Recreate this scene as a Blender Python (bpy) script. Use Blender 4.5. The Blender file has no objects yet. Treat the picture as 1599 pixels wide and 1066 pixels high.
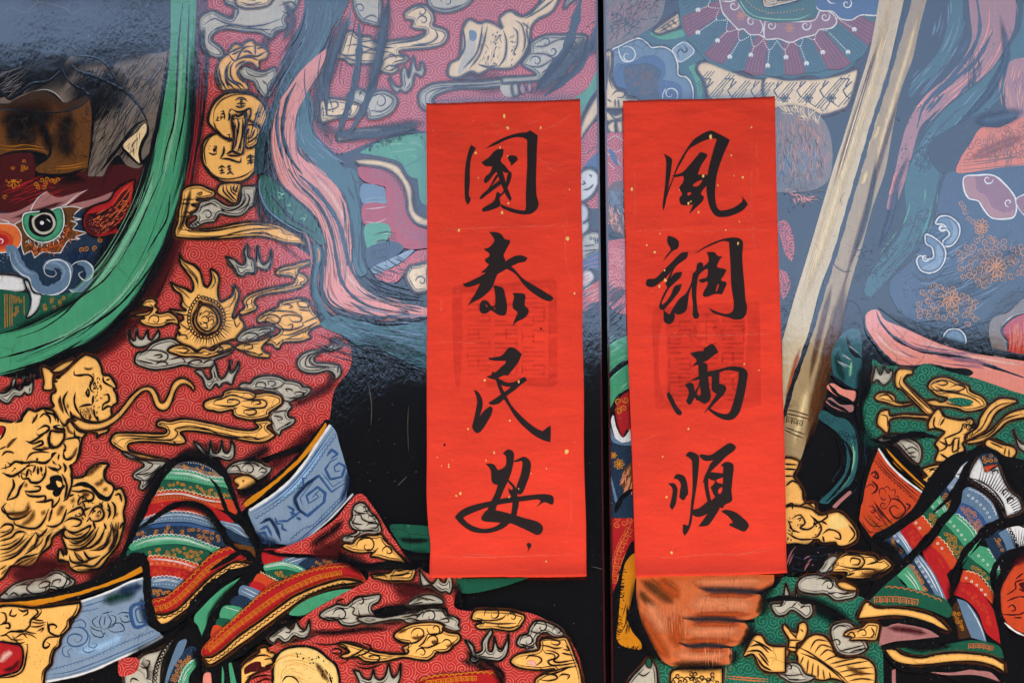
import bpy, math, random
from mathutils import Vector, Matrix
from mathutils.geometry import delaunay_2d_cdt
random.seed(7)
R = math.radians
scene = bpy.context.scene

# ------------------------------------------------------------------ camera
# One photograph pixel is 1 mm on the door; the photograph is rolled a little (the door gap leans).
ROLL = 0.0118
CR, SR = math.cos(ROLL), math.sin(ROLL)
Z0 = 1.45          # height of the picture's centre above the ground
DIST = 3.0
cam_d = bpy.data.cameras.new('camera')
cam = bpy.data.objects.new('camera', cam_d)
scene.collection.objects.link(cam)
LOW = 0.85         # the camera is held low and the picture shifted up, so the varnish mirrors the sky over the added far wall
cam.matrix_world = Matrix(((CR, SR, 0, -SR * LOW), (0, 0, -1, -DIST), (-SR, CR, 0, Z0 - CR * LOW), (0, 0, 0, 1)))
cam_d.shift_y = LOW / 1.599
cam_d.sensor_width = 36
cam_d.lens = 36 * DIST / 1.599
cam_d.clip_start = 0.05
cam_d.clip_end = 3000
scene.camera = cam

# ------------------------------------------------------------------ sky, sun, exposure
SUN_EL, SUN_AZ = R(73), R(205)     # a high sun in front: an unseen porch roof shades the door, an added pale slab is lit
world = bpy.data.worlds.new('World')
scene.world = world
world.use_nodes = True
wn = world.node_tree
wn.nodes.clear()
sky = wn.nodes.new('ShaderNodeTexSky')
sky.sky_type = 'NISHITA'
sky.sun_disc = False
sky.sun_elevation = SUN_EL
sky.sun_rotation = SUN_AZ
sky.air_density = 1.0
sky.dust_density = 0.7
sky.ozone_density = 1.6
bg = wn.nodes.new('ShaderNodeBackground')
bg.inputs['Strength'].default_value = 0.15
wo = wn.nodes.new('ShaderNodeOutputWorld')
wn.links.new(sky.outputs[0], bg.inputs[0])
wn.links.new(bg.outputs[0], wo.inputs[0])
sun_d = bpy.data.lights.new('sun', 'SUN')
sun_d.energy = 4.6
sun_d.angle = R(0.5)
sun_d.color = (1, 0.95, 0.88)
sun = bpy.data.objects.new('sun', sun_d)
scene.collection.objects.link(sun)
to_sun = Vector((math.sin(SUN_AZ) * math.cos(SUN_EL), math.cos(SUN_AZ) * math.cos(SUN_EL), math.sin(SUN_EL)))
sun.rotation_euler = (-to_sun).to_track_quat('-Z', 'Y').to_euler()
sun.location = to_sun * 20
scene.view_settings.view_transform = 'Standard'
scene.view_settings.look = 'None'
scene.view_settings.gamma = 1
scene.view_settings.exposure = 1.6
scene.view_settings.use_white_balance = True      # the camera is balanced for open shade
scene.view_settings.white_balance_temperature = 6950
scene.view_settings.white_balance_tint = 10
scene.cycles.transparent_max_bounces = 48
scene.cycles.max_bounces = 6

# ------------------------------------------------------------------ materials
def lin(c):
    return tuple((v / 255 / 12.92 if v / 255 <= 0.04045 else ((v / 255 + 0.055) / 1.055) ** 2.4) for v in c) + (1.0,)

class NT:
    """small helper to write node trees"""
    def __init__(s, tree): s.t = tree
    def n(s, typ, ins=None, **props):
        nd = s.t.nodes.new(typ)
        for k, v in props.items(): setattr(nd, k, v)
        for k, v in (ins or {}).items():
            if isinstance(v, bpy.types.NodeSocket): s.t.links.new(v, nd.inputs[k])
            else: nd.inputs[k].default_value = v
        return nd
    def math(s, op, a, b=0.0, c=0.0, clamp=False):
        return s.n('ShaderNodeMath', {0: a, 1: b, 2: c}, operation=op, use_clamp=clamp).outputs[0]
    def ramp(s, v, a, b, x=0.0, y=1.0):
        return s.n('ShaderNodeMapRange', {0: v, 1: a, 2: b, 3: x, 4: y}).outputs[0]
    def mix(s, f, a, b, blend='MIX'):
        nd = s.n('ShaderNodeMix', None, data_type='RGBA', blend_type=blend)
        for k, v in ((0, f), (6, a), (7, b)):
            if isinstance(v, bpy.types.NodeSocket): s.t.links.new(v, nd.inputs[k])
            else: nd.inputs[k].default_value = v
        return nd.outputs[2]
    def noise(s, vec, scale, detail=3.0, rough=0.55, dist=0.0):
        return s.n('ShaderNodeTexNoise', {'Vector': vec, 'Scale': scale, 'Detail': detail, 'Roughness': rough, 'Distortion': dist}).outputs[0]
    def mapping(s, vec, scale=(1, 1, 1), loc=(0, 0, 0), rot=(0, 0, 0)):
        return s.n('ShaderNodeMapping', {'Vector': vec, 'Scale': scale, 'Location': loc, 'Rotation': rot}).outputs[0]

def lacquer_group():
    """painted and varnished wood: colour in, a glossy, brush-marked, slightly worn surface out"""
    g = bpy.data.node_groups.new('lacquer', 'ShaderNodeTree')
    for nm, st in (('Color', 'NodeSocketColor'), ('Wear', 'NodeSocketFloat'), ('Alpha', 'NodeSocketFloat'), ('Relief', 'NodeSocketFloat')):
        g.interface.new_socket(nm, in_out='INPUT', socket_type=st)
    g.interface.new_socket('Shader', in_out='OUTPUT', socket_type='NodeSocketShader')
    t = NT(g)
    gi = t.n('NodeGroupInput'); go = t.n('NodeGroupOutput')
    pos = t.n('ShaderNodeNewGeometry').outputs['Position']
    streak = t.noise(t.mapping(pos, (260, 1, 14)), 1.0, 3)
    mott = t.noise(pos, 55, 4, 0.6)
    big = t.noise(pos, 5, 3)
    v = t.math('MULTIPLY_ADD', streak, 0.30, 0.85)
    v = t.math('MULTIPLY', v, t.math('MULTIPLY_ADD', mott, 0.34, 0.83))
    v = t.math('MULTIPLY', v, t.math('MULTIPLY_ADD', big, 0.22, 0.89))
    col = t.mix(1.0, gi.outputs['Color'], t.n('ShaderNodeCombineColor', {0: v, 1: v, 2: v}).outputs[0], 'MULTIPLY')
    # chips and grime: specks of dark and of pale dust
    sp = t.noise(pos, 330, 2, 0.5)
    area = t.ramp(t.noise(pos, 9, 3), 0.41, 0.60)
    dark = t.math('MULTIPLY', t.ramp(sp, 0.63, 0.69), t.math('MULTIPLY', area, 0.75))
    col = t.mix(t.math('MULTIPLY', dark, gi.outputs['Wear']), col, lin((22, 18, 16)))
    sp2 = t.noise(t.mapping(pos, (1, 1, 1), (3.1, 0, 7.7)), 300, 2, 0.5)
    pale = t.math('MULTIPLY', t.ramp(sp2, 0.715, 0.75), t.math('MULTIPLY', gi.outputs['Wear'], 0.55))
    col = t.mix(pale, col, lin((190, 180, 165)))
    # hair cracks
    cr = t.n('ShaderNodeTexVoronoi', {'Vector': t.n('ShaderNodeVectorMath', {0: pos, 1: t.n('ShaderNodeVectorMath', {0: t.n('ShaderNodeTexNoise', {'Vector': pos, 'Scale': 40.0}).outputs[1], 1: (0.02, 0.02, 0.02)}, operation='MULTIPLY').outputs[0]}, operation='ADD').outputs[0], 'Scale': 17.0}, feature='DISTANCE_TO_EDGE').outputs[0]
    crk = t.math('MULTIPLY', t.ramp(cr, 0.006, 0.016, 1.0, 0.0), t.ramp(t.noise(pos, 6.5, 2), 0.50, 0.61))
    col = t.mix(t.math('MULTIPLY', t.math('MULTIPLY', crk, 0.7), gi.outputs['Wear']), col, lin((25, 20, 18)))
    # surface relief: brush marks, lumps of old varnish
    h = t.math('MULTIPLY', t.noise(t.mapping(pos, (150, 1, 45)), 1.0, 3, 0.6), 0.5)
    h = t.math('ADD', h, t.math('MULTIPLY', t.noise(pos, 24, 3), 1.3))
    lump = t.ramp(t.noise(t.mapping(pos, (190, 1, 85)), 1.0, 4, 0.65), 0.42, 0.75)
    h = t.math('ADD', h, t.math('MULTIPLY', t.math('MULTIPLY', lump, t.ramp(t.noise(pos, 3.2, 3), 0.42, 0.62)), 0.9))
    bump = t.n('ShaderNodeBump', {'Height': h, 'Strength': gi.outputs['Relief'], 'Distance': 0.0006})
    p = t.n('ShaderNodeBsdfPrincipled', {'Base Color': col, 'Roughness': 0.5, 'Specular IOR Level': 0.06, 'Coat Weight': 1.0,
            'Coat Roughness': 0.07, 'Coat IOR': 1.98, 'Normal': bump.outputs[0], 'Coat Normal': bump.outputs[0]})
    tr = t.n('ShaderNodeBsdfTransparent')
    mx = t.n('ShaderNodeMixShader', {0: gi.outputs['Alpha'], 1: tr.outputs[0], 2: p.outputs[0]})
    t.t.links.new(mx.outputs[0], go.inputs[0])
    return g
LACQUER = lacquer_group()

MATS = {}
def new_mat(name):
    m = bpy.data.materials.new(name); m.use_nodes = True; m.node_tree.nodes.clear()
    return m, NT(m.node_tree)

def finish(t, col, wear=0.6, alpha=1.0, relief=0.2):
    g = t.n('ShaderNodeGroup', None, node_tree=LACQUER)
    for k, v in (('Color', col), ('Wear', wear), ('Alpha', alpha), ('Relief', relief)):
        if isinstance(v, bpy.types.NodeSocket): t.t.links.new(v, g.inputs[k])
        else: g.inputs[k].default_value = v
    o = t.n('ShaderNodeOutputMaterial')
    t.t.links.new(g.outputs[0], o.inputs[0])

def paint(code, name, rgb, wear=0.6, soft=False, relief=0.2):
    m, t = new_mat(name)
    if soft:
        a = t.n('ShaderNodeAttribute', None, attribute_name='soft').outputs['Fac']
        pos = t.n('ShaderNodeNewGeometry').outputs['Position']
        st = t.noise(t.mapping(pos, (420, 1, 60)), 1.0, 2)
        a = t.math('MULTIPLY', a, t.math('MULTIPLY_ADD', st, 0.9, 0.55), clamp=True)
        finish(t, lin(rgb), wear, a)
    else:
        finish(t, lin(rgb), wear, 1.0, relief)
    MATS[code] = m

def swirl_paint(code, name, ground, line, scale, turns, width, wear=0.6):
    """brocade of packed little spirals, drawn cell by cell"""
    m, t = new_mat(name)
    pos = t.n('ShaderNodeNewGeometry').outputs['Position']
    sx = t.n('ShaderNodeSeparateXYZ', {0: pos})
    p2 = t.n('ShaderNodeCombineXYZ', {0: t.math('MULTIPLY', sx.outputs[0], scale), 1: t.math('MULTIPLY', sx.outputs[2], scale), 2: 0.0}).outputs[0]
    vo = t.n('ShaderNodeTexVoronoi', {'Vector': p2, 'Scale': 1.0, 'Randomness': 0.55}, voronoi_dimensions='2D', feature='F1')
    d = t.n('ShaderNodeVectorMath', {0: p2, 1: vo.outputs['Position']}, operation='SUBTRACT').outputs[0]
    ds = t.n('ShaderNodeSeparateXYZ', {0: d})
    ang = t.math('DIVIDE', t.math('ARCTAN2', ds.outputs[1], ds.outputs[0]), 2 * math.pi)
    rnd = t.n('ShaderNodeSeparateColor', {0: vo.outputs['Color']})
    sgn = t.math('MULTIPLY_ADD', t.math('GREATER_THAN', rnd.outputs[0], 0.5), 2.0, -1.0)
    ph = t.math('ADD', t.math('MULTIPLY', vo.outputs['Distance'], turns), t.math('MULTIPLY', ang, sgn))
    ph = t.math('ADD', ph, rnd.outputs[1])
    fr = t.math('ABSOLUTE', t.math('SUBTRACT', t.math('FRACT', ph), 0.5))
    f = t.ramp(fr, width * 0.5, width, 1.0, 0.0)
    f = t.math('MULTIPLY', f, t.ramp(t.noise(pos, 40, 3), 0.25, 0.6, 0.55, 1.0))
    col = t.mix(f, lin(ground), lin(line))
    finish(t, col, wear)
    MATS[code] = m

def soft_of(code, name, rgb):
    paint(code, name, rgb, 0.4, soft=True)

# plain paints: the code letter is used in the drawings below
paint('k', 'black_lacquer', (10, 8, 8), 0.75, relief=0.26)
paint('E', 'aged_bronze_paint', (168, 142, 100))
paint('d', 'slate_blue_paint', (44, 64, 90))
paint('a', 'dark_red_pleat_paint', (122, 22, 28))
paint('x', 'blue_black_lacquer', (13, 14, 19), 0.3, relief=0.2)
paint('K', 'brown_black_outline', (20, 12, 8), 0.2)
paint('g', 'gold_paint', (252, 188, 100))
paint('G', 'pale_gold_paint', (240, 202, 124))
paint('y', 'ochre_paint', (208, 130, 22))
paint('w', 'grey_white_paint', (190, 183, 164))
paint('W', 'white_paint', (222, 222, 218))
paint('n', 'green_paint', (66, 152, 110))
paint('N', 'deep_green_paint', (22, 84, 62))
paint('t', 'teal_paint', (36, 86, 90))
paint('T', 'dark_teal_paint', (22, 52, 56))
paint('p', 'pink_paint', (226, 138, 120))
paint('P', 'dusty_pink_paint', (168, 112, 108))
paint('r', 'red_paint', (176, 30, 32))
paint('R', 'maroon_paint', (72, 16, 16))
paint('o', 'orange_red_paint', (200, 70, 34))
paint('O', 'orange_paint', (222, 108, 50))
paint('b', 'light_blue_paint', (126, 148, 168))
paint('B', 'blue_paint', (48, 82, 128))
paint('D', 'dark_blue_paint', (30, 50, 70))
paint('s', 'steel_blue_paint', (94, 122, 146))
paint('u', 'brown_paint', (104, 62, 22))
paint('U', 'dark_brown_paint', (62, 38, 20))
paint('e', 'taupe_paint', (118, 104, 92))
paint('h', 'skin_paint', (204, 104, 56))
paint('H', 'light_skin_paint', (226, 146, 106))
paint('m', 'mint_paint', (128, 190, 150))
paint('c', 'cream_paint', (238, 208, 160))
paint('v', 'mauve_paint', (140, 84, 96))
paint('V', 'bamboo_paint', (206, 184, 140))
swirl_paint('q', 'red_spiral_brocade', (186, 42, 38), (222, 136, 120), 46, 5.0, 0.14)
swirl_paint('Q', 'green_spiral_brocade', (20, 92, 72), (66, 150, 118), 58, 3.4, 0.15)
soft_of('1', 'soft_black_shade', (12, 10, 10))
soft_of('2', 'soft_maroon_shade', (70, 14, 16))
soft_of('3', 'soft_white_light', (225, 225, 220))
soft_of('4', 'soft_green_light', (120, 190, 150))
soft_of('5', 'soft_brown_shade', (92, 52, 18))
soft_of('6', 'soft_blue_light', (150, 185, 215))
soft_of('7', 'soft_pink_light', (236, 176, 160))
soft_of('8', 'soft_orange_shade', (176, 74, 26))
soft_of('9', 'soft_blue_shade', (24, 44, 74))
soft_of('0', 'soft_bamboo_light', (232, 206, 150))
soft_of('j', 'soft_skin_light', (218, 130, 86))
soft_of('z', 'soft_ochre_glow', (120, 56, 16))
soft_of('l', 'soft_grey_shade', (88, 82, 72))
soft_of('f', 'soft_slate_line', (46, 40, 44))
soft_of('i', 'soft_dark_green_shade', (10, 50, 40))

# ------------------------------------------------------------------ drawing on the door
def W(px, py):
    dx, dz = (px - 799.5) / 1000, (533 - py) / 1000
    return dx * CR + dz * SR, -dx * SR + dz * CR + Z0

TILES = {'.': (0, 0, 1.0)}
for r_, oy in enumerate((0, 267, 533, 799)):
    for c_, ox in enumerate((0, 400, 800, 1199)):
        TILES['abcdefghijklmnop'[r_ * 4 + c_]] = (ox, oy, 3.9925)
for k_, oy in zip('ABCD', (190, 355, 535, 695)): TILES[k_] = (700, oy, 6.661)
for k_, oy in zip('EFGH', (190, 360, 525, 690)): TILES[k_] = (1000, oy, 6.661)

def pts_of(tile, txt):
    ox, oy, s = TILES[tile]
    out = []
    for tok in txt.split():
        c = tok.endswith('!')
        x, y = tok.rstrip('!').split(',')
        out.append((ox + float(x) / s, oy + float(y) / s, c))
    return out

def catmull(p0, p1, p2, p3, n):
    res = []
    for i in range(n):
        u = i / n
        u2, u3 = u * u, u * u * u
        res.append(tuple(0.5 * (2 * b + (c - a) * u + (2 * a - 5 * b + 4 * c - d) * u2 + (3 * b - a - 3 * c + d) * u3)
                         for a, b, c, d in zip(p0, p1, p2, p3)))
    return res

def smooth(pts, closed, step=3.0):
    n = len(pts); out = []
    segs = n if closed else n - 1
    for i in range(segs):
        b, c = pts[i], pts[(i + 1) % n]
        a = pts[i - 1] if (closed or i > 0) else b
        d = pts[(i + 2) % n] if (closed or i + 2 < n) else c
        L = math.hypot(c[0] - b[0], c[1] - b[1])
        A = b[:2] if b[2] else a[:2]
        Dd = c[:2] if c[2] else d[:2]
        # keep overshoot down where neighbouring spans differ much in length
        la = math.hypot(b[0] - A[0], b[1] - A[1]); ld = math.hypot(c[0] - Dd[0], c[1] - Dd[1])
        if la > 1.6 * L and la > 0: f = 1.6 * L / la; A = (b[0] + (A[0] - b[0]) * f, b[1] + (A[1] - b[1]) * f)
        if ld > 1.6 * L and ld > 0: f = 1.6 * L / ld; Dd = (c[0] + (Dd[0] - c[0]) * f, c[1] + (Dd[1] - c[1]) * f)
        k = max(1, min(14, int(L / step + 0.6)))
        out += catmull(A, b[:2], c[:2], Dd, k)
    if not closed: out.append(pts[-1][:2])
    return out

CELL = 4
TOP = {}                       # height of paint so far, by 4 px cell
STEP = 0.000008
def cells_of(pts, r):
    s = set()
    for x, y in pts:
        for i in range(int((x - r) // CELL), int((x + r) // CELL) + 1):
            for j in range(int((y - r) // CELL), int((y + r) // CELL) + 1):
                s.add((i, j))
    return s

class Builder:
    """collects fills and strokes of one part; build() makes ONE mesh object of it"""
    def __init__(s, name, lift=None, clip=None):
        s.name, s.v, s.f, s.m, s.a, s.codes = name, [], [], [], [], []
        s.lift = lift
        s.clip = clip            # (low, high) world x: paint stops at the leaf's edge
        s.count = 0
    def mi(s, code):
        if code not in s.codes: s.codes.append(code)
        return s.codes.index(code)
    def put(s, P, F, code, alpha=None):
        o = len(s.v); k = s.mi(code)
        for i, (x, y, h) in enumerate(P):
            wx, wz = W(x, y)
            if s.lift: h += s.lift(x, y)
            if s.clip: wx = min(max(wx, s.clip[0]), s.clip[1])
            s.v.append((wx, -h, wz)); s.a.append(1.0 if alpha is None else alpha[i])
        for f in F: s.f.append(tuple(o + i for i in f)); s.m.append(k)
        s.count += 1
    def level(s, cells, extra):
        b = 0.0
        for c in cells:
            t = TOP.get(c, 0.0)
            if t > b: b = t
        b += STEP
        for c in cells: TOP[c] = b + extra
        return b
    def fill(s, code, loops, alpha=None):
        outer = loops[0]
        V, F = [], []
        for lp in loops:
            F.append(list(range(len(V), len(V) + len(lp))))
            V += [Vector(p) for p in lp]
        for f in F:
            ar = sum(V[f[i]].x * V[f[(i + 1) % len(f)]].y - V[f[(i + 1) % len(f)]].x * V[f[i]].y for i in range(len(f)))
            if ar < 0: f.reverse()
        ov, oe, of, _, _, ofo = delaunay_2d_cdt(V, [], F, 0, 1e-4)
        tris = [t for t, o in zip(of, ofo) if len(o) == 1 and o[0] == 0]
        cells = set()
        for t in tris:
            xs = [ov[i].x for i in t]; ys = [ov[i].y for i in t]
            bx0, bx1, by0, by1 = min(xs), max(xs), min(ys), max(ys)
            if bx1 - bx0 < 3 * CELL or by1 - by0 < 3 * CELL:
                for i in range(int(bx0 // CELL), int(bx1 // CELL) + 1):
                    for j in range(int(by0 // CELL), int(by1 // CELL) + 1): cells.add((i, j))
            else:
                (x1, y1), (x2, y2), (x3, y3) = ((ov[i].x, ov[i].y) for i in t)
                for j in range(int(by0 // CELL), int(by1 // CELL) + 1):
                    ya, yb = max(by0, j * CELL), min(by1, (j + 1) * CELL)
                    xs2 = []
                    for (ax, ay), (cx, cy) in (((x1, y1), (x2, y2)), ((x2, y2), (x3, y3)), ((x3, y3), (x1, y1))):
                        for yy in (ya, yb):
                            if min(ay, cy) <= yy <= max(ay, cy):
                                xs2.append(ax if ay == cy else ax + (cx - ax) * (yy - ay) / (cy - ay))
                                if ay == cy: xs2.append(cx)
                        for xx, yy in ((ax, ay),):
                            if ya <= yy <= yb: xs2.append(xx)
                    if xs2:
                        for i in range(int(min(xs2) // CELL), int(max(xs2) // CELL) + 1): cells.add((i, j))
        h = s.level(cells, 0.0)
        # image y runs down, so reverse the winding to face the camera
        s.put([(p.x, p.y, h) for p in ov], [tuple(t) for t in tris], code)
        return h
    def stroke(s, code, pts, w, prof='t', soft=False, closed=False, amp=1.0):
        n = len(pts)
        if n < 2: return
        L = [0.0]
        for i in range(1, n): L.append(L[-1] + math.hypot(pts[i][0] - pts[i - 1][0], pts[i][1] - pts[i - 1][1]))
        tot = L[-1] or 1.0
        ph = random.random() * 9
        P, F, A = [], [], []
        if code == 'K': w *= 1.4
        bead = 0.0 if soft else min(0.00003, w * 0.000008)
        cells = cells_of(pts, w / 2)
        h = s.level(cells, bead)
        for i, (x, y) in enumerate(pts):
            if closed: a, b = pts[i - 1], pts[(i + 1) % n]
            else: a, b = pts[max(0, i - 1)], pts[min(n - 1, i + 1)]
            tx, ty = b[0] - a[0], b[1] - a[1]
            l = math.hypot(tx, ty) or 1.0
            nx, ny = -ty / l, tx / l
            u = L[i] / tot
            k = 1.0
            if not closed:
                if prof == 't': k = min(1.0, 0.25 + 3.2 * min(u, 1 - u))
                elif prof == 'e': k = max(0.08, 1 - u) ** 0.6
                elif prof == 'b': k = max(0.08, u) ** 0.6
                elif prof == 'd': k = max(0.05, math.sin(math.pi * u)) ** 0.7
            if not soft: k *= 1 + 0.14 * math.sin(L[i] * 0.16 + ph) + 0.08 * math.sin(L[i] * 0.43 + 2 * ph)
            hw = w * k / 2
            P += [(x - nx * hw, y - ny * hw, h), (x, y, h + bead), (x + nx * hw, y + ny * hw, h)]
            al = 1.0
            if soft: al = amp * (min(1.0, 5 * min(u, 1 - u)) if prof != 'u' and not closed else 1.0)
            A += [0.0 if soft else 1.0, al, 0.0 if soft else 1.0]
        for i in range(n if closed else n - 1):
            j = (i + 1) % n
            for q in (0, 1):
                F.append((3 * i + q, 3 * j + q, 3 * j + q + 1, 3 * i + q + 1))
        s.put(P, F, code, A)
    def build(s, parent, origin):
        me = bpy.data.meshes.new(s.name)
        ox, oy, oz = origin
        me.from_pydata([(x - ox, y - oy, z - oz) for x, y, z in s.v], [], s.f)
        for c in s.codes: me.materials.append(MATS[c])
        me.polygons.foreach_set('material_index', s.m)
        me.polygons.foreach_set('use_smooth', [True] * len(s.f))
        at = me.attributes.new('soft', 'FLOAT', 'POINT')
        at.data.foreach_set('value', s.a)
        # face the camera (-y)
        me.update()
        me.calc_loop_triangles()
        flip = [p.index for p in me.polygons if p.normal.y > 0]
        if flip:
            import bmesh
            bm = bmesh.new(); bm.from_mesh(me); bm.faces.ensure_lookup_table()
            bmesh.ops.reverse_faces(bm, faces=[bm.faces[i] for i in flip])
            bm.to_mesh(me); bm.free()
        o = bpy.data.objects.new(s.name, me)
        scene.collection.objects.link(o)
        if parent: o.parent = parent
        return o

def inner_contour(B, lp, d=4.6):
    """the second, thinner line that runs inside the outline of the painted clouds"""
    n = len(lp)
    ar = sum(lp[i][0] * lp[(i + 1) % n][1] - lp[(i + 1) % n][0] * lp[i][1] for i in range(n)) / 2
    if abs(ar) < 700: return
    sg = 1 if ar > 0 else -1
    run = []
    for i in range(n + 1):
        a, p, b = lp[(i - 2) % n], lp[i % n], lp[(i + 2) % n]
        l = math.hypot(b[0] - a[0], b[1] - a[1]) or 1
        q = (p[0] - sg * (b[1] - a[1]) / l * d, p[1] + sg * (b[0] - a[0]) / l * d)
        ok = min(math.hypot(q[0] - r[0], q[1] - r[1]) for r in lp) > d * 0.86
        if ok: run.append(q)
        if (not ok or i == n) and run:
            if len(run) > 5: B.stroke('K', run, 1.05, 't')
            run = []
EDGE = {'g': '5', 'G': '5', 'c': '5', 'w': 'l', 'W': 'l', 'r': '2', 'o': '2', 'n': 'i', 's': '9'}
def draw(text, root, origin, lift=None, clip=None):
    """drawing language, one command a line:
    @part / @@sub_part  start a part (a child of the door leaf) or a sub-part of the last part; 'label: ...' may follow
    F code[:outlinecode,width] tile x,y x,y ... [| hole ...]      filled shape, '!' marks a sharp corner
    S code width[profile] tile x,y ...                            brush stroke; profile t e b d u, o = closed
    A code width tile x,y ...                                     soft (airbrushed) stroke
    C code width tile cx,cy r turns start dir                     spiral stroke
    X python_function args                                        procedural texture of strokes"""
    cur = None; star = False; last_part_obj = None
    def close():
        nonlocal cur, last_part_obj
        if cur and cur[0].v:
            o = cur[0].build(cur[1] if cur[1] else root, origin)
            if cur[1] is None: last_part_obj = o
            if cur[2]: o['label'] = cur[2]
        elif cur and cur[1] is None: last_part_obj = None
        cur = None
    for raw in text.strip().splitlines():
        ln = raw.strip()
        if not ln or ln.startswith('#'): continue
        if ln.startswith('@'):
            lab = None
            if 'label:' in ln: ln, lab = [q.strip() for q in ln.split('label:')]
            sub = ln.startswith('@@')
            close()
            star = ln.endswith('*')
            cur = (Builder(ln.strip('@ *'), lift=lift, clip=clip), last_part_obj if sub else None, lab)
            continue
        B = cur[0]
        op, rest = ln.split(None, 1)
        if op == 'F':
            if star and B.v:          # 'name*': every filled shape is a part of its own
                keep = cur[1]; close()
                cur = (Builder(B.name, lift=lift, clip=clip), keep, None); B = cur[0]
            spec, tile, body = rest.split(None, 2)
            code, _, ol = spec.partition(':')
            loops = [smooth(pts_of(tile, q), True) for q in body.split('|')]
            if ol and ol[0] == 'K':      # ochre glow round the outlined motifs, as the painter left it
                for lp in loops: B.stroke('z', lp[::2], float(ol[1:] or 2) * 1.6 + 7, soft=True, closed=True, amp=0.7)
            B.fill(code, loops)
            if ol and code in EDGE:      # shading brushed in along the outline
                for lp in loops: B.stroke(EDGE[code], lp[::2], 9.0, soft=True, closed=True, amp=0.55)
            if ol and ol[0] == 'K' and ('cloud' in B.name or 'ribbon' in B.name): inner_contour(B, loops[0])
            if ol:
                oc, ow = ol[0], float(ol[1:] or 2)
                for lp in loops: B.stroke(oc, lp, ow, closed=True)
        elif op in 'SA':
            code, wd, tile, body = rest.split(None, 3)
            prof = wd[-1] if wd[-1].isalpha() else 't'
            w = float(wd.rstrip('tebduo'))
            for q in body.split('|'):
                if code == 'K': B.stroke('5', smooth(pts_of(tile, q), prof == 'o', 5.0), w * 1.6 + 5, 't', soft=True, closed=(prof == 'o'), amp=0.32)
                B.stroke(code, smooth(pts_of(tile, q), prof == 'o', 6.0 if op == 'A' else 3.0), w, prof, soft=(op == 'A'), closed=(prof == 'o'))
        elif op == 'C':
            code, wd, tile, c, r, turns, st, d = rest.split()
            ox, oy, sc = TILES[tile]
            cx, cy = (float(q) for q in c.split(','))
            cx, cy, r, turns, st, d = ox + cx / sc, oy + cy / sc, float(r) / sc, float(turns), R(float(st)), float(d)
            n = max(8, int(turns * 16))
            pts = []
            for i in range(n + 1):
                u = i / n
                a = st + d * u * turns * 2 * math.pi
                rr = r * (1 - 0.88 * u)
                pts.append((cx + rr * math.cos(a), cy + rr * math.sin(a)))
            B.stroke(code, pts, float(wd))
        elif op == 'X':
            fn, *args = rest.split(None, 1)
            globals()['tx_' + fn](B, args[0] if args else '')
    close()
# ------------------------------------------------------------------ more tile origins and stroke textures
TILES.update(z1=(300, 50, 7.617), z2=(300, 180, 7.108), z3=(0, 540, 5.92), z4=(0, 710, 5.33), z5=(200, 370, 4.845),
             v1=(1360, 690, 5.611), v2=(1330, 860, 5.175), v3=(950, 880, 5.711), v4=(1200, 700, 5.33), z6=(370, 370, 4.847), z7=(300, 560, 6.15), z8=(260, 260, 6.15))

def inside(p, poly):
    x, y = p; c = False
    for i in range(len(poly)):
        x1, y1 = poly[i]; x2, y2 = poly[i - 1]
        if (y1 > y) != (y2 > y) and x < (x2 - x1) * (y - y1) / (y2 - y1) + x1: c = not c
    return c

def rand_in(poly, n, rng):
    xs = [p[0] for p in poly]; ys = [p[1] for p in poly]
    out = []; k = 0
    while len(out) < n and k < n * 40:
        k += 1
        p = (rng.uniform(min(xs), max(xs)), rng.uniform(min(ys), max(ys)))
        if inside(p, poly): out.append(p)
    return out

def resample(pts, step):
    out = [pts[0]]; acc = 0.0
    for a, b in zip(pts, pts[1:]):
        L = math.hypot(b[0] - a[0], b[1] - a[1])
        while L > 0 and acc + L >= step:
            t = (step - acc) / L
            a = (a[0] + (b[0] - a[0]) * t, a[1] + (b[1] - a[1]) * t)
            out.append(a); L = math.hypot(b[0] - a[0], b[1] - a[1]); acc = 0.0
        acc += L
    return out

def frames(pts, step):
    q = resample(pts, step); out = []
    for i, p in enumerate(q):
        a, b = q[max(0, i - 1)], q[min(len(q) - 1, i + 1)]
        l = math.hypot(b[0] - a[0], b[1] - a[1]) or 1
        out.append((p, ((b[0] - a[0]) / l, (b[1] - a[1]) / l)))
    return out

def tx_hair(B, s):
    """code width count length angle jitter bend tile polygon: loose hair or fur strokes inside a shape"""
    code, w, n, ln, ang, jit, bend, tile, body = s.split(None, 8)
    w, n, ln, ang, jit, bend = float(w), int(n), float(ln), R(float(ang)), R(float(jit)), R(float(bend))
    rng = random.Random(body)
    poly = [p[:2] for p in pts_of(tile, body)]
    for x, y in rand_in(poly, n, rng):
        a = ang + rng.gauss(0, 1) * jit
        b = bend * rng.uniform(-0.3, 1.2)
        l = ln * rng.uniform(0.5, 1.3) / 5
        pts = [(x, y)]
        for i in range(5):
            x += l * math.cos(a); y += l * math.sin(a); a += b / 5
            pts.append((x, y))
        B.stroke(code, pts, w * rng.uniform(0.6, 1.2), 'd')

def tx_scallop(B, s):
    """code width pitch height tile path: a scalloped lace line, bumps to the left of the path"""
    code, w, pitch, ht, tile, body = s.split(None, 5)
    pitch, ht = float(pitch), float(ht)
    for q in body.split('|'):
        fr = frames(smooth(pts_of(tile, q), False), pitch / 6)
        pts = []
        for i, (p, t) in enumerate(fr):
            k = abs(math.sin(math.pi * i / 6)) ** 0.7
            pts.append((p[0] + t[1] * ht * k, p[1] - t[0] * ht * k))
        B.stroke(code, pts, float(w), 'u')

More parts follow.
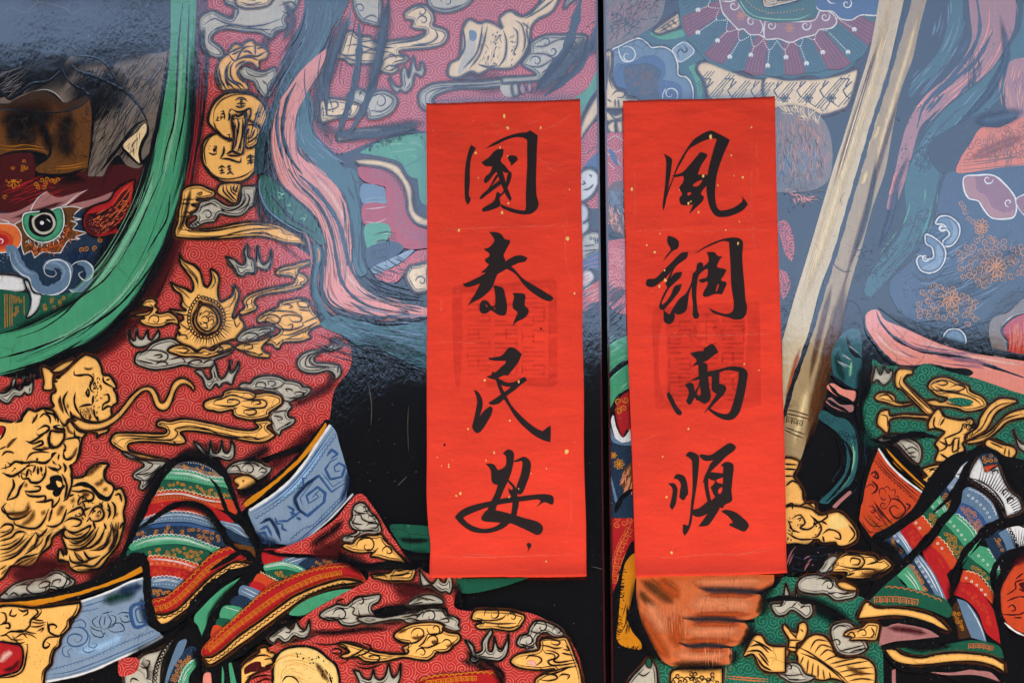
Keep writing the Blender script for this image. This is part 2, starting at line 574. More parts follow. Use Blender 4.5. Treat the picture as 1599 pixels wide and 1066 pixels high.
def tx_key(B, s):
    """code width size tile path: a meander (fret) along a path"""
    code, w, size, tile, body = s.split(None, 4)
    size = float(size)
    cell = [(0, 0), (0, 1), (.78, 1), (.78, .25), (.3, .25), (.3, .65), (.52, .65)]
    for q in body.split('|'):
        fr = frames(smooth(pts_of(tile, q), False), size)
        for i, (p, t) in enumerate(fr):
            B.stroke(code, [(p[0] + (u * t[0] + (v - .5) * t[1]) * size, p[1] + (u * t[1] - (v - .5) * t[0]) * size) for u, v in cell], float(w), 'u')

def blob(B, code, x, y, r, k=7):
    B.fill(code, [[(x + r * math.cos(2 * math.pi * i / k), y + r * math.sin(2 * math.pi * i / k)) for i in range(k)]])

def tx_dots(B, s):
    """code radius spacing tile path: a row of pearls"""
    code, r, sp, tile, body = s.split(None, 4)
    for q in body.split('|'):
        for p, t in frames(smooth(pts_of(tile, q), False), float(sp)): blob(B, code, p[0], p[1], float(r))

def tx_rings(B, s):
    """code width radius spacing tile path: a row of little rings"""
    code, w, r, sp, tile, body = s.split(None, 5)
    r = float(r)
    for q in body.split('|'):
        for p, t in frames(smooth(pts_of(tile, q), False), float(sp)):
            B.stroke(code, [(p[0] + r * math.cos(i * .785), p[1] + r * math.sin(i * .785)) for i in range(8)], float(w), closed=True)

def tx_curls(B, s):
    """code width count radius tile polygon: scattered little scroll tendrils"""
    code, w, n, r, tile, body = s.split(None, 5)
    rng = random.Random(body + code)
    poly = [p[:2] for p in pts_of(tile, body)]
    done = []
    r = float(r)
    for x, y in rand_in(poly, int(n) * 4, rng):
        if any(math.hypot(x - a, y - b) < r * 1.5 for a, b in done): continue
        if len(done) >= int(n): break
        done.append((x, y))
        a0 = rng.uniform(0, 6.28); d = rng.choice((-1, 1))
        pts = []
        for i in range(15):
            u = i / 14
            rr = r * (1 - .85 * u)
            a = a0 + d * u * 1.35 * 6.28
            pts.append((x + rr * math.cos(a), y + rr * math.sin(a)))
        tail = pts[0]
        tx, ty = -math.sin(a0) * -d, math.cos(a0) * -d
        pts = [(tail[0] + tx * r * 1.1, tail[1] + ty * r * 1.1), (tail[0] + tx * r * .5, tail[1] + ty * r * .5)] + pts
        B.stroke(code, pts, float(w), 't')

def tx_flower(B, s):
    """code width petals radius tile x,y: a small line flower"""
    code, w, n, r, tile, c = s.split(None, 5)
    (x, y, _), = pts_of(tile, c)
    r, n = float(r), int(n)
    for i in range(n):
        a = 6.283 * i / n
        px, py = x + .62 * r * math.cos(a), y + .62 * r * math.sin(a)
        rx, ry = .42 * r, .20 * r
        B.stroke(code, [(px + rx * math.cos(q) * math.cos(a) - ry * math.sin(q) * math.sin(a), py + rx * math.cos(q) * math.sin(a) + ry * math.sin(q) * math.cos(a))
                        for q in (k * .785 for k in range(8))], float(w), closed=True)
    blob(B, code, x, y, r * .16)

def tx_rays(B, s):
    """code width count tile cx,cy r0 r1 a0 a1: radiating lines"""
    code, w, n, tile, c, r0, r1, a0, a1 = s.split()
    ox, oy, sc = TILES[tile]
    (cx, cy, _), = pts_of(tile, c)
    r0, r1, a0, a1, n = float(r0) / sc, float(r1) / sc, R(float(a0)), R(float(a1)), int(n)
    for i in range(n):
        a = a0 + (a1 - a0) * i / (n - 1)
        k = random.uniform(.85, 1.1)
        B.stroke(code, [(cx + r * math.cos(a), cy + r * math.sin(a)) for r in (r0, (r0 + r1) / 2, r0 + (r1 - r0) * k)], float(w), 'e')

def tx_brush(B, s):
    """code width count spread tile path: a bundle of dry brush lines that follow a path"""
    code, w, n, spread, tile, body = s.split(None, 5)
    rng = random.Random(body)
    for q in body.split('|'):
        base = frames(smooth(pts_of(tile, q), False), 6.0)
        m = len(base)
        if m < 4: continue
        for _ in range(int(n)):
            o = rng.uniform(-.5, .5) * float(spread)
            a = rng.randint(0, max(0, m - 5)); b = min(m, a + rng.randint(4, max(5, m // 2)))
            dr = rng.uniform(-.1, .1) * float(spread)
            pts = [(p[0] - t[1] * (o + dr * i / m), p[1] + t[0] * (o + dr * i / m)) for i, (p, t) in enumerate(base[a:b])]
            if len(pts) > 2: B.stroke(code, pts, float(w) * rng.uniform(.5, 1.3), 'd')

def tx_brocade(B, s):
    """interlocked slanting bars and little flowers of the gilt shoulder band"""
    top = [(1085, 101), (1120, 104), (1150, 116), (1175, 124), (1240, 125), (1284, 124), (1319, 116), (1342, 110)]
    bot = [(1085, 135), (1100, 158), (1240, 164), (1266, 171), (1284, 178), (1312, 171), (1324, 164), (1342, 120)]
    def ip(T, x):
        for (a, b), (c, d) in zip(T, T[1:]):
            if a <= x <= c: return b + (d - b) * (x - a) / (c - a)
        return None
    def line(x0, y0, x1, y1, w=0.9):
        run = []
        for i in range(25):
            u = i / 24; x, y = x0 + (x1 - x0) * u, y0 + (y1 - y0) * u
            a, b = ip(top, x), ip(bot, x)
            if a is not None and a + 3 < y < b - 3: run.append((x, y))
            elif run:
                if len(run) > 2: B.stroke('K', run, w, 'u')
                run = []
        if len(run) > 2: B.stroke('K', run, w, 'u')
    for k in range(-2, 8):
        x = 1080 + k * 36
        for o in (0, 5, 10): line(x + o, 182, x + o + 62, 112)
        line(x + 22, 172, x + 40, 182); line(x + 34, 128, x + 20, 142, 1.3); line(x + 52, 124, x + 66, 124, 1.3); line(x + 20, 142, x + 26, 152, 1.3); line(x + 66, 124, x + 60, 136, 1.3)
        line(x + 24, 150, x + 50, 168); line(x + 50, 140, x + 28, 172)
        c = (x + 38, 154)
        a, b = ip(top, c[0]), ip(bot, c[0])
        if a is not None and a + 9 < c[1] < b - 9: tx_flower(B, f'K 0.9 6 7 . {c[0]},{c[1]}')
# ------------------------------------------------------------------ large structure
def box_mesh(name, lo, hi, bevel=0.0):
    import bmesh
    bm = bmesh.new()
    bmesh.ops.create_cube(bm, size=1)
    for v in bm.verts:
        v.co = Vector(((lo[i] + hi[i]) / 2 + v.co[i] * (hi[i] - lo[i]) for i in range(3)))
    if bevel: bmesh.ops.bevel(bm, geom=bm.edges[:], offset=bevel, segments=2, affect='EDGES')
    me = bpy.data.meshes.new(name); bm.to_mesh(me); bm.free()
    return me

def add(name, me, mat, parent=None, **props):
    o = bpy.data.objects.new(name, me); scene.collection.objects.link(o)
    me.materials.append(mat)
    if parent: o.parent = parent
    for k, v in props.items(): o[k] = v
    return o

def stone_mat(name, rgb, scale):
    m, t = new_mat(name)
    pos = t.n('ShaderNodeNewGeometry').outputs['Position']
    v = t.math('MULTIPLY_ADD', t.noise(pos, scale, 5, 0.6), 0.6, 0.7)
    col = t.mix(1.0, lin(rgb), t.n('ShaderNodeCombineColor', {0: v, 1: v, 2: v}).outputs[0], 'MULTIPLY')
    p = t.n('ShaderNodeBsdfPrincipled', {'Base Color': col, 'Roughness': 0.85})
    o = t.n('ShaderNodeOutputMaterial'); t.t.links.new(p.outputs[0], o.inputs[0])
    return m
STONE = stone_mat('dark_paving', (74, 70, 66), 3.0)
BOUNCE_STONE = stone_mat('pale_bounce_stone', (214, 202, 184), 5.0)
DARKWOOD = stone_mat('dark_timber', (58, 36, 28), 8.0)
WALLMAT = stone_mat('dark_backdrop', (34, 31, 29), 2.0)

# courtyard ground; the unseen porch roof is sized to shade the upper leaves
me = bpy.data.meshes.new('ground')
me.from_pydata([(-600, -900, 0), (600, -900, 0), (600, 300, 0), (-600, 300, 0)], [], [(0, 1, 2, 3)])
add('ground', me, STONE, kind='structure')
add('bounce_slab', box_mesh('bounce_slab', (-5, -1.9, 0.0), (5, 0.5, 0.1)), BOUNCE_STONE, kind='structure')  # pale slab added out of view to bounce sunlight onto the lower leaves
add('porch_shade_roof', box_mesh('porch_shade_roof', (-5, -0.6, 2.28), (5, 1.2, 2.5)), DARKWOOD, kind='structure')
# dark walls added behind the camera, out of view, to darken the varnish reflections
add('reflection_wall', box_mesh('reflection_wall', (-12, -5.6, 0), (12, -5.2, 2.92)), WALLMAT, kind='structure')
add('reflection_block', box_mesh('reflection_block', (-5, -5.19, 0), (-0.97, -4.9, 4.04)), WALLMAT, kind='structure')  # unseen block added to darken the left part of the reflections
add('gap_backing', box_mesh('gap_backing', (-6, 0.08, 0), (6, 0.4, 2.6)), WALLMAT, kind='structure')  # dark backing added behind the leaves, keeps the gap between them dark

GAP_X = W(944, 533)[0]
def empty(name, loc):
    o = bpy.data.objects.new(name, None); scene.collection.objects.link(o)
    o.location = loc; o.empty_display_size = 0.1
    return o
def leaf(label, x0, x1, cx):
    o = empty('door_leaf', (cx, 0, 0.12))
    o['label'] = label; o['category'] = 'door'
    b = add('board', box_mesh('board', (x0 - cx, 0.0, 0.0), (x1 - cx, 0.06, 2.14), 0.002), MATS['k'], o)
    return o
LEFT = leaf('left temple door leaf painted with green sash, fierce beast mask and red spiral robe', GAP_X - 1.28, GAP_X - 0.0045, GAP_X - 0.64)
RIGHT = leaf('right temple door leaf painted with gold rod, clenched hand and green robe', GAP_X + 0.0045, GAP_X + 1.28, GAP_X + 0.64)

# maroon painted edges where the two leaves meet
for lf, sx in ((LEFT, -1), (RIGHT, 1)):
    x = GAP_X + sx * 0.0045 - lf.location.x
    a, b = sorted((x + sx * 0.0004, x + sx * 0.0030))
    add('edge_strip', box_mesh('edge_strip', (a, -0.0032, 0.02), (b, 0.004, 2.12), 0.0006), MATS['R'], lf)
LCLIP = (-9, GAP_X - 0.0046)
RCLIP = (GAP_X + 0.0046, 9)
# ------------------------------------------------------------------ left leaf: beast mask, green sash, red robe
LO = tuple(LEFT.location)
LEFT_A = """
@red_robe
F q . -60,600 60,592 150,556 230,490 268,410 300,260 312,100 316,-60! 480,-60! 474,20 452,70 440,130 420,190 404,270 410,330 445,372 485,402 500,440 494,470 498,500 530,522 548,545 546,575 522,610 514,655 500,672 430,760 385,790 330,860 200,890 0,945 -60,950!
A 2 30 . 316,-20 314,100 303,240 280,370 240,460 170,545 60,600
A 1 16 . 470,0 448,90 430,160 408,260 405,330 440,380 490,420
A 2 34 . 320,40 400,30 460,20
A 2 22 . 400,100 420,60 450,40
A 2 40 . 20,900 90,880 160,880 220,850
A 2 30 . 410,740 460,700 505,660
A 2 26 . 270,715 330,700 370,720
A 2 24 . 520,560 515,600 480,620 450,640
@robe_fold
F K . 386,735 402,718 440,704 480,690 508,655 520,660 502,682 470,704 430,716 404,732
A 1 14 . 385,742 410,722 450,706 490,688 512,660
@beast_mask
F R e -100,-40! 900,-40! 800,220 640,420 500,300 300,250 -100,300!
F D e -100,300 200,270 500,240 800,330 780,460 660,640 480,860 -100,860
A 1 40 e 750,60 740,300 640,560 480,780
A 9 30 e 560,470 480,540 420,520
A 1 26 e 0,30 200,10 420,40 560,60
X hair r 0.9 30 40 -20 10 10 e 0,80 300,80 260,180 0,230
@@brow*
F P e -100,268 60,262 150,232 230,180 290,128! 360,165 460,140 545,118! 500,150 430,205 330,244 200,272 140,300 100,335 -100,310
A 2 8 e 60,300 160,270 300,225 420,185
S W 1.4 e 292,128 240,165 205,215 180,270 140,300 100,330 | 545,118 490,145 440,185 410,210 300,255 170,280
S 3 1.2 e 0,300 60,320 30,330
F P e 430,215 520,190 600,170 690,135 750,115! 700,170 600,205 520,232 470,240
S W 1.4 e 410,212 440,232 490,238 520,228
@@eye_fur
F u:W1.3 e 365,235 440,222 505,232! 455,285 510,300! 440,312! 482,328 455,362 545,385! 470,412 500,424! 430,432 400,470 378,510! 330,512 270,505 215,542! 195,500 150,522! 135,470 128,390 95,330
A 8 10 e 390,300 420,380 360,460 260,490 180,480
X hair O 0.9 60 9 90 40 10 e 150,440 400,430 430,350 500,385 400,480 220,520
X hair U 1.1 60 10 100 50 10 e 140,430 400,400 400,260 480,260 470,400 360,500 180,500
@@eye
F n:W1.6 e 150,270 215,255 300,250 375,228 398,280 395,350 365,405 310,440 250,445 195,420 155,375 140,320
F k e 262,238 320,245 350,290 352,340 325,390 275,412 220,400 185,365 178,320 190,275 225,285
F w e 265,262 315,268 345,310 342,350 310,385 265,396 222,375 202,340 200,300 225,278
F k e 268,270 310,280 330,315 325,352 298,375 262,380 232,365 216,335 216,305 235,285
F W e 262,310 274,318 274,330 262,338 250,330 250,318
S 3 1.4 e 290,300 305,310 315,320
X hair W 0.7 34 6 80 30 0 e 170,420 250,446 330,436 395,360 396,300 410,310 405,400 330,450 240,465 165,440
@@nose
F O:W1.5 e -100,330 10,328 80,335 120,370 135,425 115,475 70,500 0,510 -100,510
F o e -80,370 20,372 70,400 85,435 60,470 0,490 -80,490
F r e -60,400 20,398 55,430 40,458 0,470 -60,470
S W 1.6 e -20,430 10,425 20,440 5,455
@@ear
F r:k3 e 516,300 535,255 590,215 680,182 720,120 790,72 842,55! 832,150 820,235 780,310 735,350 760,390! 690,398! 620,416 555,392 520,345
F R e 530,300 580,262 640,250 700,220 740,170 700,240 760,140 800,120 800,230 720,330 660,380 600,400 545,370
A 1 8 e 640,400 720,350 790,280 820,180
S k 2.5 e 518,295 560,268 600,285 650,262 700,215
S O 0.9 e 700,210 760,130 820,75 | 720,230 790,140 830,90 | 740,260 800,170 830,110 | 700,310 770,230 815,160 | 600,270 660,240
X hair O 1.0 70 7 -30 20 0 e 560,300 650,270 760,180 800,200 760,310 680,380 600,400 550,360
X dots p 0.5 3.2 e 560,330 600,320 640,340 680,330 720,300 | 570,360 620,370 660,350 700,330 | 560,310 620,290 680,280 730,250
@@cheek_curl
S s 17u e 40,500 88,500 104,570 150,628 200,655 214,700 256,738 300,750 356,735 400,690 420,630 398,590 350,575 310,590 300,615
S s 12 e 440,740 490,745 545,700 560,620 530,580 480,580
S b 4 e 92,500 108,560 160,620 210,645
S W 1.8 e 62,500 72,570 130,640 182,668 200,722 240,760 310,774 380,756 428,708 440,640 420,582 370,555 310,562 276,600 286,645 330,660 352,640 340,618
S W 1.6 e 440,602 470,572 530,562 576,600 578,650 540,684 505,668 492,640 520,626 | 430,738 460,755 510,752
S b 3 e 300,580 340,572 390,600 400,640 370,700
X dots W 0.5 4 e 10,520 40,530 50,560 | 5,560 30,575 | 20,545 35,550
@@gold_flower
X curls y 1.0 4 4 e 480,440 640,430 660,480 580,520 490,500
@@tooth*
F W:k2.2 e -100,652 60,648 140,668 158,700 155,748 60,755 -100,748
F W:k2.4 e 150,680 180,690 205,755 258,772 256,815 232,868 192,908 160,918! 186,850 182,775
A 9 4 e 175,720 195,800 180,880
@@jaw
F N e -100,755 140,757 178,775 184,850 160,918 200,910 240,865 262,775 340,778 440,758 520,760 400,860 200,955 80,990 -100,1010
S y 0.9u e 30,770 32,980 | 44,768 46,975 | 62,770 62,970 | 75,770 76,965 | 150,780 152,900
X curls y 0.8 7 3 e 85,780 130,780 125,920 90,940
X curls y 0.8 8 3 e 270,800 400,780 380,840 280,880
A 1 22 e 480,780 380,870 220,950 60,1000
@@gold_flower
X flower y 0.9 8 12 e 85,60
X curls y 1.0 10 3.5 e 10,100 130,130 180,60 370,40 380,80 200,120 80,170 0,170
@hanging_hair
F e a -60,640 30,605 70,615 180,570 300,520 380,430 450,350 560,358 640,382 690,440 740,370 820,330 1030,290! 1075,290! 1030,480 1015,600 975,800 930,960 895,1020 860,1050 790,1030 740,968 700,1000 640,1100! 548,1100! 560,900 585,760 580,620 540,580 440,630 400,640 330,580 230,570 100,640
F k a -100,-60! 1075,-60! 1060,300 1000,330 820,340 740,380 700,420 640,382 560,358 450,350 380,430 300,520 180,575 70,615 30,600 -100,560!
A 1 30 a 380,560 420,460 520,380 700,360 1000,310
A 1 30 a 40,560 200,500 340,440 440,420
A 1 20 a 590,640 620,560 560,480 480,460
X hair k 0.9 260 34 118 9 14 a 600,560 760,380 1030,320 1000,600 900,720 880,900 640,1060 570,1050 590,760
X hair k 1.1 120 36 112 10 20 a 450,400 640,400 800,520 700,700 600,700 540,560
X hair e 0.7 90 30 150 14 -20 a 40,440 360,330 420,420 300,520 60,600
A 1 70 a 100,520 300,470 460,440
A 1 70 a 480,470 560,640 560,800
A 1 50 a 640,420 720,560 660,700
X hair k 0.6 26 40 115 25 50 a 900,540 1150,300 1140,700 950,900
S e 0.6 a 0,120 60,50 150,80 240,20 330,30 420,60 450,90 560,20
@hair_outline
S k 5 a 440,395 480,440 600,480 700,530 780,570 850,640 900,720 918,765
S k 3 a 440,350 560,355 640,385 700,460 770,560
S k 5 a 918,765 922,830 885,900 872,965 890,1010 932,958
S k 5 a 905,750 840,790 750,912 690,985 630,1070
S k 4 a 750,910 800,965 870,1032 | 870,1030 900,1010
S k 5 a -10,540 15,580 60,618 120,585 200,525 300,510 380,440
F c a 770,905 850,830 905,772 912,820 878,890 862,960 870,1018 815,965
X hair K 0.7 14 14 110 15 0 a 790,905 890,800 880,880 850,980
@brown_pouch
F u a -100,640 30,660 100,690 200,690 300,700 400,690 500,660 560,600 578,640 580,760 568,900 552,1010 535,1062 440,1080 330,1092 240,1075 222,1050 300,985 250,955 160,945 60,962 -100,990!
F R a -100,985 60,962 160,948 205,965 215,1000 222,1060 215,1120! -100,1120!
F U a -100,640 40,655 90,625 200,580 300,575 400,640 480,620 550,590 560,620 480,680 300,705 100,690 -100,690
A 5 40 a 100,720 250,700 420,690
A 1 26 a 240,760 300,880 310,960
A 1 60 a -20,760 160,740 360,720
A 1 60 a 20,820 140,840 250,860
A 1 40 a 440,690 400,860 440,1000
S k 4 a 545,1050 440,1082 330,1094 235,1078
S k 4 a 380,420 440,520 540,580 572,650 578,760 566,930 545,1070
S k 4 a 240,740 280,800 300,880 316,950 280,1000 220,1040 | -20,985 60,955 180,945 290,965
S k 3 a -20,690 120,690 260,705 440,690 560,610
S 3 0.8 a 220,570 280,560 340,580 400,640
X hair U 0.9 90 10 20 90 60 a 0,720 240,760 300,950 40,950
X hair U 0.9 110 12 60 40 90 a 300,720 560,640 560,980 330,1050
S y 0.9 a 0,905 80,915 160,905 280,925 | 0,930 100,935 200,930 290,945 | 330,1040 440,1035 540,1010 | 330,1055 440,1050 540,1030
X curls y 0.8 5 3 a 20,1020 180,1000 180,1066 20,1066
@green_sash
F n . 266,-60! 308,-60! 307,30 303,110 300,180 294,260 283,300 276,330 265,350 250,392 232,427 210,465 185,492 150,528 100,548 50,571 0,586 -60,600! -60,532 0,522 50,507 110,475 140,447 163,415 185,382 208,342 222,300 236,250 248,200 257,150 266,80
A 4 20 . 245,240 230,310 200,370 160,430 110,480
A 4 14 . 285,40 280,140 268,220 250,300
A 4 12 . 250,370 215,430 170,480 110,520 30,555
A i 10 . 300,60 296,180 284,270 262,330
A 1 12 . 308,-20 306,60 303,140 298,220 288,290 270,350 240,420 195,488 130,540 50,575 -20,600
A 1 6 . 263,80 254,160 240,240 224,300 200,352 165,415 120,468 60,505 -20,530
@@fold_line
S k 3 a 1140,20 1120,200 1110,340 1105,500 1085,760 1040,920 1008,1080
S k 3 a 1180,30 1168,400 1150,700 1100,960 1080,1080
S k 4 a 1050,310 1015,560 980,760 930,980 915,1066
S k 2.5 e 1020,0 940,180 840,400 740,560 640,690 500,790 390,900 250,990 100,1040
S k 2.5 e 1062,140 1040,300 970,420 915,512
S k 3 e 1150,40 1080,300 1000,500 890,670 740,840 600,950 480,1040
S k 2.5 e 860,700 760,820 600,940 470,1010 340,1090
S k 3 i 0,105 120,75 260,30 400,-30
S k 3.5 i -10,205 120,170 280,120 400,60 520,-10
S k 2 e 960,0 900,160 800,360 690,520
X brush i 0.7 26 30 . 300,20 297,150 286,250 262,330 235,400 190,470 120,525 20,570
X brush m 0.6 22 34 . 268,100 258,180 240,270 215,340 170,415 110,475
@maroon_edge
F R . 308,-60! 325,-60! 322,100 312,220 300,290 292,330 276,372 266,376 284,320 298,260 304,150
X brush r 0.7 30 12 . 316,-20 314,100 306,220 290,320
S k 4 a 1300,100 1300,320 1285,560 1250,820 1195,1090
S k 5 a 1220,300 1235,420 1215,640 1190,900 1160,1080
S k 4 e 1215,-10 1180,120 1140,250 1100,370 1030,520 960,640
@grey_cloud
F w:K1.6 . 312,30 330,18 345,24 362,30 366,12 352,4 350,-30! 470,-60! 466,4 445,30 448,44 430,50 424,60 405,52 380,50 352,46 336,52 330,64 345,76 350,88 335,90 318,78 314,56
S K 1.5 . 318,40 335,30 350,36 380,42 410,40 440,30 | 330,50 360,40 400,46 430,48 | 435,10 455,4 462,14 450,22 440,18 | 350,-5 352,8 372,16 368,30
A 1 14 . 320,40 316,70 330,95
A 1 16 . 440,0 456,30 440,70
@gold_cloud
F c:K1.5 . 368,2 385,-20 430,-20 424,4 410,12 385,14 372,10
S K 1.2 . 375,4 390,8 410,4 | 380,-2 400,2
@grey_cloud
F w:K1.6 . 372,108 385,104 398,110 412,112 430,106 432,122 422,136 425,148 412,152 402,140 396,128 380,122
S K 1.2 . 384,108 388,116 402,120 420,118 | 410,126 418,134
@coin_pendant
F g:K2 z1 395,705 340,690 295,600 285,500 330,350 400,285 435,265 445,220 520,145 590,170 650,120 690,108 735,115 745,150 830,165 870,200 905,240 905,290 870,330 810,345 800,430 780,440 745,400 700,370 640,372 580,420 540,490 570,560 640,610 675,650 670,690 600,705 500,690
@@tassel_line
S K 2 z1 435,265 480,330 520,350 560,280 600,210 660,180 740,175 | 520,350 600,310 700,310 800,350 | 560,330 640,290 720,290 780,295 860,250 900,235 | 430,265 520,215 610,185 | 470,280 570,230 | 750,150 755,280 | 770,210 830,190 870,205 | 600,250 660,235 720,270
S K 2 z1 500,360 460,430 460,520 500,590 580,630 640,690 | 470,350 415,430 400,520 430,610 520,690 | 450,360 420,450 430,560 540,640 600,700 | 320,430 340,560 390,660 420,700 | 400,440 400,560 440,680 | 310,470 310,560 360,690 | 640,350 560,380 510,440
@@coin
F g:K3 z2 110,390 130,300 200,230 300,200 440,200 560,260 680,330 722,380 715,540 690,640 600,720 480,755 370,750 260,700 160,600 115,500
S K 1.4 z2 160,560 140,460 140,360 190,265 240,230 | 160,560 230,660 340,710 470,705 600,665 700,580
S K 1.6 z2 180,370 200,385 | 190,340 210,350 | 185,420 230,440 280,430 | 235,350 270,350 265,380 270,420 | 235,370 240,415 | 240,385 268,385 | 250,360 252,415
S K 1.6 z2 290,600 330,565 370,590 | 300,620 360,615 | 300,650 370,640 | 330,570 335,650 | 385,580 435,565 | 390,610 440,595 | 410,550 420,620 465,670 | 385,660 430,630
S K 1.6 z2 600,490 640,450 700,470 | 620,470 680,480 | 610,510 690,500 | 650,430 655,560 | 630,530 690,525 | 610,550 640,520
S K 2.4 z2 355,345 350,420 310,490 | 320,490 400,490 510,525 540,520 545,470 | 380,440 450,400 520,390 | 390,450 530,460
@@coin
F g:K3 z1 190,1066 210,960 270,840 380,750 500,720 640,722 760,770 850,850 890,940 895,1066! 880,1200 800,1250 600,1300 520,1290 400,1270 280,1180 220,1120
S K 1.3 z1 255,1066 270,930 350,820 480,760 600,745 720,765 830,850 880,950 | 255,1066 290,1160 360,1230
S K 1.7 z1 510,825 560,790 610,790 660,835 | 560,810 620,810 | 570,835 610,830 | 530,860 640,855 | 585,800 585,900 | 515,885 570,905 640,880 | 545,870 560,890 | 620,865 605,890
S K 1.6 z1 300,970 310,990 | 290,1010 315,1020 290,1060 330,1060 | 340,960 375,945 380,970 340,985 | 340,990 385,985 385,1050 | 345,1000 345,1060 | 345,1020 380,1020
S K 1.6 z1 770,960 830,965 | 740,1000 770,975 800,1000 760,1030 | 800,970 790,1020 820,1010
S K 1.4 z2 390,225 430,220 | 400,260 445,255 | 380,280 450,275 | 415,220 415,300 | 390,300 440,290
@@ribbon_knot
F g:K2.2 z2 600,60 640,70 750,130 760,170 740,290 690,350 620,370 590,330 600,250 590,150
S K 2 z2 600,130 660,110 740,140 | 700,160 660,250 600,260 | 640,160 600,230 | 750,200 690,270 610,320 | 600,200 640,150
F g:K2.4 z2 445,40 480,10 520,20 600,-20 590,150 580,330 560,430 530,440 450,400! 470,250 450,120
S K 2.2 z2 490,30 520,100 500,250 470,390 | 560,40 570,150 540,320 500,430 | 450,60 470,160 460,300
S K 2.2 z1 470,920 540,960 620,950 690,920 700,1000 680,1066 | 440,960 470,920 | 440,960 450,1020 430,1066 | 480,990 500,1066 | 620,970 640,1066
@@tassel_tail
F g:K2 z2 320,770 540,765 520,880 495,985! 440,975 370,930 280,860
S K 1.8 z2 350,780 350,850 480,975 | 380,775 390,840 495,960 | 430,780 440,850 500,900 | 470,775 460,830 510,860 | 510,780 480,870
@gold_cloud
F g:K2 z8 160,230 230,190 330,185 400,215 460,240 470,260 440,300 340,320 280,320 330,345 300,360 240,370 300,400 270,430 230,440 240,480 200,500 190,560 230,600 330,605 500,590 650,555 820,535 960,545 1090,570 1180,620 1290,660 1330,700 1340,760 1290,745 1180,740 1090,720 1030,700 940,680 820,675 640,690 480,700 300,700 170,690 90,680! 80,620 110,530 120,430 140,330
S K 1.3 z8 100,590 200,615 400,620 600,595 800,560 950,560 1060,590 | 110,680 300,690 500,680 660,640 800,610 960,600 1090,600 1130,650 1200,660 | 800,640 950,640 1010,670 1020,690
S K 1.3 z8 285,270 340,250 340,270 290,280 | 280,300 360,310 440,290 | 150,320 270,320 | 130,360 240,360 | 120,480 180,490 230,460 200,440 160,450
A 1 10 z8 240,190 200,380 150,560 100,680
A 1 10 z8 1180,600 1290,680 1340,760
@grey_cloud
F w:K1.6 z8 330,345 400,330 450,310 500,330 560,370 640,385 700,350 720,290 720,220 740,195 860,190! 870,350 800,400 770,440 700,480 600,480 510,460 470,530 380,545 340,560 270,595 220,580 240,545 290,510 290,480 240,465 290,430 310,390
S K 1.5 z8 500,400 440,360 380,375 320,400 | 720,270 760,290 740,360 650,420 570,425 510,390 | 760,260 800,300 770,380 680,430 | 520,410 560,430
C K 1.5 z8 395,470 55 1.1 200 1
S K 1.3 z8 240,550 270,590 | 265,540 300,580 | 290,525 330,565 | 510,450 500,490 460,520
A 1 12 z8 870,200 860,300 830,400
@flame_jewel
F g:K2.4 z5 388,125! 420,180 500,215 545,265 560,320 575,365 600,380 630,330 630,280 620,240! 670,270 690,320 680,390 685,450 700,490 740,475 790,440 800,390 792,355! 830,400 840,450 815,520 790,600 800,620 840,575! 850,620 870,640 880,680 850,725 820,765 770,780 720,800 660,820 620,840 580,850 520,865 470,840 400,815 360,780 370,730 400,740 370,700 390,690 380,650 420,620 400,590 340,580 315,545! 370,555 440,555 400,520 410,470 395,430 350,400 320,340! 370,370 430,390 480,415 495,370 480,320 430,250 395,195
S K 1.2 z5 400,180 470,250 520,310 530,390 | 440,240 500,300 530,360 | 640,270 660,340 620,400 | 810,400 810,460 760,540 | 800,620 820,680 850,640 | 350,370 420,420 470,470 | 400,440 430,510 470,540 | 330,560 420,590 470,590 | 390,650 440,690 480,700 | 370,750 430,740 450,770 420,770
X rays K 0.9 22 z5 595,620 145 205 150 -30
X rays K 0.9 16 z5 600,620 140 210 20 120
@@jewel_bead
X rings K 1.3 2.6 5.4 z5 535,450 480,530 460,620 480,700 540,750 620,755 690,710 725,630 715,560 670,500 600,470 545,455
F g:K2.6 z5 542,488! 560,505 640,525 690,580 705,640 680,700 640,725 590,740 530,710 495,650 500,590 530,540
F g:K1.8 z5 555,520 620,535 665,590 675,650 640,690 600,715 550,690 520,640 525,590
S K 1.2 z5 560,590 590,560 620,580 590,600 | 550,620 580,600 610,620 600,650 560,640 | 610,640 640,620 650,650 620,670 | 560,660 590,650 600,690 560,680 | 600,610 640,600 655,620 | 540,640 560,670 | 620,560 650,590 | 540,600 560,570
@gold_cloud
F g:K2 z5 100,520 130,475 190,470 220,505 200,520 230,550 210,575 260,580 310,570 370,610 380,660 330,650 290,665 250,680 180,680 110,660 90,625 130,615 100,600 20,600 80,580 140,570 180,540 130,530
C K 1.5 z5 205,630 50 1.1 160 1
S K 1.4 z5 280,630 360,625 | 275,655 340,650 | 160,500 190,540 150,590 60,600
A 1 12 z5 20,560 80,520 140,480
A 2 7 z5 130,560 170,560 190,520
@grey_cloud
F w:K2 z5 5,700 25,770 55,785 62,690! 80,760 110,775 150,700! 155,770 180,780 232,705! 235,760 180,800 120,830 60,832 15,790
@grey_cloud
F w:K2 z5 50,930 70,880 130,860 180,810 250,780 340,772 440,830 640,900 760,830 800,850 760,890 650,935 660,960 620,985 520,990 420,970 330,990 200,1005 100,980 60,960
S K 1.5 z5 80,900 140,860 240,860 300,890 290,930 240,945 130,920 | 190,900 250,890 260,905 220,920 | 60,930 140,950 200,960 | 205,970 250,940 300,960 270,985 | 310,930 400,910 430,940 420,960 | 450,950 520,930 560,945 520,960 | 440,980 480,940 | 560,960 620,930 650,935
@gold_cloud
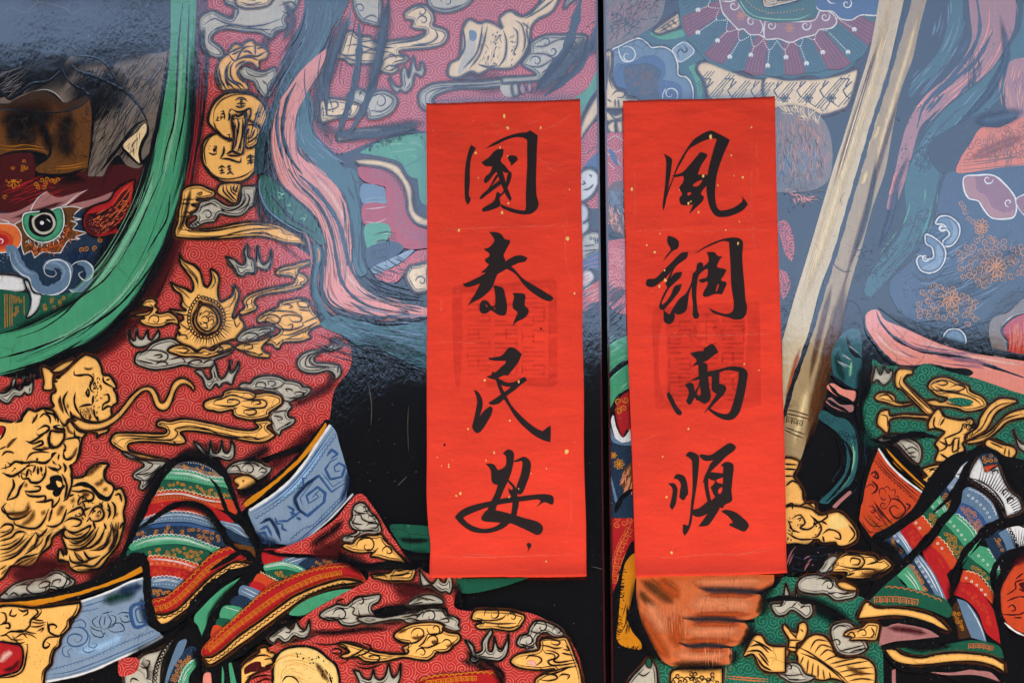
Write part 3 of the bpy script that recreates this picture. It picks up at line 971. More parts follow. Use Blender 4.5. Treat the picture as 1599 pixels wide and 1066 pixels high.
F g:K2 z5 300,860 340,830 400,820 470,835 520,870 570,840 640,860 700,815 760,810 790,830 770,860 700,885 600,915 540,910 480,905 420,905 350,885
S K 1.5 z5 385,850 430,840 460,860 420,880 390,865 | 450,880 540,880 590,870 | 650,850 690,830 720,850 690,875 650,865 | 600,900 620,880 | 690,880 760,850 780,830
@grey_cloud
F w:K2 z7 25,120! 90,110 150,200 190,180 180,110 225,45! 240,110 260,180 300,190 350,110 365,5! 370,120 410,110 450,20! 450,90 410,170 380,250 340,230 290,240 260,280 230,240 175,300 130,270 100,190
S K 1.3 z7 240,150 290,210 | 350,110 380,145 420,100
@gold_ribbon
F g:K1.9 z6 565,180 480,195 420,215 340,230 290,270 310,290 400,295 440,325 425,355 340,370 200,400 90,440 45,490 60,520 50,545 15,570 40,590 100,570 150,545 150,520 130,500 150,460 240,430 380,410 490,380 500,360 530,345 535,310 500,280 465,270 470,240 560,200
S K 1.2 z6 500,205 440,235 320,265 340,290 | 430,260 450,300 430,345 350,380 200,420 100,460 70,500 80,530 | 465,270 440,320
S K 1.2 z6 490,370 480,345 500,340
@gold_cloud
F g:K1.9 z6 310,530 330,490 390,480 480,465 550,490 570,550 610,600 640,660 590,680 540,730 560,760 480,790 350,800 320,845 290,840 265,810 220,810 240,770 300,740 330,710 300,680 230,640 170,650 150,630 170,600 220,570 260,550
S K 1.4 z6 155,640 200,600 280,590 325,620 310,650 260,655 215,630 230,610 290,610 | 330,640 340,600 420,590 490,610 480,640 420,640 390,610 | 230,560 330,560 430,570 490,600 | 380,670 420,660 410,700 300,690 | 490,640 500,670 430,700 340,710 | 620,600 500,650 | 610,640 520,690 400,740 330,740 | 590,680 500,720 380,770 | 340,520 390,510 420,530 390,540 | 450,510 490,480 550,500 540,530 480,530 460,500 | 470,550 560,560 | 320,500 360,490 | 350,800 340,770 | 300,820 330,790
@grey_cloud
F w:K1.7 z6 0,780 30,730 110,690 170,685 250,675 285,690 270,720 200,745 170,760 110,795 50,800
S K 1.3 z6 20,770 80,730 150,735 165,765 110,785 70,765 100,750 | 165,730 180,700 250,695 260,715 210,730 195,715
@gold_cloud
F g:K1.9 z6 -10,840 20,815 100,795 190,780 260,745 230,790 200,820 190,850 220,880 250,890 240,915 150,910 90,890 50,870
S K 1.4 z6 55,840 60,815 110,815 120,840 80,850 75,835 | 30,850 80,870 150,880 | 200,880 160,900
@grey_cloud
F w:K1.8 z6 730,770 800,790 790,830 720,860 640,870 580,920 600,950 680,955 770,970 790,1020 770,1060 745,1075 735,1040 690,1010 600,1030 520,1025 465,990 455,940 490,890 560,860 650,850 700,820
S K 1.3 z6 750,785 720,840 620,870 550,920 560,960 640,980 740,980 | 730,810 640,860 540,900 520,970 570,985 650,985 740,1000 | 770,970 760,1030
A 2 18 z6 700,760 740,800 800,800
@grey_cloud
F w:K2.2 z6 -70,200 -30,180 0,195 40,240 60,190 50,130 80,60! 85,150 110,180 145,185 150,100 155,60! 175,170 200,210 240,180 260,95! 262,180 240,240 200,250 160,230 130,280 90,270 40,295 0,280 -30,240
S K 1.3 z6 190,210 230,190
@grey_cloud
F w:K2 z5 738,150! 800,170 840,205 880,210 890,160 880,110 905,55! 910,150 950,180 960,270 900,270 870,295 830,285 800,230
@grey_cloud
F w:K1.9 z7 450,270 490,235 560,240 590,200 660,170 760,165 850,180 900,210 960,215 1040,240 1060,270 1130,280 1140,310 1090,360 1000,390 930,430 960,460 920,520 930,560 990,580 970,630 900,670 860,690 840,735 790,700 760,640 730,560 760,500 850,400 800,330 700,310 640,300 540,310
S K 1.4 z7 640,270 610,260 630,230 690,230 710,260 680,300 | 740,250 730,220 790,220 800,250 750,270 | 900,220 830,280 700,290 | 920,320 900,290 960,300 970,320 | 1010,350 980,330 1040,320 1080,340 1010,380 890,370 | 960,420 870,400 | 780,550 850,560 870,580 820,590 | 780,520 900,500 920,530 | 880,650 960,600 | 820,690 850,660
@gold_cloud
F g:K2.3 z7 110,450 130,410 210,380 290,360 310,320 380,295 470,300 560,310 620,340 720,325 820,345 860,370 870,410 860,440 800,480 740,520 740,550 660,580 560,590 500,580 420,560 390,520 390,490 270,515 200,500 140,490
S K 1.7 z7 205,440 230,400 300,380 380,350 480,370 500,350 | 205,440 300,455 400,455 460,420 430,395 350,395 340,420 390,420 | 450,370 550,390 610,370 600,330 530,315 | 480,410 560,400 680,395 720,430 690,470 570,475 470,450 | 570,440 580,410 640,405 660,430 600,445 | 390,490 440,470 | 500,530 500,500 600,490 620,520 560,545 500,520 | 860,440 880,400 870,440 | 320,340 380,320
@gold_ribbon
F g:K2.3 . 173,686 181,677 208,676 240,677 260,676 258,669 246,666 245,660 253,656 266,658 288,654 325,660 363,669 391,672 404,667 398,659 420,656 425,661 417,667 424,674 430,680 417,689 398,691 365,685 332,678 300,673 282,675 288,683 290,691 275,694 250,691 220,690 202,693 200,700 208,706 233,712 265,719 225,716 195,706 175,694
S K 1.4 i 700,610 740,590 850,590 960,600 1040,590 1060,560 1020,540 1000,520 | 730,640 760,610 860,605 1000,615 1080,610 1110,570 1090,550 1180,530 1300,550 1400,590 1600,600 | 1100,645 1080,620 | 760,680 850,700 960,720
S K 1.3 z7 0,690 200,720 400,760 540,750 640,770 740,740 800,700 | 640,620 670,660 640,690
"""
draw(LEFT_A, LEFT, LO, clip=LCLIP)
# ------------------------------------------------------------------ left leaf, lower part: elephant, lion, belt, bow, lower robe
TILES.update(y1=(190, 690, 5.329), y2=(200, 850, 4.933), y3=(380, 650, 5.074), y4=(0, 870, 5.44), y5=(380, 840, 4.718),
             y6=(530, 760, 5.332), y7=(380, 960, 5.711), y8=(600, 900, 4.845))
LEFT_B = """
@grey_cloud
F w:K1.8 y1 5,85 70,105 150,140 250,155 370,165 330,220 280,270 250,330 180,400 145,380 160,330 100,300 105,260 150,228 190,200 160,165 60,135
S K 1.3 y1 10,100 100,135 220,165 260,190 220,230 160,260 | 150,320 220,320 250,290 | 180,290 230,270 290,240 330,190 | 110,270 180,270 240,250
A 1 16 y1 200,380 260,300 340,200
@grey_cloud
F w:K2 y1 600,0 650,25 690,75 725,100 740,-10! 760,85 790,95 820,70 835,-20! 850,80 880,95 905,60 915,-20! 940,50 930,130 880,155 800,130 720,135 680,110 640,60
A 1 14 y1 640,110 740,140 850,170
@grey_cloud
F w:K1.8 y1 870,240 910,190 980,160 1080,150 1160,175 1200,200 1250,215 1230,260 1180,300 1100,330 1010,270 930,265 880,265
C K 1.5 y1 1060,230 60 1.15 180 1
S K 1.4 y1 900,210 960,200 1000,260 | 1140,250 1160,220 1200,225 1200,255 1150,250 | 1100,170 1150,210
@gold_cloud
F g:K1.8 y1 935,310 980,285 1050,280 1110,310 1130,350 1080,395 1000,400 950,390 975,360 940,340
S K 1.6 y1 1000,320 1020,320 1010,340 | 980,400 970,420 1010,440
A 1 22 y1 960,450 1050,400 1180,320
@@shade
A 1 30 y1 1000,180 1120,120 1250,30
A 1 22 y1 930,470 1020,440 1130,380 1270,250
@grey_cloud
F w:K1.8 z3 -60,420 30,440 90,400 120,310 150,295! 140,380 180,410 215,380 235,275! 230,360 260,360 290,330 300,250! 305,380 290,440 250,450 230,430 190,470 140,460 80,530 30,520 -60,450
A 1 14 z3 -20,420 100,390 220,350 340,300
@gold_elephant
F g:K2.6 z3 490,330 530,290 600,250 690,160 750,110 800,85 900,125 940,205 955,270 1010,275 1055,330 1080,390 1050,400 1080,450 1085,530 1050,550 1030,590 1035,640 1000,690 930,720 850,720 760,690 700,690 690,740 760,780 850,780 960,770 1010,760 990,800 920,825 895,855! 900,810 760,790 650,760 560,760 470,720 440,600 500,560 475,510 480,450 520,420
F g:K2 z3 390,200 410,330 400,400 440,415 490,400 490,320 500,270 480,230
F g:K1.6 z3 480,240 540,190 620,150 690,130 650,180 560,240
@@trunk
F g:K1.9 . 112,650 118,664 130,672 145,672 165,668 185,655 200,638 212,622 223,612 232,611 238,620 243,634 252,641 262,639 269,627 274,612 281,602 290,600 298,605 302,611! 304,606 298,597 288,591 279,592 270,600 263,617 257,628 251,629 246,616 239,606 228,604 216,609 204,620 188,640 172,654 155,660 138,660 124,655
@@elephant_line
S K 2.4 z3 690,230 690,270 740,275 820,270 865,310 835,370 850,420 880,430 | 810,390 825,420 820,470 800,440 815,400 | 865,460 860,540 | 955,280 960,330 1000,360 1060,390 | 980,320 1020,310 | 945,600 960,540 1010,510 1000,450 960,460 | 945,600 1000,560 1040,570 | 700,430 690,500 700,560 740,640 | 730,570 790,550 860,545 | 740,580 760,660 830,700 930,710 1000,680 | 870,580 880,650 920,700 | 900,650 910,700 | 840,640 830,690 | 650,600 680,680 720,690 | 630,420 590,500 610,590 640,650 | 610,700 650,680 710,700 | 700,770 680,800 720,770 780,800 | 560,460 560,520 590,620 | 530,310 570,280 | 490,330 540,330
X hair K 1.4 40 4 110 12 0 z3 860,200 930,300 960,480 900,620 870,600 890,420 830,330
X hair u 1.0 50 5 70 40 0 z3 760,570 850,560 850,680 780,660
A 5 6 z3 770,200 820,220 870,200 | 540,480 560,560 600,640 | 720,500 740,540 | 620,520 640,600
@gold_lion
F g:K2.6 z3 -60,710 70,700 140,715 200,690 210,650 270,590 330,610 400,580 460,590 500,610 540,690 600,740 650,700 720,780 800,810 770,850 745,940 740,1000 700,1080! -60,1120!
F g:K2.6 z4 -60,-20! 660,-20! 640,40 590,85 600,130 605,190 700,180 760,110 840,75 910,82 870,135 880,210 940,250 960,290 1010,280 1045,350 1050,400 1030,480 1040,560 1010,680 980,760 900,860 840,940 780,955 700,975 630,970 580,930 570,890 490,880 500,785 555,830 550,770 520,680 540,620 500,640 440,690 420,760 340,830 300,900 240,935 110,925 60,980 20,1030 -60,1060!
F g z3 -60,730 100,720 300,640 500,640 600,760 720,800 730,900 680,1080 400,1150 -60,1150
@@lion_face
F k z3 490,745 550,730 605,765 610,800 560,805 510,780
F G z3 530,748 560,742 585,758 545,755
F g:K2.4 z3 475,790 530,800 595,805 590,870 540,930 490,930 460,880
S K 2.4 z3 240,880 290,890 360,850 430,800 | 240,880 310,905 390,880 400,910 300,950 | 300,950 350,960 450,950 490,900 | 445,840 455,900 480,950 540,930 590,880 | 350,780 420,740 460,760 430,800 360,830 340,810 | 370,670 410,630 460,660 470,720 | 300,720 340,660 350,630 | 500,620 540,680 540,720 | 410,600 440,620 500,640 520,700 | 590,900 610,940 590,980 620,960 | 590,980 600,1040 650,1050 700,1000 | 740,900 720,850 640,860 600,870 | 690,780 700,840 760,850
S K 2 z3 160,850 100,900 70,950 | 0,960 60,930 | 20,1020 60,980 130,990 120,1010 | 250,1060 290,1000 380,980 460,990 | 480,1040 490,1000 530,990 | 540,1060 550,1000
A 5 8 z3 310,700 340,650 | 60,950 150,850 | 240,1040 220,1000 | 620,720 640,790 690,820 | 620,1040 680,1020 720,930 | 380,960 450,930
S k 4 z3 140,715 200,690 215,650 270,595 | 330,610 400,580 440,600 | 760,850 745,940 735,1000 700,1070 | 0,740 50,760 30,830 0,870
F r z3 -60,740 20,745 40,780 10,830 -60,850
@@lion_line
S K 2.6 z4 10,120 80,100 130,60 200,70 290,60 380,70 440,20 470,-20 | 20,150 100,180 180,140 230,100 | 180,150 190,200 240,200 260,230 330,230 380,170 385,90 | 220,190 240,120 | 280,150 300,90 | 320,170 320,100 | 350,150 345,100 | 110,200 120,260 90,320 60,380 | 60,380 140,350 170,280 210,220 | 400,100 470,130 510,110 490,80 | 530,70 550,110 540,150 | 520,160 560,260 540,380 | 600,130 600,250 560,370 530,390
F k z4 420,190 480,170 520,190 530,250 550,260 520,300 500,340 460,350 440,320 450,300 400,290 385,260 420,240
F g z4 470,220 510,230 520,260 490,270
S k 7 z4 600,270 680,245 760,270 800,310 840,350 900,370 940,320 950,280
S k 5 z4 905,80 880,130 870,200 | 700,180 760,110 840,75
S K 2.4 z4 210,300 240,340 320,350 380,345 370,390 300,395 | 300,395 380,390 440,380 440,440 490,390 500,350 | 210,300 250,310 330,300 340,270 280,265 | 60,400 20,450 60,490 150,490 220,470 250,440 | 30,430 90,530 200,520 270,460 | 120,540 130,580 220,610 310,610 370,550 410,450 | 390,590 450,600 520,560 560,450 | 410,560 440,450
S K 2.4 z4 0,620 50,580 110,590 100,640 0,690 | 0,720 100,690 140,650 200,640 220,660 | 0,790 80,780 170,720 210,660 | 0,890 120,850 200,780 260,700 300,650 | 300,640 330,680 380,640 400,610 | 210,830 290,770 320,690 370,670 | 330,820 380,760 400,690 440,650 | 110,920 190,860 270,840 330,820 | 60,980 100,920 | 450,680 520,640
S K 1.2 z4 0,830 100,800 190,730 240,680 | 0,760 90,740 170,690 | 0,860 130,820 210,750 280,670 | 230,800 310,730 340,690 | 260,800 330,750 370,690 | 350,800 400,720 430,670 | 130,925 220,880 300,850 | 200,925 260,890 310,850 | 0,650 60,640 100,610 | 0,960 60,920 | 10,1000 60,950
S K 2.4 z4 590,300 660,310 720,300 780,330 770,380 700,390 650,420 | 580,350 620,330 | 650,420 670,360 740,330 | 560,500 600,470 680,440 690,500 640,520 | 540,560 600,530 680,550 660,590 600,600 | 550,620 620,650 700,620 760,590 740,640 | 720,520 700,470 760,440 | 740,510 790,440 840,440 870,490 850,540 780,555 740,520 | 830,400 860,440 | 900,540 920,480 900,400 | 930,390 960,430 960,500 940,540 | 960,340 1000,330 1020,400
S K 2.4 z4 530,600 540,680 600,700 680,690 740,640 760,600 | 580,720 640,740 720,700 780,630 800,600 | 550,770 600,790 700,770 780,700 810,640 830,600 | 700,790 780,760 850,680 880,600 | 750,800 860,780 910,700 930,620 920,580 | 780,560 800,620 | 870,570 890,620 | 930,560 950,640 950,720 900,800 | 990,560 980,680 940,780 860,860 790,920 | 1030,560 1000,620 | 620,800 660,870 740,900 | 700,800 740,860 800,860 | 580,830 600,890 680,900 760,870 840,840 | 600,940 680,920 780,930 850,880 | 500,870 560,890 | 510,790 540,850
S K 1.2 z4 560,640 640,670 700,650 | 590,710 670,720 750,660 | 570,750 680,755 760,690 800,640 | 560,780 650,800 740,770 | 720,790 820,740 870,660 | 790,790 880,740 910,640 | 800,800 880,770 930,700 | 960,600 960,700 | 540,590 560,640 | 640,950 700,960 780,945 | 640,820 700,880 | 900,820 950,740 980,620 | 970,560 970,650
A 5 12 z4 60,470 150,500 230,470 240,380 | 170,590 260,540 290,450 | 350,520 380,450 | 480,520 520,440 560,420 | 720,190 800,110 860,90 | 780,250 840,240 860,190 | 790,520 850,500 | 960,480 990,520 | 680,320 760,340 | 560,20 600,30 | 620,350 600,420 | 150,260 120,230 | 240,270 200,240 | 860,320 900,260
X hair K 1.5 30 9 60 40 30 z4 600,320 780,320 920,420 900,520 700,540 620,480
X hair K 1.3 30 8 30 60 60 z4 20,20 300,20 500,60 500,150 60,180
@grey_cloud
F w:K1.8 y4 0,340 60,280 130,225 220,190 300,175 370,160 430,120 500,112 560,140 600,170 640,200 620,240 560,265 500,280 420,270 400,310 330,330 200,345 60,360
S K 1.6 y4 0,330 40,300 80,330 | 80,330 120,300 170,330 | 180,340 210,310 250,320 | 130,240 240,230 230,270 290,310 400,290 430,230 | 325,240 380,205 430,215 400,250 340,260 330,240 | 440,250 460,200 520,190 500,220 | 460,240 520,270 570,200 560,150 | 590,230 600,190 570,170 | 230,250 300,190 | 400,170 480,130 540,150
A 1 14 y4 440,300 560,280 650,230
@@shade
A 2 50 y4 60,160 250,130 500,90
A 1 40 y4 700,250 900,140 1150,20
A 1 24 y4 0,370 300,350 600,290
F k . 196,862 218,850 232,842 246,820 260,850 240,880 220,890 150,912 100,922 130,910 160,898
@orange_belt_edge
F y y4 -60,395 150,378 400,345 650,295 850,235 1050,160 1225,65! 1225,118 1050,200 850,272 680,325 400,400 200,430 -60,447
S k 5 y4 -60,380 150,368 400,335 650,285 850,225 1050,150 1225,55
S k 5 y4 -60,458 200,440 400,408 680,335 850,282 1050,210 1230,125
@orange_belt_edge
F y y3 5,690 60,640 200,545 330,435 450,315 560,180 650,52! 662,70 620,160 500,312 380,430 230,560 110,660 25,718
S k 5 y3 -10,700 60,628 200,530 330,420 450,300 555,160 650,40
S k 4 y3 20,725 110,668 230,570 380,440 505,320 630,160 670,70
@blue_belt
F b y4 680,390 800,345 950,290 1100,220 1222,180! 1228,400 1250,560 1360,640 1380,690 1200,780 1000,870 800,960 600,1020 390,1066 380,1110! 300,1110 400,980 450,880 500,750 530,680 600,590 640,540
A 6 30 y4 600,820 850,760 1100,640
A i 26 y4 860,390 1000,340 1180,300
A 9 20 y4 1000,300 1150,260 1230,240
A 9 16 y4 1200,330 1225,480 1260,600
S W 3u y4 690,378 820,335 960,282 1100,215 1220,178
S W 3.2u y4 390,1056 600,1018 800,958 1000,868 1200,778 1390,672
S B 1.6 y4 400,1000 600,970 800,900 1000,820 1200,730 1350,650 | 690,425 780,400 900,360
S s 2.2 y4 400,1030 620,990 820,925 1000,850 1200,760 1370,670
X scallop B 1.1 6 3 y4 420,970 600,920 760,870 900,810 1050,740 1200,680 1330,630
X scallop B 1.1 5 -2.5 y4 690,455 770,440 840,425
@@belt_scroll
S B 2.4 y4 560,630 620,600 700,600 750,650 740,710 690,750 620,755 580,720 590,670 640,650 700,670 690,710 650,720 640,690
S B 1.6 y4 600,600 640,550 700,530 735,570 720,600 670,580 | 740,640 770,680 760,750 800,770 830,740 800,720 | 720,760 710,790 760,810 820,780 | 580,750 540,770 545,830 600,845 580,800 620,770
S D 1.6 y4 870,490 850,560 880,610 | 910,470 950,540 920,600 880,610 | 940,490 990,510 970,580 920,600 | 840,500 790,540 820,590 870,600 | 770,580 800,610 870,630 | 770,600 800,660 870,680 900,630 | 930,610 960,570 1030,560 1060,620 970,635 920,610 | 870,480 960,460 | 900,500 890,580
S D 1.8 y4 1000,490 1040,470 1110,480 1110,540 1050,550 1020,500 | 1060,500 1090,500 1090,520
S B 2.6 y4 1240,390 1130,420 1110,450 1150,580 1260,560 | 1230,430 1160,450 1180,550 1250,540
A B 6 y4 1240,380 1120,430 1150,590 1260,570
S D 1.2 y4 860,600 880,650 910,640
@gold_buckle
F g:K2.8 y4 -60,470 340,430 685,385! 690,420 660,490 600,540 602,590 540,660 520,700 512,750 470,790 450,850 440,910 390,970 380,1050 365,1110! -60,1110!
S K 1.4 y4 660,390 660,430 630,490 580,540 570,590 520,650 500,690 | 490,700 490,740 450,790 430,850 420,910 370,970 360,1050
S K 2.2 y4 410,545 415,600 430,640 500,670 550,640 | 430,630 420,580 460,570 490,590 470,610 | 500,680 420,680 380,720 375,760 400,770 430,740 400,720 | 340,430 360,460 320,510 270,530 260,580 200,630 100,630 40,660 -10,660 | 300,430 330,470 290,510 250,560 | 110,440 90,490 130,500 150,480 | 160,440 200,460 240,450 240,480 200,500 | 10,470 50,480 60,540 20,570 0,580 | 30,570 80,560 90,600 50,600
S K 1.4 y4 270,550 340,560 400,550 | 260,590 330,590 390,570 | 290,530 380,540 | 320,630 380,600 350,640 | 110,640 180,620 260,640 320,650 | 130,690 200,650 270,660 320,690 | 10,680 60,660 110,700 200,700 | 110,660 160,730 220,720 | 30,700 60,740 110,720 | 200,640 240,690 | -20,690 20,740 80,745
@@jewel
F r:k3 y4 -60,740 130,735 190,760 205,830 190,920 150,970 50,1000 -60,1010
A 7 14 y4 0,900 60,830 120,800
A 2 10 y4 20,960 120,940 180,860
S K 1.8 y4 220,740 240,740 230,850 200,960 120,1010 0,1025
@blue_belt
F b y3 45,745 200,650 350,530 480,380 580,230 690,65! 735,125 762,220 800,350 830,470 826,560 815,655! 740,740 620,860 520,960 440,1030 300,1012 200,1012 120,990 95,900 60,820
A 6 20 y3 200,700 400,560 560,360 690,160
A 9 22 y3 60,900 150,980 300,1020
A 9 12 y3 820,420 820,560 760,700
S W 4u y3 50,745 200,650 350,530 480,380 580,230 690,70
S W 2.6u y3 430,1030 560,920 700,800 870,615
S B 2 y3 70,765 220,670 370,550 500,400 600,260 710,100 | 430,990 560,880 680,770 800,640
S B 1.4 y3 80,785 240,690 390,560 520,410 620,270 725,130
X scallop B 1.2 7 -3.4 y3 90,800 240,705 400,575 530,425 630,280 730,140
X scallop B 1.2 6 3 y3 380,985 480,900 560,870 660,770 780,650 810,590
@@belt_fret
S B 4 y3 750,330! 690,360! 650,420! 690,500! 780,480! 810,400! 760,370! 720,400! 730,440! 770,430!
S B 4 y3 660,320! 700,265! 750,300! 690,340!
S B 4.5 y3 820,520! 700,600! 600,470! 500,540! 410,650! 440,740! 510,790! 640,680! 650,610! 590,560! 500,630! 520,690! 600,640! 570,610!
S B 1.4 y3 800,500! 710,560! 620,440! | 570,500! 450,650! 480,720! | 610,580! 540,650!
S B 4 y3 460,750! 390,800! 350,830! 270,830! | 350,710! 400,740! 380,790! | 370,760! 420,780! | 310,850! 310,890! 350,910! | 420,800! 460,820!
S B 4.5 y3 130,850! 210,810! 260,890! 300,990! | 130,900! 190,870! 230,950! | 120,930! 170,920! 200,980!
S B 3 y3 250,800! 270,850! 310,850! | 430,570! 480,560! 470,490! 510,490!
A 9 9 y3 600,470 500,545 410,650 450,750 510,790
A 9 8 y3 130,860 210,815 270,900 300,990
@striped_bow
F k . 185,880 196,850 210,815 225,780 245,748 262,730 275,718 300,712 325,714 348,730 364,760 374,790 385,815 402,840 408,858 400,880 380,890 330,940 260,985 245,985 235,965 230,900 215,868
@@stripe*
F e y1 430,225 480,185 580,165 680,190 760,230 830,290 835,310 780,300 720,290 640,260 540,235 450,230
F D y1 480,190 580,168 680,195 770,240 740,255 640,225 540,205
X curls y 1 9 2.2 y1 480,195 600,185 760,250 820,300 640,250 480,220
X dots W 0.7 4 y1 560,175 640,185 720,215 770,245
F n y1 370,270 420,230 540,240 640,262 720,295 860,310 900,400 910,425 870,385 760,372 640,347 500,322 330,320
A 4 8 y1 380,280 520,270 700,320 860,350
X scallop W 1 6 2.5 y1 410,238 540,246 640,268 720,298 850,308
S W 0.9 y1 400,255 540,262 640,285 720,312 860,330 | 395,263 540,270 640,292 720,320 865,340
X dots W 0.6 4.5 y1 360,295 500,300 640,322 760,350 880,375
F N y1 330,320 500,322 640,347 760,375 870,392 915,460 920,492 820,482 740,462 640,442 520,412 400,407 260,432 290,380
X curls y 0.9 22 2.6 y1 330,350 500,340 760,400 890,430 900,480 640,430 500,400 300,410
F o y1 260,432 400,410 520,414 640,444 740,466 850,477 930,492 965,580 960,610 900,580 800,560 660,512 540,492 420,492 300,512 200,532
A 8 12 y1 230,500 400,450 600,470 850,520
X scallop c 1 6.5 3 y1 262,434 400,412 520,416 640,446 740,470 860,480
S W 0.9 y1 250,448 400,430 520,434 640,464 740,488 870,500 | 245,456 400,438 520,442 640,472 740,496 880,510
X dots p 0.8 5 y1 230,490 400,462 520,466 660,490 780,530
F r y1 200,532 300,512 420,492 540,492 660,512 780,555 880,610 940,670 840,662 720,602 600,572 480,572 380,582 270,602 150,646
X curls o 1 14 2.6 y1 220,560 420,510 660,530 860,620 800,640 600,550 300,580
F o y1 150,646 270,603 380,583 480,573 600,573 720,603 700,625 580,592 450,582 330,598 210,640 130,690
F s y1 130,690 200,642 330,602 450,587 580,597 700,632 800,692 800,722 700,702 560,672 450,667 330,672 200,702 120,750
X scallop W 1 6.5 2.5 y1 140,680 210,640 330,602 450,587 580,597 700,632 800,690
S W 0.9 y1 130,705 210,660 330,622 450,607 580,617 700,650 800,710
X dots W 0.7 5 y1 140,715 220,680 330,648 450,637 580,645 700,675 790,710
F s y1 820,660 900,672 980,692 1040,762 1065,805 980,772 880,722
S W 0.9 y1 830,665 910,685 990,710 1050,790 | 850,690 940,720 1050,800
F D y1 120,750 200,702 330,672 450,667 580,672 700,705 800,730 860,850 890,880 780,860 660,832 540,792 420,777 300,782 180,802 90,822
F B y1 230,705 330,682 450,677 580,682 700,712 790,750 700,740 560,705 420,700 300,715
X curls y 0.9 26 3.0 y1 130,760 300,700 560,690 780,760 860,860 660,820 420,765 140,800
F D y1 880,722 980,775 1070,812 1115,885 1000,852 900,802
F u y1 930,850 1000,855 1115,890 1125,960 1060,930 980,890
F n y1 60,870 120,832 220,797 380,777 540,792 660,832 760,872 835,892 780,932 720,902 600,872 480,852 360,852 230,872 100,912
F N y1 40,900 100,905 200,880 190,920 60,960
A 4 9 y1 150,860 360,815 560,830 720,890
X scallop W 1 6.5 2.5 y1 100,845 220,800 380,780 540,795 660,835 760,875 820,892
S W 0.9 y1 110,865 220,820 380,798 540,812 650,850 760,892 | 110,873 220,828 380,806 540,820 650,858 755,900
F N y1 190,885 360,852 480,857 620,882 740,922 690,1000 640,1012 560,987 460,962 340,952 220,952
X curls y 0.9 24 2.6 y1 220,900 380,870 560,890 720,930 660,1000 480,950 240,940
F o y2 160,95 280,98 420,123 555,165 520,217 430,192 300,172 175,172
X scallop c 1 6.5 3 y2 165,98 280,100 420,126 550,165
S W 0.9 y2 170,112 280,115 420,140 540,180 | 170,120 280,122 420,148 535,188
X rings p 0.8 1.5 9 y2 185,150 300,145 420,165 520,200
F r y2 175,172 300,172 430,195 520,220 480,262 420,277 300,247 185,252
X curls o 1 14 2.6 y2 190,185 300,185 480,220 430,260 300,235 200,240
F s y2 185,265 300,250 430,275 390,320 350,352 280,337 185,327
X scallop W 1 6.5 2.5 y2 190,265 300,252 425,275
S W 0.9 y2 190,280 300,268 410,290 | 190,290 300,278 405,300
X dots W 0.7 5 y2 200,310 290,305 380,320
F D y2 185,330 280,337 350,352 300,392 250,412 190,412
X curls y 0.9 9 2.6 y2 195,350 290,350 320,370 250,400 200,400
@@red_hem
F r:o1.2 y2 195,432 300,402 400,322 470,262 540,190 600,122 690,55 800,20 870,55 912,112! 800,152 700,202 610,272 530,352 450,442 370,512 280,540 210,537!
X scallop y 1.2 9 3.4 y2 200,455 300,425 400,345 470,285 540,215 600,145 690,80 800,45 860,70
X key y 1.3 8.6 y2 215,500 300,480 380,430 450,370 520,300 590,225 660,170 740,125 830,95
@@gold_hem
F g:K2.2 y2 210,545 290,542 380,507 460,432 540,352 620,272 720,197 830,140 970,155! 880,185 770,230 660,310 560,410 470,490 380,560 300,612 250,612
X scallop K 1.3 9 -2.6 y2 220,555 300,552 390,515 470,440 550,360 630,282 730,205 840,155 920,150
@@bow_outline
S k 11 y1 10,990 60,860 130,700 210,520 300,350 390,220 450,160 560,135 700,140 800,190 870,280 920,420 970,560 1000,640
S k 9 y1 90,760 200,690 330,600 430,540 540,515 660,540 740,590 800,690 870,800 960,900 1100,990
S k 6 y1 740,310 800,380 840,480 880,580 940,650 1010,690
S k 13 y1 960,600 1040,700 1110,800 1150,900 1160,1066
S k 12 y2 -10,130 40,80 90,85 130,130 150,240 155,380 180,520 220,620 290,640 380,600 470,520
S k 14 y2 440,560 530,440 640,330 760,250 880,205 990,170
S k 8 y2 640,200 770,120 900,60 1000,150
A 1 22 y1 430,170 560,110 720,130 830,200
A 1 24 y1 30,900 120,660 240,420 360,220
A 1 20 y1 400,560 540,530 680,570 780,680 860,800
A 1 18 y1 980,650 1080,780 1140,900
@green_lining
F n y2 515,560 580,480 680,380 790,300 965,205! 850,310 740,420 650,540 600,640 555,725 530,650
A 1 12 y2 600,650 640,540 740,400 900,260
S k 10 y2 480,560 520,640 545,720 560,800 560,900
S k 9 y2 980,210 850,340 740,450 660,560 610,660 570,760
@striped_tail
F k . 312,1018 322,985 340,950 365,915 395,880 408,855 430,852 500,858 545,872 566,890 580,914 560,918 520,924 470,944 420,985 370,1025 335,1046 318,1042
@@stripe*
F r . 413,858 462,863 440,876 414,883
F s . 440,877 465,864 494,867 476,881 462,882
S W 0.9 . 446,876 470,868 490,868 | 452,879 474,872
F D . 466,882 494,867 522,873 547,881 500,889 481,893
X curls y 0.9 9 2.6 . 485,878 500,872 540,880 500,888 480,890
F n . 413,883 441,877 466,883 481,893 470,896 445,889 415,892
X scallop W 1 5 -2.2 . 414,884 441,878 464,884 478,892
S W 1 . 415,887 442,882 462,888
F N . 415,892 445,889 470,897 450,905 430,909 417,900
X curls y 0.9 6 2.6 . 425,894 445,893 460,899 440,904
F o . 404,896 432,908 450,905 427,914 408,928 392,925
X scallop c 1 5 -2.2 . 408,892 428,902 440,909
F r . 395,908 415,915 405,930 388,926
F s . 380,914 410,926 395,939 374,928
S W 0.9 . 382,918 406,930 | 378,923 402,934
F D . 374,929 395,939 382,951 360,942
F n . 352,946 380,951 362,969 344,964
S W 0.9 . 352,948 376,955
F N . 344,965 362,969 350,981 338,974
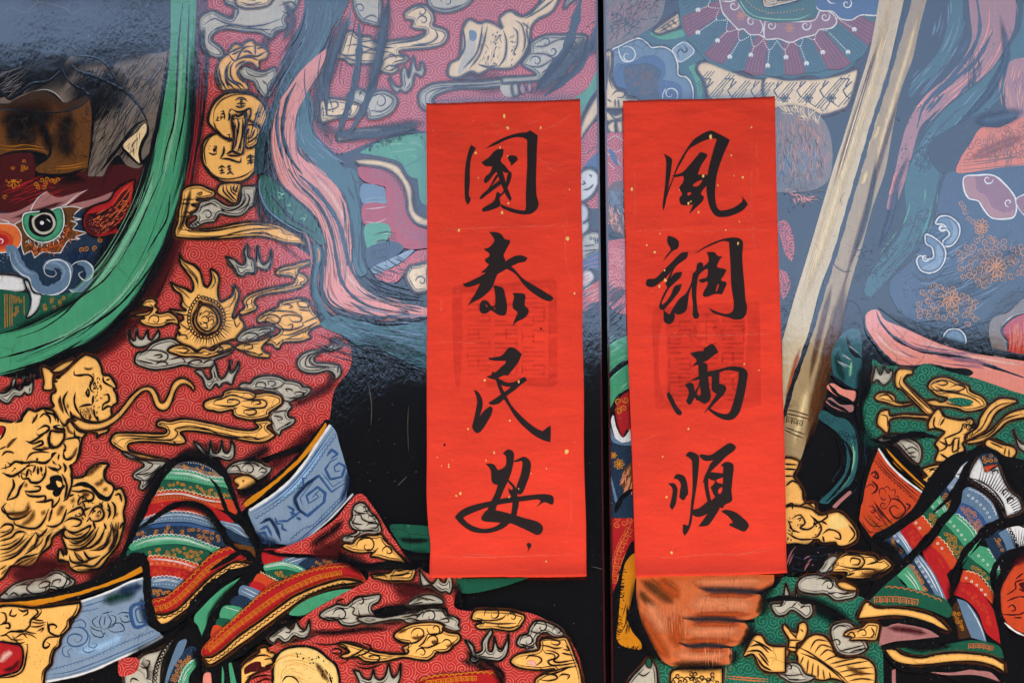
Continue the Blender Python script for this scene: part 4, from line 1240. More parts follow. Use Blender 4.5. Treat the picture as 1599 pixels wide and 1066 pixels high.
F o . 336,976 350,982 332,997 330,990
@@red_hem
F r:o1.2 . 317,1014 330,998 346,984 362,970 382,951 393,942 408,927 427,913 450,904 473,894 499,886 524,881 547,881 562,893 574,912! 560,904 537,901 511,907 486,916 458,929 431,948 403,969 380,984 370,992 350,1010 330,1024 318,1024
X scallop y 1.2 8 3 . 322,1014 346,990 382,956 408,932 450,908 499,891 547,886
X key y 1.3 8.4 . 328,1015 346,1000 366,982 388,966 412,948 440,929 470,914 500,902 530,896
@@gold_hem
F g:K2.2 . 320,1027 332,1026 352,1013 372,995 403,973 431,952 458,933 486,920 511,911 537,905 566,909! 548,912 520,916 495,925 470,938 440,960 410,982 385,1001 362,1017 345,1030 328,1038
X scallop K 1.3 8 -2.4 . 323,1030 334,1029 354,1016 374,998 404,977 432,956 460,937 488,924 514,915 540,908
@@bow_outline
S k 10 . 312,1010 314,1030 322,1042 335,1046 360,1030 395,1005 430,978 470,950 520,926 575,914
S k 10 . 405,860 450,866 500,866 545,874 570,896 582,918
A 1 18 . 400,860 440,864 520,868 570,890
@@green_lining
F n y5 340,560 430,480 560,420 700,385 850,375! 720,430 600,490 500,545 430,575
A 1 8 y5 340,570 450,580 600,500 800,400
@lower_robe
F q . 430,862 470,845 520,815 560,772 585,795 610,835 645,880 680,900 720,902 712,950 800,954 840,962 880,990 905,1030 915,1120! 380,1120! 400,1030 440,1000 480,960 540,925 575,905 565,880 520,868
"""
LEFT_C = """
@@shade
A 1 36 . 585,885 560,880 500,850
A 2 36 . 540,830 520,860 480,862
A 1 20 . 540,808 520,830 480,856
A 1 24 . 590,910 630,912 680,925 700,960
A 2 40 . 610,920 650,930 690,945
A 1 16 . 470,985 520,988 580,982 620,984
A 1 22 . 580,975 625,968 660,955 690,960
A 1 20 . 715,1030 750,1040 780,1066
A 1 14 . 430,1010 460,1000 500,990
@grey_cloud
F w:K1.8 y6 110,210 130,160 180,135 230,160 260,215 300,245 330,290 345,330 350,380 300,400 220,400 150,440 130,470 60,465 25,450 40,420 150,380 110,350 85,300 110,260
S K 1.5 y6 200,190 210,170 250,180 240,205 200,210 | 120,190 150,220 230,230 | 245,265 250,245 300,250 310,270 280,280 | 115,240 180,240 190,270 250,300 310,290 | 230,330 250,310 330,315 310,345 250,345 | 100,280 130,310 200,320 | 100,355 200,370 320,360 | 50,440 90,415 140,420 180,380
@gold_cloud
F g:K1.8 y6 25,500 50,475 110,480 150,435 220,410 300,410 350,400 380,440 400,470 440,500 460,530 500,570 540,610 560,640 500,630 420,620 350,600 300,590 260,580 280,550 180,555 90,540
C K 1.7 y6 235,495 90 1.2 170 1
C K 1.6 y6 410,540 52 1.1 170 1
S K 1.5 y6 330,510 280,560 260,580 340,590 | 350,420 380,450 410,450 | 480,560 520,590 530,620 | 300,400 330,390 320,420
@gold_cloud
F g:K1.8 y6 270,740 320,730 420,720 460,680 540,670 630,680 635,720 600,780 500,785 400,785 330,770 280,760
S K 1.4 y6 420,740 520,740 600,700 | 440,780 430,750 620,720 | 480,710 560,690 | 280,750 380,740 400,770
@grey_cloud
F w:K1.8 y6 665,685! 700,740 740,790 780,810 820,760 850,790 880,800 900,750 930,740! 945,830 920,895 890,875 850,880 800,850 760,820 700,830 680,790
@@shade
S k 12 . 560,886 600,884 640,884 668,884
A 1 26 . 540,884 580,890 620,884 660,886
S k 7 . 598,806 612,826 630,858 650,882
@grey_cloud
F w:K1.8 y5 565,575 590,540 650,510 700,490 760,500 800,470 850,440 920,430 1010,420 1000,470 950,500 950,540 1000,560 1060,590 1080,600 1000,620 930,640 880,630 800,650 730,640 700,610 620,605
C K 1.6 y5 720,570 60 1.1 180 1
C K 1.6 y5 860,470 55 1.0 160 1
S K 1.5 y5 580,590 640,590 700,600 780,590 | 770,500 820,520 810,560 880,590 870,620 | 850,530 860,570 890,590 1000,600 | 700,500 690,470 750,450
@grey_cloud
F w:K1.8 y8 -200,320 -120,300 -40,310 40,305 120,290 240,270 300,250 380,240 470,250 480,290 540,310 570,340 560,370 580,400 540,415 480,400 420,370 350,350 250,360 170,350 140,330 60,330 0,340 -120,360
C K 1.6 y8 350,305 60 1.1 170 1
S K 1.5 y8 130,310 200,300 270,270 | 150,330 200,320 290,340 | 240,320 300,260 | 420,330 480,320 490,345 450,350 | 440,260 460,290 520,320 | 200,290 260,300
@@shade
F k . 582,956 600,948 640,944 680,940 690,936 690,946 650,952 620,960 596,966
A 1 26 . 580,958 620,950 680,944
A 1 16 . 650,932 690,950 704,962
@grey_cloud
F w:K1.6 y8 180,210 240,165 320,140 390,150 440,180 450,205 380,215 300,220 220,225
S K 1.2 y8 220,200 300,170 400,190 | 250,180 280,160 340,190 | 200,215 300,195
A 1 10 y8 180,230 320,225 450,215
@gold_cloud
F g:K2.2 y8 75,450 110,410 200,365 290,350 400,350 455,375 440,400 490,425 560,435 580,470 560,500 520,530 480,570 390,580 380,600 330,635 250,630 150,615 0,645 -80,650 -150,640 -200,610 -300,620 -330,600 -260,570 -340,520 -330,500 -260,510 -160,540 -60,570 60,585 160,580 140,540 190,510 110,495
C K 1.7 y8 265,440 60 1.1 180 1
C K 1.6 y8 385,400 62 1.1 190 -1
C K 1.6 y8 375,490 50 1.1 180 1
C K 1.6 y8 480,515 45 1.0 190 1
C K 1.5 y8 285,580 45 1.0 180 1
S K 1.8 y8 80,460 150,500 240,500 320,440 | 320,440 430,430 455,380 | 260,530 330,540 430,500 | 330,440 300,500 260,530 | 380,560 450,580 530,540 | 190,515 180,560 180,580 60,590 0,580
S K 1.7 y7 780,320 830,300 880,320 860,350 800,340 780,320 | 620,250 740,270 870,260 930,300 900,350 820,390 | 860,240 1000,250 1080,290 1040,330 950,380 920,420 860,440 | 1170,380 1120,370 1170,360 1220,380 1180,430 1060,440 980,400 | 1000,370 1080,350 1160,300 1120,320 1140,280 1060,250 | 1240,330 1360,350 1460,350 1480,320 1420,300 | 1000,450 1100,480 1240,440
A 5 8 y8 200,460 260,470 300,440 | 350,500 420,490 | 470,540 540,500 | 100,430 180,400
@gold_cloud
F g:K2 y8 660,320 690,260 800,255 930,260 1050,290 1065,320 1040,360 1020,390 960,415 830,400 720,400 690,370 740,350 680,335
C K 1.6 y8 825,290 70 1.1 170 1
C K 1.6 y8 970,310 40 1.0 190 1
S K 1.5 y8 670,330 800,335 890,320 930,280 | 720,380 760,350 860,360 1000,355 | 880,350 860,380 950,390 1030,370
@grey_cloud
F w:K2.2 y8 610,480! 650,500 680,540 690,580 740,560 740,500 770,450 810,395! 820,430 790,490 790,560 815,570 830,500 830,450! 860,540 890,550 920,500 940,430! 940,530 920,600 870,640 800,635 730,630 690,655 650,635 660,580 640,530
S K 1.5 y8 690,580 720,570 | 780,540 800,580 | 850,550 880,570 910,540
A 1 18 y8 600,560 680,610 760,640 840,700
A 1 16 y8 760,640 860,700 920,790
@grey_cloud
F w:K2 y7 985,490! 1040,510 1070,560 1130,580 1150,540 1165,480! 1180,560 1230,580 1270,540 1300,420! 1320,520 1340,560 1380,520 1405,430! 1400,560 1370,640! 1050,640! 1020,560
@grey_cloud
F w:K2 y8 1000,500 1030,450 1090,430 1095,400 1120,360 1150,335 1220,345 1280,370 1330,400 1360,440 1340,465 1280,460 1220,430 1160,460 1150,520 1170,545 1130,565 1080,560 1070,540 1020,530
C K 1.6 y8 1190,385 60 1.1 180 1
C K 1.6 y8 1085,490 60 1.1 170 1
C K 1.5 y8 1310,415 40 1.0 180 1
S K 1.5 y8 1100,410 1160,430 1250,420 | 1020,510 1100,530 1160,490 | 1080,550 1140,530
@gold_cloud
F g:K2 y8 955,640 1010,590 1080,575 1170,555 1180,480 1230,460 1300,465 1370,460 1400,500 1440,600 1470,680 1490,760 1500,860! 1180,860 1140,790 1200,740 1290,700 1180,710 1060,700 990,680
S K 1.8 y8 1170,500 1220,470 1290,480 1330,500 1310,520 1260,510 | 1180,520 1240,530 1290,545 1350,540 | 1070,630 1100,600 1170,610 1190,640 1140,680 | 1200,555 1220,580 1280,590 1290,620 1240,640 1260,670 1350,670 1460,650 | 1220,560 1280,570 1320,600 1280,640 1330,650 1450,630 | 1170,690 1250,720 1380,690 1470,680 | 1180,715 1260,740 1400,690 | 1150,770 1200,740 1290,745 1310,770 1240,790 1180,780 | 1320,760 1350,740 1400,750 1380,780 | 1340,580 1430,600 | 1370,520 1400,560 1350,550
A 7 12 y8 1070,670 1120,650 1150,690
@red_hem
F r:o1.4 y8 250,804 340,770 450,740 560,735 680,725 800,715 870,730 900,804! 900,870 250,870
X scallop y 1.4 9 3 y8 280,790 400,760 520,755 640,740 760,735 860,750
X key y 1.4 8 y8 320,810 450,795 560,780 680,775
A 1 20 y8 820,690 880,770 910,850
@peach_emblem
F g:K2 y7 20,430 80,380 150,330 150,300 210,290 230,330 290,350 260,400 280,430 200,460 250,470 160,500 60,560 0,640 -120,640 -60,540
S K 1.8 y7 40,430 120,370 200,360 260,380 | 190,400 250,390 280,410 | 30,560 140,510 250,480 | 20,600 130,550 220,540 270,560 | 100,620 200,570 260,590
F 2 y7 20,470 100,420 160,420 170,460 240,460 180,500 80,510 20,530
F G:k4 y7 270,480 290,390 350,320 450,285 580,285 680,320 760,390 830,450 860,560 860,660! 280,660 268,560
X brush y 0.8 26 60 y7 300,600 320,480 420,420 560,440 680,520
X hair K 2.2 16 3 60 60 0 y7 420,330 600,320 720,400 700,480 520,400
X hair K 1.6 14 6 100 20 0 y7 690,420 760,480 830,600 780,600 700,520
S k 2.5 y7 350,600 390,550 460,560 510,620
A 5 12 y7 640,420 700,500 760,600
@grey_cloud
F w:K1.8 y5 190,740 240,690 300,650 300,610! 330,660 370,670 390,600! 420,660 460,680 490,600! 495,680 470,730 420,740 380,720 340,760 300,770 260,740 230,775
S K 1.4 y5 310,690 340,700 370,660 | 410,690 450,690 480,650
A 1 14 y5 170,750 280,660 420,590
@lace_trim
F w:K1.6 y2 -20,1000 60,960 90,880 150,840 230,820 290,780 360,720 370,740 310,830 270,930 260,1030 250,1110! -20,1110!
X rings K 1.2 2.4 6 y2 345,740 290,810 250,890 225,970 210,1066
S K 1.8 y2 330,730 270,810 230,890 205,970 190,1080 | 370,740 310,820 270,910 250,1080
X rays K 1.1 16 y2 60,1000 90 150 -60 20
S K 1.6 y2 140,890 170,900 160,940 120,950 100,930 | 150,970 160,950 | 20,1066 40,1030 90,1050
F q y2 -60,890 60,870 90,890 80,960 30,1000 -60,1010
A 1 20 y2 0,850 180,790 330,700 460,600
@striped_end
F k y2 350,740 470,640 540,700 560,900 700,960 860,900 880,1110! 260,1110! 290,900
F s y2 390,760 440,730 460,740 420,850 350,960 310,1066 290,1066 320,940
F D y2 420,850 470,790 530,800 500,880 430,950 390,1066! 320,1066! 350,960
X curls y 0.9 20 3.0 y2 400,890 500,820 500,900 400,1040 340,1050
F n y2 430,950 520,880 540,920 480,1010 470,1100! 390,1100!
X scallop W 1 6 2 y2 400,1066 430,990 470,930 520,890
S W 0.9 y2 420,1066 450,990 500,930 | 430,1066 460,1000
F p y2 590,1000 640,990 650,1110! 580,1110!
F n y2 730,940 745,1000 740,1110! 725,1110!
F n y2 780,920 800,910 850,1110! 800,1110!
A 1 14 y2 500,800 540,900 560,1060
"""
draw(LEFT_B + LEFT_C, LEFT, LO, clip=LCLIP)
# ------------------------------------------------------------------ left leaf, centre: scarves, upper robe with clouds, beard strands
LEFT_D = """
@upper_robe
F q . 505,-60! 941,-60! 942,95 925,130 905,150 890,200 660,205 640,200 580,222 530,240 500,230 488,190 485,120 500,40
A 1 40 . 520,20 505,100 500,180 520,230
A 2 40 . 700,110 760,130 800,120
A 1 26 . 560,210 620,200 665,190
@teal_scarf
F T b 290,-60! 600,-60! 560,60 480,170 420,300 340,400 250,520 210,600 140,700 110,760 60,900 40,1080 -10,1080 0,900 50,760 110,640 170,500 240,380 290,260 310,120
X brush s 1.6 24 60 b 360,-20 360,120 330,260 260,380 180,520 120,680 60,860
X brush t 2.2 22 70 b 460,-20 440,120 380,280 300,400 220,540
X brush k 2.2 26 70 b 400,-20 390,140 340,280 260,400 160,560 90,720 30,920
X brush t 3.0 16 50 b 520,0 500,100 450,200
@pink_scarf
F p . 512,76! 495,88 470,112 450,140 437,160 428,190 425,220 428,250 432,270 440,287 458,307 480,325 498,345 506,367 510,392 505,417 503,442 510,467 525,480 550,490 580,500 620,500 668,494! 680,484! 668,482 613,467 580,454 560,437 550,407 550,380 548,347 540,317 525,290 505,267 490,258 475,250 463,233 461,200 465,175 478,150 495,120 506,98
A 7 20 f 320,0 440,120 540,280 580,430
A 7 16 f 540,560 590,680 700,770 900,830
X brush P 2.0 40 60 . 440,170 432,220 445,280 480,320 505,360 515,410 515,450 540,480 600,494
X brush 8 1.6 18 40 f 430,560 440,700 500,820 640,880
X brush u 1.2 26 34 . 462,140 440,190 440,240 460,290 500,330 520,400 522,450
X brush P 1.6 20 30 . 500,100 470,150 466,200 480,245 520,290
@@scarf_fold
S k 6 b 250,520 190,640 165,800 180,900 220,1000 290,1090
S D 5 b 150,640 130,760 140,880 170,1000
S k 5 f 200,-10 270,90 370,190 440,300 480,420 500,540 530,680 600,780 720,850 880,880
S D 7 f 270,30 360,110 450,220 520,340 550,460 575,560 600,640
S k 4 f 80,0 130,80 210,170 310,250 390,340 | 430,380 440,480 420,600 412,720 440,820 520,880 640,920 760,950 900,950 1070,915
S k 4 f 590,560 620,660 720,760 880,820 | 560,170 590,320 600,480
X brush k 1.8 26 20 f 430,460 420,640 430,800 540,890 700,940 1000,930
X brush k 1.5 24 22 f 600,580 660,700 780,780 1000,830
@green_scarf
F N f 20,60 60,30 130,80 230,170 330,260 390,350 432,450 400,465 330,400 240,352 150,300 70,230 30,140
X hair m 1.2 12 9 30 60 60 f 120,130 230,180 330,300 300,330 180,250
S k 5 f 90,150 160,230 220,300 300,350 370,390
S s 3 f 20,60 25,140 70,240 150,310 240,365 320,400
S k 4 f 60,20 140,80 240,170 340,260 400,350
F t f 360,460 400,480 410,540 390,620 380,720 410,820 460,900 540,970 640,1010 700,1066 640,1090 520,1010 430,920 370,800 355,680 375,560
S y 2.5 f 385,480 395,530 385,580
S k 5 f 350,440 365,560 345,700 365,820 430,940 540,1030 | 410,470 430,540 410,640 400,740 430,830
@teal_band*
F t b 300,620 330,570 350,640 360,720 350,800 380,860 450,930 540,1040 610,1100 460,1100 330,980 260,900 250,800 262,700
F t f 430,-10 600,-10 640,60 650,200 655,400 660,540 690,640 640,655 605,560 612,430 592,300 540,150 440,30
S k 3 b 340,560 330,640 340,760 380,860 480,960 560,1060 | 370,690 380,770
S k 3 f 590,0 620,100 650,230 | 600,60 640,80 | 650,380 640,560 660,640 | 550,150 590,280
X brush k 1.5 30 40 f 540,60 610,200 630,400 640,600
X brush s 2 14 40 b 290,700 300,880 420,1000 540,1080
@teal_band
F t f 400,960 500,905 600,925 740,965 900,965 1075,935! 1075,1240! 980,1210 850,1150 740,1090 640,1050 520,1020
X brush k 2.0 44 90 f 430,940 560,1000 760,1040 1075,1080
X brush k 1.5 24 50 j 600,0 740,60 900,120 1070,190
X brush s 1.8 26 70 f 480,930 620,980 800,1020 1075,1040
A i 20 f 640,1040 820,1090 1070,1160
@cuff_panel*
F n b 650,950 760,890 880,852 1080,828! 1080,1120! 960,1100 900,1015 800,982 700,962
X brush m 1 12 60 b 780,920 1000,900 1060,940
F n f 1000,-60! 1090,-60! 1090,215! 1030,195 1010,80
@cuff_panel
F r f 640,-20 830,-20 900,50 940,120 945,200 960,280 1000,340 1080,372! 1080,482! 960,492 870,462 820,412 815,300 810,150 800,100 700,80 645,40
X key v 1.3 15 f 720,20 820,40 870,110 890,210 890,300 930,380 1040,420
S o 0.8 f 640,80 700,85 790,100 810,180 815,300 825,400 880,460 980,490
@@gold_edge
F c:K1.4 f 640,-40 780,-20 850,10 900,60 930,120 945,190 950,260 1000,330 1080,352! 1080,308! 1000,268 975,200 970,110 930,40 880,-30 760,-66 620,-66
X scallop K 0.9 9 -2.5 f 700,-30 800,-5 880,60 930,160 945,250 990,320 1068,345
@@stripe*
F s f 660,90 790,105 808,160 808,210 670,212
X dots W 0.6 3.4 f 690,180 740,170 800,175 | 690,200 760,195 805,200
F r f 670,214 808,214 815,300 818,330 680,340
S W 0.9 f 680,240 760,235 810,225 | 680,320 750,325 815,300
F n f 680,345 818,335 830,420 720,490 690,480
X hair m 1.2 18 12 -20 14 0 f 700,440 810,380 830,420 720,480
F D f 690,490 840,440 920,490 760,600 700,600
F b f 715,610 850,545 960,495 985,500 890,580 740,645
X dots W 0.7 4 f 800,580 880,540 950,505
F q f 740,655 880,592 1000,505 1080,492! 1080,572 960,602 880,692 800,695
X brush k 1.6 26 80 f 690,420 720,560 800,640 900,690
X brush k 1.4 16 40 f 700,490 820,460 900,480
X brush k 2.2 44 90 f 660,680 780,740 920,780 1068,810
@gold_cloud
F c:K1.8 f 935,655 960,600 1010,590 1080,570! 1080,745! 1000,760 960,720
C K 1.6 f 1030,690 36 1.1 180 1
X scallop K 1.2 6 2 f 960,740 940,660 980,600 1060,575
@gold_cloud
F c:K1.7 b 480,350 520,320 540,260 560,210 600,195 620,215 640,230 720,230 725,258 780,265 860,255 980,240 1040,215 1060,190 1000,182 970,170 980,130 930,120 930,80 990,40 1050,35 1100,80 1110,130 1100,160 1180,190 1195,230 1160,280 1080,300 960,310 890,320 900,340 950,360 930,390 860,410 890,430 850,460 790,450 760,430 780,400 700,400 620,400 580,400 550,370 490,365
C K 1.5 b 1030,75 40 1.1 200 1
C K 1.5 b 1040,130 36 1.1 180 1
S K 1.5 b 640,235 700,230 725,250 660,262 620,255 | 1030,180 1060,200 1030,235 940,260 840,275 | 1110,180 1130,230 1080,270 960,285 | 560,290 620,280 700,300 780,320 850,330 | 500,330 580,350 680,330 740,340 | 780,400 820,360 890,350 930,370 860,385 | 820,350 850,340 880,365 | 790,440 830,410 870,425 830,440 | 550,360 620,380 | 660,330 760,300 860,300
@horn_emblem
F c:K1.9 . 700,118 703,100 716,92 720,75 723,45 733,31 748,37 760,34 772,38 785,45 780,30 790,20 800,18 815,26 832,18 850,-10 862,-60! 886,-60! 876,-10 862,18 840,30 830,42 828,55 826,75 812,95 800,106 784,108 765,108 748,116 735,112 715,122
F w b 1340,200 1370,230 1360,330 1320,420 1260,460 1280,380
F s b 1330,190 1370,200 1375,240 1350,260 1330,240
S K 2 b 1410,150 1400,240 1370,340 1290,430 | 1440,170 1420,260 1390,350 1330,430 | 1540,190 1560,260 1550,360 1500,430 | 1380,400 1440,420 1500,410 | 1290,180 1300,290 1260,380
X hair K 1.4 20 5 130 20 0 b 1480,180 1540,220 1500,400 1470,400
X hair u 1 30 12 100 20 0 b 1400,200 1540,200 1500,420 1400,400
S K 1.6 c 0,80 40,100 70,110 | 60,110 130,60 220,-10 | 80,120 180,60 270,-10 | 20,130 60,160 80,260 60,340 | 60,140 110,180 | 0,170 30,200 30,280 0,340 | 100,140 90,200 100,280 60,360
X hair K 1.2 16 5 130 20 0 c 0,200 40,250 20,380 0,400
@grey_cloud
F w:K1.6 b 830,480 870,540 910,540 905,450 930,420 950,490 965,430 980,350! 1000,440 1020,440 1030,380! 1050,440 1030,480 990,460 970,540 930,580 900,560 880,580 850,550
@gold_cloud
F c:K1.4 b 405,640 460,620 560,630 650,650 640,700 600,740 520,740 440,760 408,764 400,700
S K 1.3 b 440,650 500,640 510,670 460,690 420,680 | 530,690 590,680 580,720 540,710 | 410,720 500,730 600,720
@grey_cloud
F w:K1.5 b 560,620 600,580 650,560 700,590 790,570 860,600 880,640 850,700 780,740 700,745 690,700 640,650
C K 1.4 b 770,640 60 1.1 180 1
S K 1.3 b 640,600 660,570 650,600 | 700,690 780,700 840,660 850,620 790,590
@grey_cloud
F w:K1.6 b 1015,640 1020,580 1090,530 1200,515 1400,510 1620,485! 1620,530! 1400,550 1250,555 1130,590 1095,630 1120,665 1060,690 1030,670
S K 1.2 b 1060,650 1060,590 1130,555 1300,540 1500,525
@grey_cloud
F w:K1.5 b 1060,-40! 1360,-40! 1330,25 1240,72 1160,80 1100,60 1070,20
C K 1.4 b 1190,15 40 1 180 1
S K 1.2 b 1090,40 1180,60 1290,30
@grey_cloud
F w:K1.4 b 600,-40! 780,-40! 776,160 700,150 650,130 612,60
C K 1.4 b 650,60 36 1 180 1
S K 1.2 b 660,130 720,100 760,120
@grey_cloud
F w:K1.2 b 500,850 600,812 800,802 740,840 640,860 510,882
@grey_cloud
F w b 1520,545 1560,520 1600,530 1600,600 1550,600
@grey_cloud
F w:K1.6 c 60,400 110,330 120,270 200,225 300,220 460,225 450,290 430,360 330,420 330,470 200,500 -60,520! -60,488 60,480 150,470 120,440
C K 1.5 c 210,270 36 1.1 180 1
C K 1.5 c 250,320 36 1.1 180 -1
C K 1.5 c 150,385 40 1.1 180 1
C K 1.4 c 370,290 50 1 180 1
S K 1.4 c 110,340 200,340 300,390 | 120,290 200,290 290,250 420,240 | 70,400 160,420 240,380 330,330 430,330 | 180,460 250,420 330,420
@pendant_bead*
F w:K1.2 c 0,530 30,525 40,590 10,600
F P:K1.2 c 45,560 60,520 80,560 70,590
F P:K1.2 c 95,540 110,515 120,560 105,580
@grey_cloud
F w:K1.4 c 320,60 360,20 420,-20 560,-60 380,-60
C K 1.3 c 380,20 34 1 180 1
@teal_band
F n c 545,395! 560,380! 545,520 480,620 430,720 415,760! 380,760 400,640 360,635 460,560 510,470
@gold_edge
F c:K1.5 c 553,570! 556,690! 500,765 450,835 420,900! 410,900! 425,790 480,670 530,592
X scallop K 1 7 2 c 540,700 490,770 440,840 420,890
@upper_robe
F q c 560,735! 565,1300! 420,1300! 415,905! 450,850 500,780
X scallop K 1 8 2 c 470,960 510,930 550,900
F B c 470,1010 540,940 556,950 556,1066 440,1066
@beard_strand
S k 10 b 640,150 645,300 620,500 570,680 500,880
@beard_strand
S k 12 b 830,-20 800,180 770,360 720,560 640,740 570,860
@beard_strand
S k 9 b 540,200 480,380 440,560 440,720
A 1 26 b 560,80 520,240 470,400 450,560
A 1 30 b 830,0 790,200 750,400 690,600
A 1 24 b 400,760 520,840 700,850 1040,790
@beard_strand
S k 14 c 430,-20 380,180 330,320 240,440 150,560
@beard_strand
S k 10 c 540,120 480,300 400,440 200,600
A 1 40 c 460,200 380,360 240,500 100,600
A 1 20 c 500,240 520,300 480,340
@beard_strand
X brush k 1.4 20 90 b 560,80 520,300 480,500 520,700
@flaked_paint
X hair k 1.6 50 7 60 60 30 b 700,820 1050,780 1040,850 800,900 660,950
@flaked_paint
X hair k 1.4 40 5 40 80 0 b 380,600 600,800 600,1000 450,950
@flaked_paint
X hair k 1.6 26 6 60 60 0 c 420,120 550,100 550,330 450,360
@fairy_figure*
F W:K2 g 420,20 480,-15 530,10 545,60 500,150 440,192 415,185
S K 1.6 g 485,40 480,25 495,30 490,45 | 440,60 455,80 430,85 | 440,120 480,110 510,80
F W:K1.6 g 425,200 470,230 475,290 440,330 470,310 480,350 450,400 430,420
F w:K1.4 g 430,420 500,380 555,390! 558,490! 440,560 430,540
X rings K 1.2 2 6 g 490,420 540,430 510,450
S K 1.3 g 440,470 520,460 | 440,500 540,490 | 450,530 520,500
F B g 440,560 560,490! 565,640! 500,610 440,620
X dots O 1.1 4 g 470,560 560,520 | 450,590 560,560 | 500,600 560,590
F W:K1.8 g 440,625 490,620 515,660 490,700 440,730
S K 1.5 g 470,650 480,655 | 460,690 470,680
F o g 440,760 510,700 562,680! 562,800! 500,850 445,880
X brush p 1.6 16 60 g 440,800 500,760 560,730
X brush W 0.8 10 60 g 440,760 500,720 560,700
X brush D 2 16 60 g 440,900 520,860 570,830
A 1 14 g 440,910 520,880 570,820
@lower_teal_band*
F t j 1080,1160 1080,1240! 900,1240! 860,1200 840,1150
F N n 840,85 1090,95! 1090,260! 1000,255 920,230 880,180
A 1 12 n 880,170 980,185 1090,180
F N n 1240,420! 1700,415! 1500,480 1290,510
A 1 20 n 1240,430 1260,520 1300,600
A 1 30 n 900,290 1000,290 1100,290
@scratch
S e 0.7 o 490,338 520,345 575,358
@scratch
S e 0.6 n 1450,130 1560,160 1640,150
@scratch
S e 0.6 j 700,260 720,400 715,520
@scratch
S e 0.6 j 880,900 920,860 940,840
@scratch
S e 0.5 j 950,400 945,520 950,680
"""
draw(LEFT_D, LEFT, LO, clip=LCLIP)
# ------------------------------------------------------------------ right leaf
RO = tuple(RIGHT.location)
RIGHT_A = """
@mantle_ground
F x . 952,-60! 1660,-60! 1660,520! 1480,560 1360,520 1330,470 1200,480 958,500
@fur_trim
F e c 575,330! 575,-60! 960,-60! 940,80 900,150 860,180 760,240 640,305
X hair P 1.1 120 22 -70 35 20 c 590,300 580,-20 930,-20 880,160 700,260
X hair P 1.1 50 18 -60 40 20 c 620,240 600,100 700,40 860,30 800,120
X hair k 1.0 90 16 -70 50 0 c 590,300 600,0 900,0 860,150
@cloud_plate
F t c 780,240 880,185 960,195 1080,178 1092,262 1192,372 1152,432 1202,520 1197,660! 1100,660! 1050,470 960,290 860,296
F n c 860,215 900,195 960,205 1060,190 1070,230 940,250
F n c 1100,420 1150,400 1180,400 1140,440 1180,520 1180,640! 1150,640! 1150,540 1120,460
F s:W2 c 620,320 660,295 780,242 840,270 868,300 940,295 1000,330 1030,400 1036,470 1090,490 1126,560 1122,660! 640,660! 620,560
F B c 640,560 632,460 650,400 690,400 740,395 790,370 830,350 900,352 950,400 955,470 940,500 1000,510 1050,540 1060,600 1040,660! 700,660! 660,600
F D c 700,420 780,400 860,400 930,450 900,540 940,640! 760,640! 700,520
X curls u 1.2 34 3 c 680,430 860,400 930,500 890,600 860,620 740,540
X flower u 1 6 10 c 820,470
C W 2 c 720,350 62 1.2 240 1
S W 2 c 662,295 668,340 690,380 720,394
C W 2 c 985,590 52 1.2 60 -1
S W 2 c 938,630 938,590 960,550
S W 1.6 c 620,320 618,400 612,480 640,545 | 1075,475 1110,510 1125,580
F b:W1.4 c 1000,310 1070,265 1130,310 1125,340 1045,390 1010,340
S k 3 c 1040,365 1030,330 1050,310 1070,330 1085,325 1085,300 1060,280
@gold_brocade
F c:K1.4 c 880,195 1035,82! 1042,165 960,200 910,215
S K 1.1 c 900,195 1030,110 | 910,205 1040,130 | 960,150 1000,180 | 990,130 1030,160 | 930,175 970,195
F c:K2 c 1150,430 1190,388 1280,410 1400,460 1500,490 1640,496! 1640,660! 1225,660! 1200,520
F c:K2 d -20,492 120,500 340,490 480,460 560,440 535,560 500,660 450,690 340,722 270,690 150,664 40,684 -20,684!
@@brocade_line
X brocade K
@pleated_collar
F t . 1060,-60! 1360,-60! 1350,30 1340,90 1325,108 1305,116 1284,122 1260,118 1235,123 1210,120 1185,122 1160,112 1140,112 1115,102 1100,92 1085,76 1072,60 1062,30
"""
